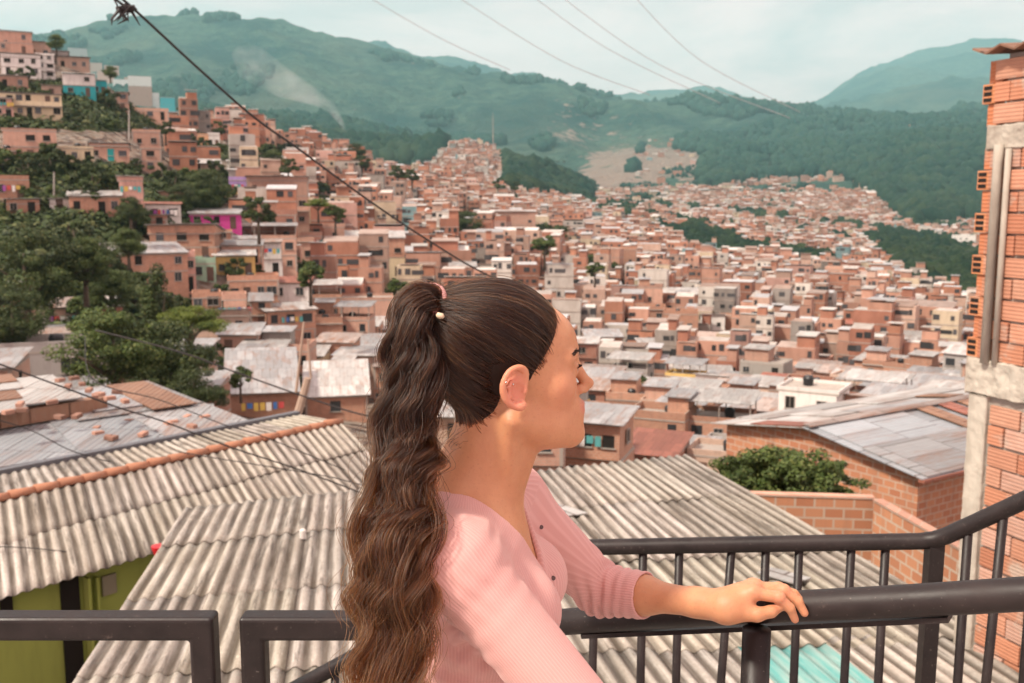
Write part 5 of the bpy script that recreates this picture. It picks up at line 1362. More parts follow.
parts_ = [wood(14000, inpix([(505,152),(540,140),(592,185),(588,204),(508,200)], 880, 1900, -.03, .10), 5, 10, 1),
          wood(9000, inpix([(780,118),(985,112),(985,262),(930,245),(880,200),(840,175),(790,178),(700,190),(700,150)], 1200, 3600, .18, .5), 7, 15, 2),
          wood(9000, inpix([(868,245),(900,237),(975,262),(985,285),(985,300),(935,292),(905,283),(880,262)], 450, 1700, .33, .5), 3.5, 7, 3),
          wood(9000, inpix([(645,235),(700,232),(760,255),(830,262),(830,275),(775,272),(730,268),(700,260)], 420, 1400, .1, .36), 2.6, 5, 4),
          wood(4000, inpix([(905,286),(990,290),(990,312),(910,306)], 330, 700, .37, .5), 2.2, 4, 5),
          wood(9000, inpix([(200,95),(440,110),(440,175),(200,140)], 1500, 3000, -.35, 0), 9, 18, 6)]
def clumpy(r, n):
    y = np.exp(r.uniform(math.log(2200), math.log(5600), n)); x = r.uniform(-.55, .5, n) * y
    k = vnoise(x / 260, y / 420, 33) + .5 * vnoise(x / 90, y / 140, 34) > .95; return x[k], y[k]
parts_.append(wood(42000, clumpy, 8, 20, 7))
def gap(r, n):
    y = np.exp(r.uniform(math.log(600), math.log(2400), n)); x = r.uniform(.0, .46, n) * y
    k = (((vnoise(x / 95, y / 130, 21) < .37) & (y > 760)) | (vnoise(x / 70, y / 110, 43) > .72)); return x[k], y[k]
parts_.append(wood(15000, gap, 2.5, 5.5, 8))
V = np.concatenate([p[0] for p in parts_]); b_ = 0; Fc = []
for p in parts_: Fc.append(p[1] + b_); b_ += len(p[0])
nt = NT('far_canopy'); g = nt.n('ShaderNodeNewGeometry').outputs['Position']; tn = nt.n('ShaderNodeSeparateColor', {0: nt.n('ShaderNodeAttribute', attribute_name='tint').outputs['Color']})
nn1 = nt.noise(nt.mapp(g, (.5, .5, .5)), 1, 5, .7); nn2 = nt.noise(nt.mapp(g, (.012, .012, .012)), 1, 4, .6)
cc_ = nt.mix(tn.outputs[0], (.010, .030, .021), (.040, .068, .032)); cc_ = nt.mix(nt.ramp(nn1, [(.38, 0), (.62, .85)]), cc_, (.006, .018, .012)); cc_ = nt.mix(nt.ramp(nn2, [(.5, 0), (.62, .4)]), cc_, (.075, .095, .04))
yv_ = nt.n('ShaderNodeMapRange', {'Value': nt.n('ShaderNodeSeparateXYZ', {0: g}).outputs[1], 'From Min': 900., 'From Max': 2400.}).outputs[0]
cc_ = nt.mix(nt.math('MULTIPLY', yv_, .65), cc_, nt.mix(tn.outputs[0], (.014, .052, .046), (.035, .088, .070)))  # aerial haze painted in: the crown colour turns teal with distance
MATS['canopy'] = nt.pbr(cc_, .9, nt.bump(nn1, 1.0, 1.2), spec=.1)
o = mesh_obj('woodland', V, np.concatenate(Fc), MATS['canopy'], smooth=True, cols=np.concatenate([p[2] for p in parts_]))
tag(o, 'dark green woodland covering the far slopes and hollows', 'woodland', kind='stuff')
# scrub on the steep green banks between the house rows
parts_ = []
for gi, (m_, g_) in enumerate(((1800, GREEN[0]), (2600, GREEN[1]), (1500, GREEN[2]), (3000, GREEN[3]), (1800, GREEN[4]), (2200, GREEN[5]), (1200, GREEN[7]), (700, GREEN[8]), (700, GREEN[9]), (700, GREEN[11]), (700, GREEN[12]), (600, GREEN[13]))):
    xs = [(p[0] - CX) / F for p in g_]
    r_ = np.random.RandomState(60 + gi); A_ = r_.uniform(min(xs), max(xs), m_ * 14); Yg = np.exp(r_.uniform(math.log(70), math.log(330), m_ * 14))
    px_, py_ = pix(A_ * Yg, Yg); k = inpoly(px_, py_, g_); A_, Yg = A_[k][:m_], Yg[k][:m_]
    z_ = hz(A_ * Yg, Yg); n_ = len(A_); R_ = r_.uniform(.35, 1.1, n_); per = 14
    d_ = r_.normal(size=(n_, per, 3)); d_ /= np.linalg.norm(d_, axis=2)[..., None]; c_ = np.stack([A_ * Yg, Yg, z_ + R_ * .25], 1)[:, None] + d_ * R_[:, None, None] * np.array([1, 1, .75])
    a_ = np.cross(d_, r_.normal(size=d_.shape)); a_ /= np.linalg.norm(a_, axis=2)[..., None]; b2 = np.cross(d_ + [0, 0, .6], a_); s2 = (R_ * .42)[:, None, None]
    Vv = np.stack([c_ - a_ * s2, c_ - b2 * s2 * .6, c_ + a_ * s2, c_ + b2 * s2 * .6], 2).reshape(-1, 3)
    tt_ = np.stack([np.clip(r_.normal(.45, .3, n_), 0, 1), r_.rand(n_), np.zeros(n_)], 1); parts_.append((Vv, np.repeat(tt_, per * 4, 0)))
V = np.concatenate([p[0] for p in parts_]); o = mesh_obj('scrub', V, np.arange(len(V)).reshape(-1, 4), MATS['leaf_dark'], cols=np.concatenate([p[1] for p in parts_]))
tag(o, 'dense dark scrub covering the steep banks between the houses', 'scrub', kind='stuff')
# smoke
nt = NT('smoke_volume'); ob = nt.coord('Object'); 
nzv = nt.noise(nt.mapp(nt.n('ShaderNodeNewGeometry').outputs['Position'], (.02, .02, .02)), 1, 5, .65)
zs_ = nt.n('ShaderNodeSeparateXYZ', {0: nt.n('ShaderNodeNewGeometry').outputs['Position']}).outputs[2]
dn = nt.math('MULTIPLY', nt.ramp(nzv, [(.36, 0), (.75, 1)]), nt.n('ShaderNodeMapRange', {'Value': zs_, 'From Min': float(pt(346, 136, 1300).z), 'From Max': float(pt(320, 92, 1300).z), 'To Min': .11, 'To Max': .017}).outputs[0])
pv = nt.n('ShaderNodeVolumePrincipled', {'Color': (.95, .96, .95, 1), 'Density': dn}); nt.n('ShaderNodeOutputMaterial', {'Volume': pv.outputs[0]})
mb = MB(); Y = 1300
mb.tube([pt(346, 136, Y), pt(341, 122, Y), pt(330, 106, Y), pt(312, 96, Y), pt(285, 84, Y), pt(250, 62, Y), pt(235, 50, Y)], [2.5, 4, 7, 12, 19, 24, 8], 12)
o = mb.build('smoke', nt.mat, smooth=True); tag(o, 'pale smoke plume drifting up in front of the mountain', 'smoke', kind='stuff')
# ---------------------------------------------------------------- the woman: one sculpted body, clothes and hair on top
def smin(a, b, k):
    h = np.maximum(k - np.abs(a - b), 0) / k; return np.minimum(a, b) - h * h * k * .25
def smax(a, b, k): return -smin(-a, -b, k)
def cap(P, a, b, r1, r2):
    a = np.asarray(a, float); b = np.asarray(b, float); ba = b - a; pa = P - a
    h = np.clip(pa @ ba / (ba @ ba), 0, 1); return np.linalg.norm(pa - h[:, None] * ba, axis=1) - (r1 + (r2 - r1) * h)
def ell(P, c, r):
    q = P - np.asarray(c, float); r = np.asarray(r, float); k0 = np.linalg.norm(q / r, axis=1); k1 = np.linalg.norm(q / r ** 2, axis=1)
    return k0 * (k0 - 1) / np.maximum(k1, 1e-6)
def sph(P, c, r): return np.linalg.norm(P - np.asarray(c, float), axis=1) - r
def region(P, c, rad, fn):
    d = np.linalg.norm(P - np.asarray(c, float), axis=1) - rad; out = d.copy(); m = d < .02
    if m.any(): out[m] = fn(P[m])
    return out
TH, PH = math.radians(12), math.radians(7)
fw = np.array([math.cos(TH) * math.cos(PH), math.sin(TH) * math.cos(PH), math.sin(PH)]); lf = np.array([-math.sin(TH), math.cos(TH), 0]); up = np.cross(fw, lf)
HM = np.stack([fw, lf, up], 1)            # columns: local axes in world
Hc = np.array([-.004, 1.40, 1.446])
def h2w(q): return Hc + np.asarray(q, float) @ HM.T
def w2h(P): return (P - Hc) @ HM
def ear(Q):
    e0 = np.array([-.006, -.0755, .004]); u = np.array([.9985, .055, 0]); n_ = np.array([.055, -.9985, 0]); v = np.array([-.12, 0, .993])
    q = np.stack([(Q - e0) @ u / 1.22, (Q - e0) @ n_, (Q - e0) @ v], 1)
    hp = [(.011, 0, .004), (.0125, .003, .019), (.005, .007, .029), (-.007, .010, .028), (-.0155, .012, .016), (-.017, .011, .002), (-.0135, .009, -.011), (-.006, .006, -.021), (.003, .004, -.026)]
    G_ = np.array(hp); tq = np.linspace(0, len(hp) - 1, 22); iq = np.clip(np.floor(tq).astype(int), 0, len(hp) - 2); fq = (tq - iq)[:, None]; gq = lambda k: G_[np.clip(iq + k, 0, len(hp) - 1)]
    hp = list(.5 * ((2 * gq(0)) + (-gq(-1) + gq(1)) * fq + (2 * gq(-1) - 5 * gq(0) + 4 * gq(1) - gq(2)) * fq ** 2 + (-gq(-1) + 3 * gq(0) - 3 * gq(1) + gq(2)) * fq ** 3))
    d = ell(q, (-.001, .001, .003), (.015, .004, .026))
    for a, b in zip(hp[:-1], hp[1:]): d = smin(d, cap(q, a, b, .0034, .0034), .003)
    d = smin(d, sph(q, (.003, .004, -.024), .0058), .006)
    ah = [(-.002, .006, .019), (-.009, .008, .008), (-.0085, .007, -.005), (-.002, .005, -.013)]
    for a, b in zip(ah[:-1], ah[1:]): d = smin(d, cap(q, a, b, .0026, .0026), .003)
    d = smin(d, cap(q, (.008, .004, -.006), (.009, .003, .001), .0036, .003), .003)
    return d
def concha(Q):
    e0 = np.array([-.006, -.0755, .004]); u = np.array([.9985, .055, 0]); n_ = np.array([.055, -.9985, 0])
    q = np.stack([(Q - e0) @ u / 1.22, (Q - e0) @ n_, (Q - e0) @ np.array([-.12, 0, .993])], 1)
    return np.minimum(ell(q, (.0005, .0078, -.001), (.0082, .0068, .0115)), ell(q, (-.001, .008, .0185), (.0065, .0060, .0058)))
def head(P):
    Q = w2h(P); A = np.stack([Q[:, 0], np.abs(Q[:, 1]), Q[:, 2]], 1)
    d = ell(Q, (-.012, 0, .045), (.096, .0745, .083))
    d = smin(d, ell(Q, (.034, 0, .046), (.070, .062, .060)), .02)
    d = smin(d, ell(Q, (.038, 0, -.020), (.055, .056, .078)), .025)
    d = smin(d, sph(A, (.060, .041, -.008), .021), .03)
    d = smin(d, cap(A, (.000, .047, -.045), (.074, .016, -.090), .019, .016), .025)
    d = smin(d, sph(Q, (.086, 0, -.091), .0150), .02)
    d = smin(d, ell(Q, (.030, 0, -.066), (.052, .044, .030)), .03)
    d = smin(d, ell(Q, (.078, 0, -.055), (.025, .027, .023)), .018)
    d = smin(d, cap(A, (.0925, .010, .031), (.080, .043, .028), .008, .0085), .014)
    d = smax(d, -ell(A, (.106, .031, .010), (.018, .018, .011)), .012)
    d = smin(d, cap(Q, (.0965, 0, .017), (.111, 0, -.018), .0068, .0078), .011)
    d = smin(d, sph(Q, (.1165, 0, -.0215), .0074), .006)
    d = smin(d, cap(A, (.1085, .002, -.029), (.099, .0115, -.026), .0058, .0068), .006)
    d = smin(d, ell(Q, (.0970, 0, -.0475), (.0085, .019, .0048)), .005)
    d = smin(d, ell(Q, (.0955, 0, -.0570), (.0085, .017, .0056)), .005)
    lid = np.maximum(sph(A, (.0825, .031, .0105), .0138), -(A[:, 2] - .0115) * .9); lid2 = np.maximum(sph(A, (.0825, .031, .0105), .0136), (A[:, 2] - .0065) * .9)
    lid3 = np.maximum(sph(A, (.0825, .031, .0105), .0137), .0395 - A[:, 1])
    d = smin(d, np.minimum(np.minimum(lid, lid2), lid3), .003)
    d = smin(d, ear(Q), .0045)
    A2 = Q.copy(); A2[:, 1] *= -1; d = smin(d, ear(A2), .0045)
    d = smax(d, -concha(Q), .003); d = smax(d, -concha(A2), .003)
    return d
N1 = np.array([-.064, 1.395, 1.268]); SR = np.array([-.074, 1.250, 1.232]); SLd = np.array([-.002, 1.548, 1.228])
ER = np.array([.104, 1.20, 1.030]); WR = np.array([.215, 1.235, .860])
EL = np.array([.150, 1.615, 1.048]); WL = np.array(pt(724, 606, 1.462)); ED = WL - EL
tf = np.array([.993, -.12, 0]); tl_ = np.array([.12, .993, 0]); TO = np.array([-.062, 1.40, 0])
def torso(P):
    d = ell(P, (-.062, 1.40, 1.12), (.088, .132, .165))
    d = smin(d, ell(P, (-.050, 1.40, 1.205), (.072, .128, .070)), .04)
    for s in (-1, 1):
        c = TO + tf * .074 + tl_ * .063 * s; c[2] = 1.132
        d = smin(d, ell(P, c, (.060, .058, .060)), .03)
    d = smin(d, ell(P, (-.062, 1.40, .97), (.078, .108, .15)), .05)
    d = smin(d, ell(P, (-.062, 1.40, .84), (.100, .155, .115)), .06)
    d = smin(d, cap(P, N1 + (-.006, -.03, -.012), SR, .038, .046), .035)
    d = smin(d, cap(P, N1 + (-.0, .03, -.012), SLd, .038, .044), .035)
    d = smin(d, cap(P, N1 + (-.028, -.010, .018), SR + (-.010, .045, -.004), .038, .042), .03)
    d = smin(d, cap(P, N1 + (-.028, .010, .018), SLd + (-.03, -.045, .004), .036, .038), .03)
    return d
def armR(P): return smin(cap(P, SR, ER, .045, .037), cap(P, ER, WR, .037, .023), .01)
def armL(P): return smin(cap(P, SLd, EL, .044, .036), cap(P, EL, WL, .0355, .0235), .012)
def forearmL(P):
    d = cap(P, EL, EL + ED * .35, .0285, .0275); d = smin(d, cap(P, EL + ED * .35, WL, .0268, .0190), .03)
    return smin(d, cap(P, EL + ED * .8, WL + ED * .06, .0185, .0190), .02)
def pp(px, py, Y): return np.array(pt(px, py, Y))
def hand(P):
    W = pp(726, 606, 1.461)
    K = [pp(753, 593, 1.452), pp(755, 587.5, 1.470), pp(753, 587, 1.489), pp(748, 589, 1.505)]
    d = smin(cap(P, W, K[0], .0172, .0112), cap(P, W, K[1], .0175, .0115), .02)
    d = smin(d, cap(P, W, K[2], .0185, .0112), .02); d = smin(d, cap(P, W + (0, .006, 0), K[3], .0175, .0105), .02)
    d = smin(d, cap(P, pp(728, 611, 1.452), pp(746, 612, 1.446), .0150, .0125), .016)      # ball of the thumb
    fing = [[K[0], pp(779, 597.5, 1.446), pp(790, 608, 1.445), pp(795, 619.5, 1.448)],
            [K[1], pp(784, 590.5, 1.464), pp(798, 601.5, 1.458), pp(804.5, 613, 1.455)],
            [K[2], pp(779, 588.0, 1.484), pp(794, 594.0, 1.480), pp(803, 603, 1.477)],
            [K[3], pp(769, 587.5, 1.503), pp(781, 590.0, 1.503), pp(790, 594.5, 1.500)]]
    R_ = [(.0098, .0086, .0074, .0060), (.0100, .0088, .0076, .0062), (.0095, .0083, .0072, .0060), (.0086, .0074, .0064, .0054)]
    for f, r in zip(fing, R_):
        fd = cap(P, f[0], f[1], r[0], r[1]); fd = smin(fd, cap(P, f[1], f[2], r[1] * .97, r[2]), .003); fd = smin(fd, cap(P, f[2], f[3], r[2], r[3]), .003)
        fd = smin(fd, sph(P, f[1] + np.array([0, 0, .0008]), r[1] * 1.03), .004)
        d = smin(d, fd, .0035)
    for k in (0, 1, 2): d = smin(d, sph(P, K[k] + np.array([0, 0, .0025]), .0098), .008)
    th = [pp(741, 612.5, 1.448), pp(757, 614.5, 1.440), pp(771, 611.5, 1.444), pp(781, 606.5, 1.452)]
    fd = smin(cap(P, th[0], th[1], .0128, .0110), cap(P, th[1], th[2], .0106, .0094), .005); fd = smin(fd, cap(P, th[2], th[3], .0090, .0068), .004)
    return smin(d, fd, .005)
def handR(P):
    d = ell(P, WR + (.02, .003, -.045), (.022, .036, .045))
    for k in range(4): d = smin(d, cap(P, WR + (.028, -.022 + k * .017, -.08), WR + (.045, -.020 + k * .015, -.135 + abs(k - 1.5) * .01), .0085, .0065), .006)
    return smin(d, cap(P, WR + (.01, -.03, -.03), WR + (.05, -.045, -.085), .011, .008), .008)
def legs(P):
    d = None
    for s in (-1, 1):
        y = 1.40 + s * .082
        e = smin(cap(P, (-.06, y, .82), (-.045, y, .46), .082, .052), cap(P, (-.045, y, .46), (-.075, y + s * .005, .09), .051, .034), .02)
        e = smin(e, cap(P, (-.075, y, .045), (.075, y + s * .01, .032), .036, .030), .03)
        d = e if d is None else smin(d, e, .01)
    return d
def body(P):
    d = torso(P)
    nk = cap(P, h2w((-.022, 0, -.035)), N1 + (-.006, 0, 0), .0485, .056)
    nk = smin(nk, cap(P, h2w((.012, 0, -.070)), N1 + (.032, 0, -.02), .030, .034), .04)
    # collar bones and sternomastoid
    cl = np.minimum(cap(P, N1 + (.055, -.012, -.022), SR + (.012, .02, .022), .006, .007), cap(P, N1 + (.058, .012, -.022), SLd + (.0, -.02, .02), .006, .007))
    d = smin(d, nk, .035); d = smin(d, cl, .012)
    d = smin(d, cap(P, h2w((-.015, -.058, -.045)), N1 + (.052, -.012, -.008), .010, .007), .02)
    d = smin(d, region(P, Hc, .19, head), .012)
    d = smin(d, armR(P), .03)
    d = smin(d, smin(cap(P, SLd, EL, .042, .032), forearmL(P), .02), .03)
    d = smin(d, region(P, pp(760, 600, 1.47), .10, hand), .008)
    d = smin(d, region(P, WR + (.02, 0, -.06), .12, handR), .01)
    return smin(d, legs(P), .04)

def axis(segs):
    out = [segs[0][0]]
    for a, b, h in segs:
        n = max(1, int(round((b - a) / h))); out += list(a + (b - a) * (np.arange(1, n + 1) / n))
    out = np.array(out); pad = (-(len(out) - 1)) % 16
    if pad: out = np.concatenate([out, out[-1] + (out[-1] - out[-2]) * np.arange(1, pad + 1)])
    return out
def sdfmesh(f, xs, ys, zs):
    n = np.array([len(xs), len(ys), len(zs)]); ax = (xs, ys, zs)
    def coords(i): return np.stack([ax[k][i[:, k]] for k in range(3)], 1)
    st = 16; I = np.stack(np.meshgrid(*[np.arange(0, m - 1, st) for m in n], indexing='ij'), -1).reshape(-1, 3)
    while True:
        lo = coords(I); hi = coords(I + st); c = (lo + hi) / 2; hd = np.linalg.norm(hi - lo, axis=1) / 2
        I = I[np.abs(f(c)) < hd * 1.35 + .002]
        if st <= 2: break
        st //= 2; off = np.stack(np.meshgrid([0, st], [0, st], [0, st], indexing='ij'), -1).reshape(-1, 3)
        I = (I[:, None] + off[None]).reshape(-1, 3)
    off = np.stack(np.meshgrid([0, 1], [0, 1], [0, 1], indexing='ij'), -1).reshape(-1, 3)
    I = (I[:, None] + off[None]).reshape(-1, 3)
    lin = lambda i: (i[..., 0] * n[1] + i[..., 1]) * n[2] + i[..., 2]
    cid = lin(I[:, None] + off[None]); uq, inv = np.unique(cid, return_inverse=True); inv = inv.reshape(cid.shape)
    ui = np.stack([uq // (n[1] * n[2]), (uq // n[2]) % n[1], uq % n[2]], 1); cp = coords(ui); vals = np.concatenate([f(cp[k:k + 200000]) for k in range(0, len(cp), 200000)])
    v8 = vals[inv]; s8 = v8 < 0; mixd = s8.any(1) & ~s8.all(1); I = I[mixd]; v8 = v8[mixd]; p8 = cp[inv[mixd]]
    E = [(a, b) for a in range(8) for b in range(a + 1, 8) if bin(a ^ b).count('1') == 1]
    acc = np.zeros((len(I), 3)); cnt = np.zeros(len(I))
    for a, b in E:
        m = (v8[:, a] < 0) != (v8[:, b] < 0); t = v8[m, a] / (v8[m, a] - v8[m, b]); acc[m] += p8[m, a] + t[:, None] * (p8[m, b] - p8[m, a]); cnt[m] += 1
    V = acc / cnt[:, None]; key = lin(I); order = np.argsort(key); sk = key[order]
    def look(i):
        k = lin(i); j = np.searchsorted(sk, k); j = np.clip(j, 0, len(sk) - 1); return np.where(sk[j] == k, order[j], -1)
    F_ = []
    for a in range(3):
        b, c = (a + 1) % 3, (a + 2) % 3; bit = 4 >> a
        m = (v8[:, 0] < 0) != (v8[:, bit] < 0); J = I[m]; db = np.zeros(3, int); db[b] = 1; dc = np.zeros(3, int); dc[c] = 1
        q = np.stack([look(J - db - dc), look(J - dc), look(J), look(J - db)], 1); ins = v8[m, 0] < 0
        q[~ins] = q[~ins][:, ::-1]; q = q[(q >= 0).all(1)]; F_.append(q)
    return V, np.concatenate(F_)
def relax(V, Fc, it=2):
    for _ in range(it):
        A = np.zeros_like(V); C_ = np.zeros(len(V))
        for k in range(4):
            for j in (1, 3): np.add.at(A, Fc[:, k], V[Fc[:, (k + j) % 4]]); np.add.at(C_, Fc[:, k], 1)
        V = V * .5 + A / np.maximum(C_, 1)[:, None] * .5
    return V
import time as _t; _t0 = _t.time()
# --- skin
def rough_region(P):  # lips, ear, cheek and knuckle colour
    Q = w2h(P); t = np.zeros((len(P), 3))
    t[:, 0] = np.clip(1.3 - np.linalg.norm((Q - (.099, 0, -.052)) / (.014, .026, .011), axis=1), 0, 1) * 1.2
    e = np.clip(1.6 - np.linalg.norm((Q * (1, 1, 1) - (-.010, -.084, .004)) / (.020, .012, .034), axis=1), 0, 1)
    ck = np.exp(-((Q[:, 0] - .065) ** 2 + (Q[:, 2] + .022) ** 2) / .0009) * (np.abs(Q[:, 1]) < .08)
    kn = np.zeros(len(P))
    for px, py, Y in ((753, 592, 1.452), (755, 587, 1.47), (779, 597, 1.446), (783, 590, 1.464), (795, 619, 1.453), (804, 612, 1.464)): kn = np.maximum(kn, np.exp(-np.sum((P - pp(px, py, Y)) ** 2, 1) / .00022))
    t[:, 1] = np.clip(e * .9 + ck * .35 + kn * .5, 0, 1)
    return np.clip(t, 0, 1)
nt = NT('skin'); tn = nt.n('ShaderNodeAttribute', attribute_name='tint').outputs['Color']; s_ = nt.n('ShaderNodeSeparateColor', {0: tn}); ob = nt.coord()
fr = nt.noise(ob, 260, 3, .6); bl = nt.noise(ob, 22, 6, .68); pore = nt.noise(ob, 900, 3, .6)
c = nt.mix(nt.ramp(bl, [(.3, 0), (.7, 1)]), (.60, .305, .165), (.51, .24, .125))
c = nt.mix(nt.ramp(fr, [(.58, 0), (.70, .42)]), c, (.42, .19, .11))
c = nt.mix(nt.math('MULTIPLY', s_.outputs[1], .65), c, (.72, .25, .19)); c = nt.mix(nt.math('MULTIPLY', s_.outputs[0], .8), c, (.55, .17, .15))
MATS['skin'] = nt.pbr(c, .46, nt.bump(pore, .22, .0012, nt.bump(fr, .16, .002)), spec=.42, **{'Subsurface Weight': .28, 'Subsurface Radius': (1.0, .35, .18), 'Subsurface Scale': .008})
xs = axis([(-.36, -.17, .008), (-.17, .46, .0019)]); ys = axis([(1.08, 1.25, .003), (1.25, 1.52, .0019), (1.52, 1.80, .003)]); zs = axis([(-.03, .9, .012), (.9, 1.02, .006), (1.02, 1.64, .0019)])
V, Fc = sdfmesh(body, xs, ys, zs); V = relax(V, Fc, 1)
person = mesh_obj('person', V, Fc, MATS['skin'], smooth=True, cols=rough_region(V))
tag(person, 'young woman in a pink top with a long ponytail, hand on the handrail', 'person')
def child(o, lab=None):
    o.parent = person
    if lab: o['label'] = lab
    return o
print('body', len(V), _t.time() - _t0)
# --- top
def arm_u(P, a, b):
    ba = b - a; L = np.linalg.norm(ba); return (P - a) @ ba / L, L
def shirt_base(P):
    d = torso(P)
    d = smin(d, smin(cap(P, SR, ER, .0475, .040), cap(P, ER, WR, .039, .031), .012), .036)
    left = smin(cap(P, SLd, EL, .045, .0365), cap(P, EL, EL + ED * .6, .0355, .0315), .014); 
    d = smin(d, left, .036)
    u, L = arm_u(P, EL, WL); u0, L0 = arm_u(P, SLd, EL)
    near = np.exp(-np.sum((P - EL) ** 2, 1) / .0035) * (left < .03)
    ang = P[:, 2] * 60 + P[:, 1] * 35
    d = d - near * .0068 * np.sin((u + u0 * .3) * 2 * PI / .020 + np.sin(ang) * .9)
    uR, LR = arm_u(P, SR, ER); mR = np.exp(-((uR - .03) / .05) ** 2) * np.exp(-(cap(P, SR, ER, .048, .041) / .02) ** 2)
    d = d - mR * .0009 * np.sin(P[:, 0] * 190 + P[:, 2] * 240 + np.sin(P[:, 1] * 60))
    am = np.exp(-np.sum(((P - (-.045, 1.262, 1.150)) / (.05, .05, .09)) ** 2, 1)); d = d + am * .0042 * np.sin(P[:, 0] * 130 - P[:, 2] * 150)
    fold = np.exp(-np.sum(((P - (-.09, 1.30, 1.02)) / (.06, .07, .10)) ** 2, 1)); d = d - fold * .006 * np.sin(P[:, 2] * 150 + P[:, 0] * 60)
    return d - .0058
def vneck(P):
    xf = (P - TO) @ tf; yl = (P - TO) @ tl_; z = P[:, 2]
    w_ = np.clip((z - 1.147) / (1.285 - 1.147), 0, 1) ** .8 * .070 - (z < 1.147) * .02
    V_ = smax(np.abs(yl + .004) - w_, -(xf + .005), .01)
    hole = smax(np.sqrt(((xf + .012) / .072) ** 2 + (yl / .078) ** 2) * .075 - .075, 1.262 - z, .01)
    return smin(V_, hole, .02)
def shirt(P):
    b = shirt_base(P); sh = np.maximum(b, -(b + .0046))
    v = vneck(P)
    # thicker band along the neckline
    band = np.exp(-((v - .004) / .0042) ** 2) * .0012
    sh = sh - band
    sh = np.maximum(sh, -v); sh = np.maximum(sh, .80 - P[:, 2])
    u, L = arm_u(P, EL, WL); ax_ = cap(P, EL, WL, .06, .06)
    cutL = np.where(ax_ < .03, u - .092, -1.); sh = np.maximum(sh, cutL)
    uR, L2 = arm_u(P, ER, WR); cutR = np.where(cap(P, ER, WR, .06, .06) < .03, uR - .07, -1.)
    # hem roll
    return np.maximum(sh, cutR)
xs = axis([(-.20, .24, .0021)]); ys = axis([(1.12, 1.70, .0021)]); zs = axis([(.78, 1.0, .004), (1.0, 1.335, .0021)])
V, Fc = sdfmesh(shirt, xs, ys, zs); V = relax(V, Fc, 2)
dT, dR, dL = torso(V), np.minimum(cap(V, SR, ER, .048, .041), cap(V, ER, WR, .040, .031)), np.minimum(cap(V, SLd, EL, .044, .038), cap(V, EL, WL, .036, .03))
def around(P, a, b, R_):
    t = (b - a) / np.linalg.norm(b - a); e1 = np.cross(t, (0, 0, 1.)); e1 /= np.linalg.norm(e1); e2 = np.cross(t, e1); return np.arctan2((P - a) @ e1, (P - a) @ e2) * R_
inR = (V[:, 1] < 1.283 - .25 * np.clip(1.18 - V[:, 2], 0, 1)) & (dR < .055); inL = (((V - SLd) @ (EL - SLd)) > -.0004) & (dL < .055) & ~inR
rib_ = np.where(~inR & ~inL, np.arctan2((V - TO) @ tl_, (V - TO) @ tf) * .115, np.where(inR, around(V, SR, ER, .046), np.where(((V - EL) @ ED) > 0, around(V, EL, WL, .038), around(V, SLd, EL, .042))))
nt = NT('pink_rib_knit'); rb = nt.n('ShaderNodeAttribute', attribute_name='rib').outputs['Fac']; ob = nt.coord()
wv = nt.math('SINE', nt.math('MULTIPLY', rb, 2 * PI / .0040)); kn_ = nt.noise(ob, 500, 3, .6); bg_ = nt.noise(ob, 8, 4, .6)
c = nt.mix(nt.ramp(wv, [(.0, 0), (1, 1)]), (.63, .355, .33), (.69, .41, .385)); c = nt.mix(nt.ramp(bg_, [(.35, 0), (.7, .3)]), c, (.62, .33, .30))
MATS['knit'] = nt.pbr(c, .85, nt.bump(wv, .22, .001, nt.bump(kn_, .3, .001)), spec=.2, **{'Sheen Weight': .35, 'Sheen Roughness': .4, 'Sheen Tint': (1, .75, .7, 1), 'Subsurface Weight': .08, 'Subsurface Radius': (1., .4, .3), 'Subsurface Scale': .004})
top = child(mesh_obj('top', V, Fc, MATS['knit'], smooth=True, attr={'rib': rib_}), 'pink ribbed three-quarter sleeve top with a buttoned V-neck')
print('shirt', len(V), _t.time() - _t0)
def surf(px, py, fn, Y0=1.0, Y1=1.8):
    """first point of a body surface along a sight line"""
    Ys = np.linspace(Y0, Y1, 1600); P = np.array([pp(px, py, y) for y in Ys]); d = fn(P); i = np.where(d < 0)[0]
    return P[i[0]] if len(i) else None
MATS['button'] = simple('dark_button', (.10, .06, .06), .3)
for px, py in ((541, 527), (553, 578)):
    p = surf(px, py, shirt)
    if p is None: continue
    mb = MB(); n_ = Vector((.45, -.88, .1)).normalized(); mb.tube([Vector(p) + n_ * .0, Vector(p) + n_ * .0022], [.0036, .0032], 12); o = mb.build('button', MATS['button'], smooth=False); o.parent = top
# --- trousers and shoes (below the picture)
nt = NT('blue_denim'); MATS['denim'] = nt.pbr(nt.mix(nt.noise(nt.coord(), 300, 3), (.05, .08, .16), (.10, .14, .24)), .85)
def trous(P):
    b = smin(smin(ell(P, (-.062, 1.40, .84), (.100, .155, .115)), ell(P, (-.062, 1.40, .97), (.078, .108, .15)), .06), legs(P), .04) - .008; sh = np.maximum(b, -(b + .004)); return np.maximum(np.maximum(sh, P[:, 2] - .93), .10 - P[:, 2])
V, Fc = sdfmesh(trous, axis([(-.22, .14, .006)]), axis([(1.2, 1.6, .006)]), axis([(.06, .98, .008)])); child(mesh_obj('trousers', V, Fc, MATS['denim'], smooth=True))
MATS['shoe'] = simple('white_canvas', (.7, .68, .64), .7)
for s in (-1, 1):
    def shoe(P):
        y = 1.40 + s * .082; d = smin(cap(P, (-.078, y, .055), (.085, y + s * .01, .040), .046, .038), cap(P, (-.075, y, .06), (-.072, y, .11), .045, .042), .02); return np.maximum(d, .002 - P[:, 2])
    V, Fc = sdfmesh(shoe, axis([(-.16, .16, .006)]), axis([(1.22, 1.58, .006)]), axis([(-.01, .19, .006)])); child(mesh_obj('shoe', V, Fc, MATS['shoe'], smooth=True))
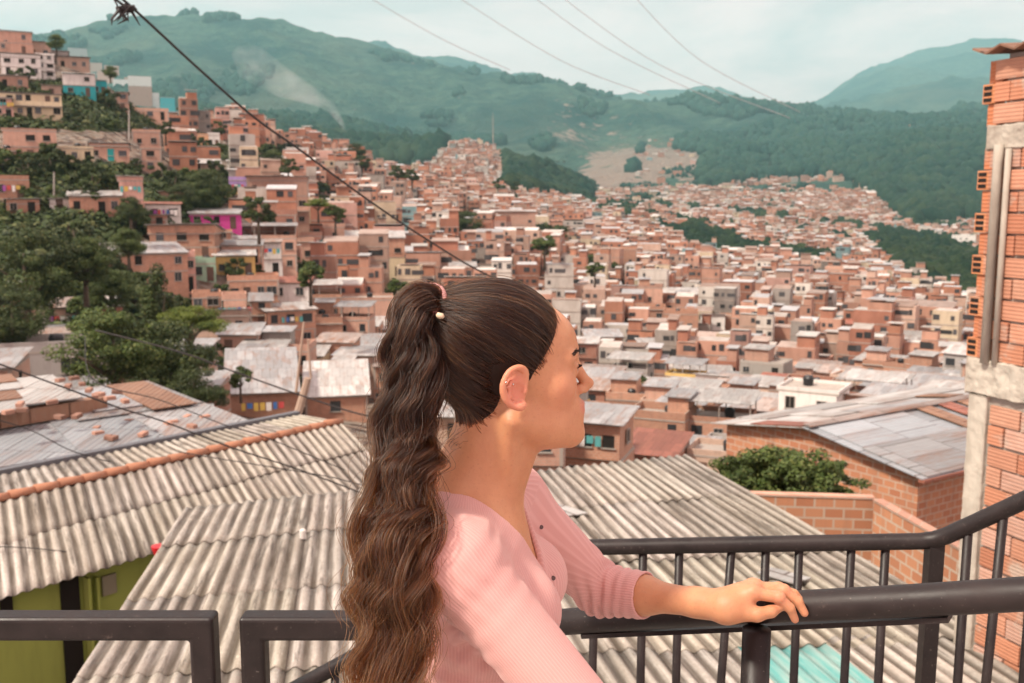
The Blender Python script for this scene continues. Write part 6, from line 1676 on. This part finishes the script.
# --- eyes
MATS['eyewhite'] = simple('eye_white', (.75, .70, .66), .15, .5)
MATS['iris'] = simple('brown_iris', (.10, .05, .03), .1, .6)
for s in (-1, 1):
    mb = MB(); c = h2w((.0825, .031 * s, .0100)); R_ = .0124; vs = []; fs = []; mi = []; nu, nv = 14, 20
    for i in range(nu + 1):
        a = PI * i / nu
        for j in range(nv):
            b = 2 * PI * j / nv; q = np.array([math.cos(a), math.sin(a) * math.cos(b), math.sin(a) * math.sin(b)]) * R_; vs.append(tuple(c + q @ HM.T))
    for i in range(nu):
        for j in range(nv): fs.append((i * nv + j, i * nv + (j + 1) % nv, (i + 1) * nv + (j + 1) % nv, (i + 1) * nv + j)); mi.append(1 if i < 3 else 0)
    child(mesh_obj('eye', vs, fs, [MATS['eyewhite'], MATS['iris']], midx=mi, smooth=True))
# --- hair
def m_hair():
    nt = NT('brown_hair'); hi = nt.n('ShaderNodeHairInfo'); g = nt.n('ShaderNodeNewGeometry').outputs['Position']; z = nt.n('ShaderNodeSeparateXYZ', {0: g}).outputs[2]
    low = nt.n('ShaderNodeMapRange', {'Value': z, 'From Min': 1.42, 'From Max': .98}).outputs[0]
    c1 = nt.ramp(hi.outputs['Random'], [(0, (.005, .0018, .0009)), (.82, (.016, .0055, .002)), (1, (.14, .05, .018))]); c2 = nt.ramp(hi.outputs['Random'], [(0, (.014, .0045, .0016)), (.6, (.085, .028, .008)), (1, (.36, .13, .032))])
    b = nt.n('ShaderNodeBsdfHairPrincipled', {'Color': nt.mix(low, c1, c2), 'Roughness': .30, 'Radial Roughness': .30, 'IOR': 1.45})
    b.parametrization = 'COLOR'; nt.n('ShaderNodeOutputMaterial', {'Surface': b.outputs[0]}); return nt.mat
MATS['hair'] = m_hair()
MATS['hairbase'] = simple('dark_hair_base', (.018, .010, .007), .6, .2)
TIE = np.array([-.104, 0, .116])
XF = np.array([(-.085, -.072), (-.07, -.060), (-.055, -.048), (-.04, -.038), (-.022, -.030), (-.008, -.024), (.004, .014), (.012, .031), (.022, .036), (.036, .043), (.050, .051), (.066, .061), (.080, .069), (.092, .068), (.105, .058), (.13, .05)])
def skull(Q):
    d = ell(Q, (-.012, 0, .045), (.096, .0745, .083)); d = smin(d, ell(Q, (.034, 0, .046), (.070, .062, .060)), .02)
    d = smin(d, cap(Q, (-.022, 0, -.035), (-.040, 0, -.10), .0490, .050), .012)
    d = smin(d, ell(Q, (.0, 0, -.02), (.045, .062, .06)), .02)
    return d
def bunch(Q): return smin(skull(Q) - .0022 - .0036 * np.clip((Q[:, 2] - .02) / .04, 0, 1) - .0085 * np.clip((Q[:, 2] - .06) / .05, 0, 1) * np.clip((.075 - Q[:, 0]) / .05, 0, 1), cap(Q, (-.055, 0, .078), TIE, .046, .017), .045)
def hairmask(Q):
    xf = np.interp(Q[:, 2], XF[:, 0], XF[:, 1]); xf = xf - np.clip(1 - np.abs(Q[:, 1]) / .03, 0, 1) * 0
    wob = 0
    return Q[:, 0] - xf + wob     # negative inside the hair
def haircap(P):
    Q = w2h(P); return np.maximum(-ell(np.stack([Q[:, 0], np.abs(Q[:, 1]), Q[:, 2]], 1), (-.003, .084, .002), (.016, .027, .027)), np.maximum(np.maximum(bunch(Q) + .0015 + .0042 * np.clip(1 + hairmask(Q) / .014, 0, 1), hairmask(Q) * .8), -.078 - Q[:, 2]))
c0 = Hc
V, Fc = sdfmesh(haircap, axis([(-.20, .14, .002)]), axis([(1.27, 1.53, .002)]), axis([(1.34, 1.62, .002)]))
hcap = child(mesh_obj('hair', V, Fc, MATS['hairbase'], smooth=True), 'dark brown hair pulled back')
def curves(name, P, rad, mat, parent):
    """P (n,m,3)"""
    n, m, _ = P.shape; cu = bpy.data.hair_curves.new(name); cu.add_curves([m] * n)
    cu.attributes['position'].data.foreach_set('vector', P.astype(np.float32).ravel())
    a = cu.attributes.get('radius') or cu.attributes.new('radius', 'FLOAT', 'POINT'); a.data.foreach_set('value', np.broadcast_to(rad, (n, m)).astype(np.float32).ravel())
    cu.materials.append(mat); o = bpy.data.objects.new(name, cu); COL.objects.link(o); o.parent = parent; return o
rs = np.random.RandomState(4)
Q = w2h(V); good = (bunch(Q) > -.0085) & (np.linalg.norm(Q - TIE, axis=1) > .03)
Qg = Q[good]; pick = rs.choice(len(Qg), 15000); roots = Qg[pick] + rs.normal(0, .0026, (15000, 3))
m_ = 22; s_ = np.linspace(0, 1, m_)
# streaks: neighbours share a small lift
az = np.arctan2(roots[:, 1], roots[:, 2] - .07); streak = vnoise(az * 9 + 50, roots[:, 0] * 25 + 50, 3) * .6 + vnoise(az * 26 + 50, roots[:, 0] * 60 + 50, 4) * .4
C0 = np.array([-.015, 0, .04]); path = np.empty((len(roots), m_, 3)); tgt = TIE + rs.normal(0, .006, (len(roots), 3))
for k, s in enumerate(s_):
    p = roots * (1 - s) + tgt * s
    h = .0004 + streak * .0085 * np.sin(PI * min(1, s * 1.3)) + rs.uniform(0, .0006, len(roots)) - .0052 * max(0, 1 - s / .14)
    for _ in range(4):
        r_ = np.linalg.norm(p - C0, axis=1); f_ = bunch(p) - h * (1 if s < .93 else .4); step = np.clip(-f_ / np.maximum(r_, .02), -.5, .5)
        if s < .96: p = C0 + (p - C0) * (1 + step)[:, None]
    path[:, k] = p
inear = ((np.abs(path[..., 1]) > .058) & (path[..., 0] > -.027) & (path[..., 0] < .013) & (path[..., 2] > -.030) & (path[..., 2] < .035)).any(1); path = path[~inear]
for it in range(2): path[:, 1:-1] = (path[:, :-2] + path[:, 1:-1] * 2 + path[:, 2:]) / 4
path = Hc + path @ HM.T
curves('hair_strands', path, .00042 * np.interp(s_, [0, .05, .14], [.12, .5, 1])[None], MATS['hair'], hcap)
# flyaways over the crown
nf_ = 260; ix = rs.choice(len(path), nf_); fl2 = path[ix].copy(); lift = rs.uniform(.002, .011, nf_)[:, None] * np.sin(np.linspace(0, PI, m_))[None] ** 1.5
dirn = fl2 - (Hc + C0 @ HM.T); dirn /= np.linalg.norm(dirn, axis=2)[..., None]; fl2 += dirn * lift[..., None] + rs.normal(0, .0008, fl2.shape).cumsum(1) * .25
curves('loose_strands', fl2, np.full((1, m_), .00022), MATS['hair'], hcap)
# ponytail
tie = h2w(TIE)
gd = [tuple(tie)] + [tuple(pp(x, y, Y)) for x, y, Y in ((426, 299, 1.352), (413, 312, 1.338), (410, 340, 1.325), (409, 375, 1.315), (408, 415, 1.305), (404, 460, 1.275), (399, 510, 1.230), (394, 560, 1.195), (391, 610, 1.185), (389, 660, 1.182), (390, 720, 1.18), (394, 775, 1.18))]
gd = np.array(gd); tt = np.linspace(0, len(gd) - 1, 64); 
def crm(G, t):
    i = np.clip(np.floor(t).astype(int), 0, len(G) - 2); f = (t - i)[:, None]; g = lambda k: G[np.clip(i + k, 0, len(G) - 1)]
    return .5 * ((2 * g(0)) + (-g(-1) + g(1)) * f + (2 * g(-1) - 5 * g(0) + 4 * g(1) - g(2)) * f ** 2 + (-g(-1) + 3 * g(0) - 3 * g(1) + g(2)) * f ** 3)
CLn = crm(gd, tt); w_t = np.interp(tt, range(13), [.009, .016, .021, .0245, .026, .026, .0265, .028, .030, .032, .033, .029, .017])
tg = np.gradient(CLn, axis=0); tg /= np.linalg.norm(tg, axis=1)[:, None]; e1 = np.cross(tg, np.tile([[0, 1., 0]], (64, 1))); 
for i in range(64):
    if np.linalg.norm(e1[i]) < .3: e1[i] = e1[i - 1] if i else (1, 0, 0)
e1 /= np.linalg.norm(e1, axis=1)[:, None]; e2 = np.cross(e1, tg)
arc = np.concatenate([[0], np.cumsum(np.linalg.norm(np.diff(CLn, axis=0), axis=1))])
NSn = 48; allp = []
for c in range(34):
    ra_ = math.sqrt(rs.rand()) * .86; an = rs.uniform(0, 2 * PI); cx_, cy_ = ra_ * math.cos(an), ra_ * math.sin(an)
    wl = rs.uniform(.075, .165); ph = 2.0 * cx_ + rs.normal(0, 1.3); ph2 = ph + rs.normal(1.2, .8); am = rs.uniform(.5, 1.6)
    grow = np.clip(arc / .13, 0, 1); A_ = (.001 + .0092 * grow) * am; drift = rs.normal(0, .22, 2); k1 = 2 * PI / wl
    warp = arc + .022 * np.sin(arc * 17 + ph2 * 2)
    lx = (cx_ + drift[0] * arc / .5) * w_t + A_ * np.sin(k1 * warp + ph); ly = (cy_ + drift[1] * arc / .5) * w_t * .8 + A_ * np.cos(k1 * warp * .95 + ph2)
    endf = rs.uniform(.70, 1.0)
    for q in range(4):
        s1 = rs.normal(0, 1, 2); tw_ = rs.uniform(6, 16); rr_ = np.interp(arc, [0, .06, .25, .5], [.0015, .0052, .0082, .0110]) * rs.uniform(.5, 1.5)
        ox = lx + rr_ * (s1[0] * .6 + .5 * np.sin(arc * tw_ + q * 1.6)); oy = ly + rr_ * (s1[1] * .6 + .5 * np.cos(arc * tw_ + q * 1.6))
        sp_ = rs.normal(0, 1, (NSn, 2)); cw = np.interp(arc, [0, .05, .2, .5], [.0020, .0034, .0042, .0060]) * rs.uniform(.6, 1.5)
        fr_ = rs.uniform(0, 2 * PI, (NSn, 1)); sc2 = rs.uniform(0, .0011, (NSn, 1)) * (rs.rand(NSn, 1) < .4)
        X = ox[None] + sp_[:, :1] * cw[None] + sc2 * np.sin(arc[None] * 120 + fr_) + rs.normal(0, .00028, (NSn, 64)).cumsum(1)
        Y_ = oy[None] + sp_[:, 1:] * cw[None] + sc2 * np.cos(arc[None] * 110 + fr_) + rs.normal(0, .00028, (NSn, 64)).cumsum(1)
        St = CLn[None] + X[..., None] * e1[None] + Y_[..., None] * e2[None]
        # strands of a lock end at their own lengths
        ef = np.clip(endf + rs.normal(0, .05, NSn), .5, 1.0); idx_ = np.linspace(0, 1, 64)[None] * ef[:, None] * 63; i0 = np.clip(np.floor(idx_).astype(int), 0, 62); f_ = (idx_ - i0)[..., None]
        St = np.take_along_axis(St, np.repeat(i0[..., None], 3, 2), 1) * (1 - f_) + np.take_along_axis(St, np.repeat(i0[..., None] + 1, 3, 2), 1) * f_
        allp.append(St)
allp = np.concatenate(allp); radt = .00040 * np.interp(np.linspace(0, 1, 64), [0, .8, 1], [1, 1, .4])[None]
pony = curves('ponytail', allp, radt, MATS['hair'], person); pony['label'] = 'long wavy ponytail, golden brown towards the ends'
# wisps leaving the ponytail
nw = 330; ix = rs.choice(len(allp), nw); Wp = allp[ix].copy(); grow = np.clip(arc / .3, 0, 1)[None, :, None]
Wp += (rs.normal(0, 1, (nw, 1, 3)) * np.array([.013, .009, .004]) * grow) + np.sin(arc[None, :, None] * rs.uniform(40, 90, (nw, 1, 1)) + rs.uniform(0, 6, (nw, 1, 3))) * .004 * grow
curves('loose_strands', Wp, np.full((1, 64), .00022), MATS['hair'], pony)
# curls at the nape
nn_ = 100; tC = np.linspace(0, 1, 18); rt = h2w(np.stack([rs.uniform(-.082, -.062, nn_), rs.uniform(-.035, .03, nn_), rs.uniform(-.075, -.050, nn_)], 1))
L_ = rs.uniform(.012, .038, nn_); dv = np.array([-.75, 0, -.55]) + rs.normal(0, .25, (nn_, 3)); ph = rs.uniform(0, 6, (nn_, 1))
Cp = rt[:, None] + dv[:, None] * (L_[:, None] * tC[None])[..., None] + np.stack([np.sin(tC[None] * 7 + ph), np.cos(tC[None] * 6 + ph), np.sin(tC[None] * 5 + ph)], -1) * .005 * tC[None, :, None]
curves('nape_curls', Cp, np.full((1, 18), .00022), MATS['hair'], hcap)
# brows and lashes
for s in (-1, 1):
    n_ = 130; u = rs.rand(n_); rt = np.stack([.1035 - .004 * u - (u ** 2) * .019, s * (.012 + .036 * u), .0285 + .0065 * np.sin(u * 2.2)], 1) + rs.normal(0, .0011, (n_, 3))
    t6 = np.linspace(0, 1, 5); d_ = np.stack([-.25 - .5 * u, s * (.9 + 0 * u), .35 - .5 * u], 1)
    # settle on the skin
    for _ in range(4):
        W_ = Hc + rt @ HM.T; f_ = head(W_); rt[:, 0] -= f_ * .9
    Bp = rt[:, None] + d_[:, None] * (t6 * .0065)[None, :, None] + np.array([.0008, 0, 0])
    curves('eyebrow', Hc + Bp @ HM.T, np.full((1, 5), .00035), MATS['hairbase'], person)
    n_ = 46; u = np.linspace(-1, 1, n_); rt = np.stack([.0825 + .0128 * np.cos(u * .95), s * .031 + .0128 * np.sin(u * .95), .0118 + 0 * u], 1)
    out = np.stack([np.cos(u * 1.1), np.sin(u * 1.1), .15 + 0 * u], 1); t6 = np.linspace(0, 1, 6)
    Lp_ = rt[:, None] + out[:, None] * (t6 * .0055)[None, :, None] + np.array([0, 0, 1.]) * (t6 ** 2 * .0022 - t6 * .0014)[None, :, None]
    curves('eyelashes', Hc + Lp_ @ HM.T, np.linspace(.0004, .00012, 6)[None], MATS['hairbase'], person)
# hair tie, bead and ear studs
MATS['tie'] = simple('dusty_pink_elastic', (.48, .25, .24), .6); MATS['bead'] = simple('ivory_bead', (.72, .60, .42), .3); MATS['silver'] = simple('silver', (.8, .8, .8), .2, .5, 1.0)
t0 = Vector((CLn[6] - CLn[1])).normalized(); u1 = t0.cross(Vector((0, 1, 0))).normalized(); u2 = t0.cross(u1); tiemb = MB()
for k, off in enumerate((-.0035, .0025)):
    kt = int(np.searchsorted(arc, .020)); pts_ = [Vector(CLn[kt]) + t0 * (off * 1.25 + .0022 * math.sin(j * .8 + k)) + (u1 * math.cos(2 * PI * j / 28) + u2 * math.sin(2 * PI * j / 28)) * .0245 for j in range(29)]
    tiemb.tube(pts_, .0040, 8, cap=False)
tieo = child(tiemb.build('hair_tie', MATS['tie'], smooth=True))
bp = Vector(pp(440, 317, 1.325)); mb = MB(); mb.tube([bp + Vector((-.005, 0, .001)), bp + Vector((-.0025, 0, .0022)), bp + Vector((.0025, 0, .001)), bp + Vector((.005, 0, -.001))], [.002, .0042, .0042, .002], 10); o = mb.build('bead', MATS['bead'], smooth=True); o.parent = tieo
for px, py in ((504.5, 382), (511.5, 384)):
    p = surf(px + 1.5, py, body) 
    if p is None: continue
    mb = MB(); v = Vector(p); mb.tube([v + Vector((0, .001, 0)), v + Vector((0, -.0018, 0)), v + Vector((0, -.0028, 0))], [.0014, .0015, .0005], 8); child(mb.build('earring', MATS['silver'], smooth=True))
print('person done', _t.time() - _t0)

MATS['nail'] = simple('fingernail', (.74, .44, .34), .22, .5)
for a, b, r_, dn_ in ((pp(790, 608, 1.445), pp(795, 619.5, 1.448), .0062, (.80, -.45, .38)), (pp(798, 601.5, 1.458), pp(804.5, 613, 1.455), .0064, (.82, -.42, .40))):
    c_ = a * .32 + b * .68; ax_ = (b - a) / np.linalg.norm(b - a); nn3 = np.array(dn_); nn3 = nn3 - ax_ * (nn3 @ ax_); nn3 /= np.linalg.norm(nn3); sd_ = np.cross(ax_, nn3)
    vs = []; fs = []
    for i in range(7):
        for j in range(12):
            t_ = i / 6 * PI / 2; q_ = 2 * PI * j / 12; vs.append(tuple(c_ + nn3 * (r_ * .80 + .0011 * math.cos(t_)) + ax_ * .0052 * math.sin(t_) * math.cos(q_) + sd_ * .0040 * math.sin(t_) * math.sin(q_) - nn3 * .0016 * (math.sin(t_) * math.sin(q_)) ** 2))
    for i in range(6):
        for j in range(12): fs.append((i * 12 + j, i * 12 + (j + 1) % 12, i * 12 + 12 + (j + 1) % 12, i * 12 + 12 + j))
    child(mesh_obj('fingernail', vs, fs, MATS['nail'], smooth=True))
# ---------------------------------------------------------------- labels that single each generic house and tree out
DIRS = [('right of', 0), ('up and right of', 45), ('above', 90), ('up and left of', 135), ('left of', 180), ('down and left of', 225), ('below', 270), ('down and right of', 315)]
LM = [((618, 266), 'the big orange block'), ((279, 203), 'the big salmon block'), ((81, 85), 'the white and teal house'), ((132, 200), 'the slender pink tower'), ((235, 265), 'the yellow house'), ((236, 325), 'the tall windowless gable'),
      ((505, 222), 'the wide salmon block over her head'), ((155, 325), 'the pointed tree'), ((216, 220), 'the magenta house'), ((702, 388), 'the long cream-roofed house'), ((835, 288), 'the estate blocks'), ((920, 328), 'the very wide brick block'),
      ((820, 430), 'the warehouse'), ((374, 255), 'the brick over cream house'), ((263, 395), 'the grey-roofed shed'), ((612, 290), 'the teal shop'), ((770, 308), 'the plain brick block'), ((650, 322), 'the tall narrow salmon house'), ((386, 222), 'the lilac and white house'),
      ((30, 147), 'the flat-topped salmon house'), ((200, 140), 'the peach coloured house'), ((963, 242), 'the white apartment slab'), ((590, 385), 'her nose'), ((550, 175), 'the wooded cone hill'), ((965, 370), 'the corner column of the right building'), ((110, 352), 'the olive tree by the tin roof')]
used = {}
def relate(x, y):
    best = sorted(LM, key=lambda l: math.hypot(l[0][0] - x, (l[0][1] - y) * 1.3))
    out = []
    for (lx, ly), nm in best[:4]:
        a = math.degrees(math.atan2(ly - y, x - lx)) % 360; d = min(DIRS, key=lambda q: min(abs(a - q[1]), 360 - abs(a - q[1]))); out.append((d[0] + ' ' + nm, math.hypot(lx - x, ly - y)))
    return out
ORD = ['nearest', 'second', 'third', 'fourth', 'fifth', 'sixth', 'seventh', 'eighth', 'ninth', 'tenth']
def label_all(items, base):
    pend = []
    for h in items:
        x, y = proj(h['p']); pend.append((h, base(h), relate(x, y)))
    groups = {}
    for h, b, rel in pend: groups.setdefault((b, rel[0][0]), []).append((rel[0][1], h, rel))
    for (b, r), L in groups.items():
        L.sort(key=lambda q: q[0])
        for i, (d, h, rel) in enumerate(L):
            if len(L) == 1: lab = b + ' ' + r
            elif i < len(ORD): lab = ORD[i] + ' ' + b + ' ' + r if i else 'nearest ' + b + ' ' + r
            else: lab = b + ' ' + r + ', farther out'
            ws = lab.split()
            if len(ws) > 16: lab = ' '.join(ws[:16])
            h['o']['label'] = lab
def hb_(h):
    s = STN[h['st']] + ' ' + (COLN[h['up'] or h['wall']]) + ' house with ' + ROOFN[h['roof']]
    return s
label_all([h for h in HOUSES if not h['named']], hb_)
TN = dict(small='small dark tree', smallb='small green tree', shrub='low green shrub', far='distant dark tree')
label_all([t for t in TREES if not t['named']], lambda t: TN.get(t['key'], 'tree'))

label_all(CLUT, lambda c: c['b'])
# ---------------------------------------------------------------- camera, light, sky, render settings
cam = bpy.data.cameras.new('camera'); co = bpy.data.objects.new('camera', cam); COL.objects.link(co)
co.location = (0, 0, CAMZ); co.rotation_euler = (math.radians(90) - PIT, 0, 0)
cam.lens = 35; cam.sensor_width = 36; cam.clip_start = .05; cam.clip_end = 40000
cam.dof.use_dof = True; cam.dof.focus_distance = 1.4; cam.dof.aperture_fstop = 10.0
sc.camera = co
SUN_AZ = math.radians(-125)      # measured from +Y towards +X: behind-left
SUN_EL = math.radians(50)
sd = Vector((math.sin(SUN_AZ) * math.cos(SUN_EL), math.cos(SUN_AZ) * math.cos(SUN_EL), math.sin(SUN_EL)))
sl = bpy.data.lights.new('sun', 'SUN'); so = bpy.data.objects.new('sun', sl); COL.objects.link(so)
so.rotation_euler = sd.to_track_quat('Z', 'Y').to_euler(); sl.energy = 4.3; sl.angle = math.radians(6); sl.color = (1, .90, .76)
w = bpy.data.worlds.new('World'); sc.world = w; w.use_nodes = True
wn = NT('w', w.node_tree)
sky = wn.n('ShaderNodeTexSky', sky_type='NISHITA', sun_disc=False, sun_elevation=SUN_EL, sun_rotation=SUN_AZ % (2 * PI), dust_density=3.0, air_density=1.2, ozone_density=1.0)
gd = wn.coord('Generated')
c1 = wn.noise(wn.mapp(gd, (1.4, 1.4, 5.0)), 1.6, 8, .6, .4)
cl = wn.ramp(c1, [(.36, (17.4, 11.7, 11.0)), (.46, (15.4, 10.5, 9.9)), (.60, (10.4, 8.0, 7.7))])
bg = wn.n('ShaderNodeBackground', {'Color': wn.mix(.97, sky.outputs[0], cl), 'Strength': .088})
wn.n('ShaderNodeOutputWorld', {'Surface': bg.outputs[0]})
vs = sc.view_settings; vs.view_transform = 'Standard'; vs.look = 'None'; vs.exposure = 0.2; vs.gamma = 1
sc.cycles.use_denoising = True; sc.cycles.max_bounces = 8; sc.cycles.volume_bounces = 2; sc.cycles.transparent_max_bounces = 12
sc.cycles.use_adaptive_sampling = True; sc.cycles.adaptive_threshold = .02
sc.render.film_transparent = False
# haze: one even body of air over the whole valley
hb = MB(); hb.box(0, 0, 0, 1, 1, 1)
nt = NT('haze_air')
pv = nt.n('ShaderNodeVolumePrincipled', {'Color': (.50, .93, 1.0, 1), 'Density': .78e-4, 'Anisotropy': .2})
nt.n('ShaderNodeOutputMaterial', {'Volume': pv.outputs[0]})
zlo, zhi = float(H.min()) - 1.5, float(H.max()) + 40
HB = MB(); HB.box(0, 7480, (zlo + zhi) / 2, 2 * 1.3 * 15000 + 200, 15080, zhi - zlo)
ho = HB.build('haze', nt.mat); tag(ho, 'thin bluish haze filling the valley air', 'haze', kind='stuff')
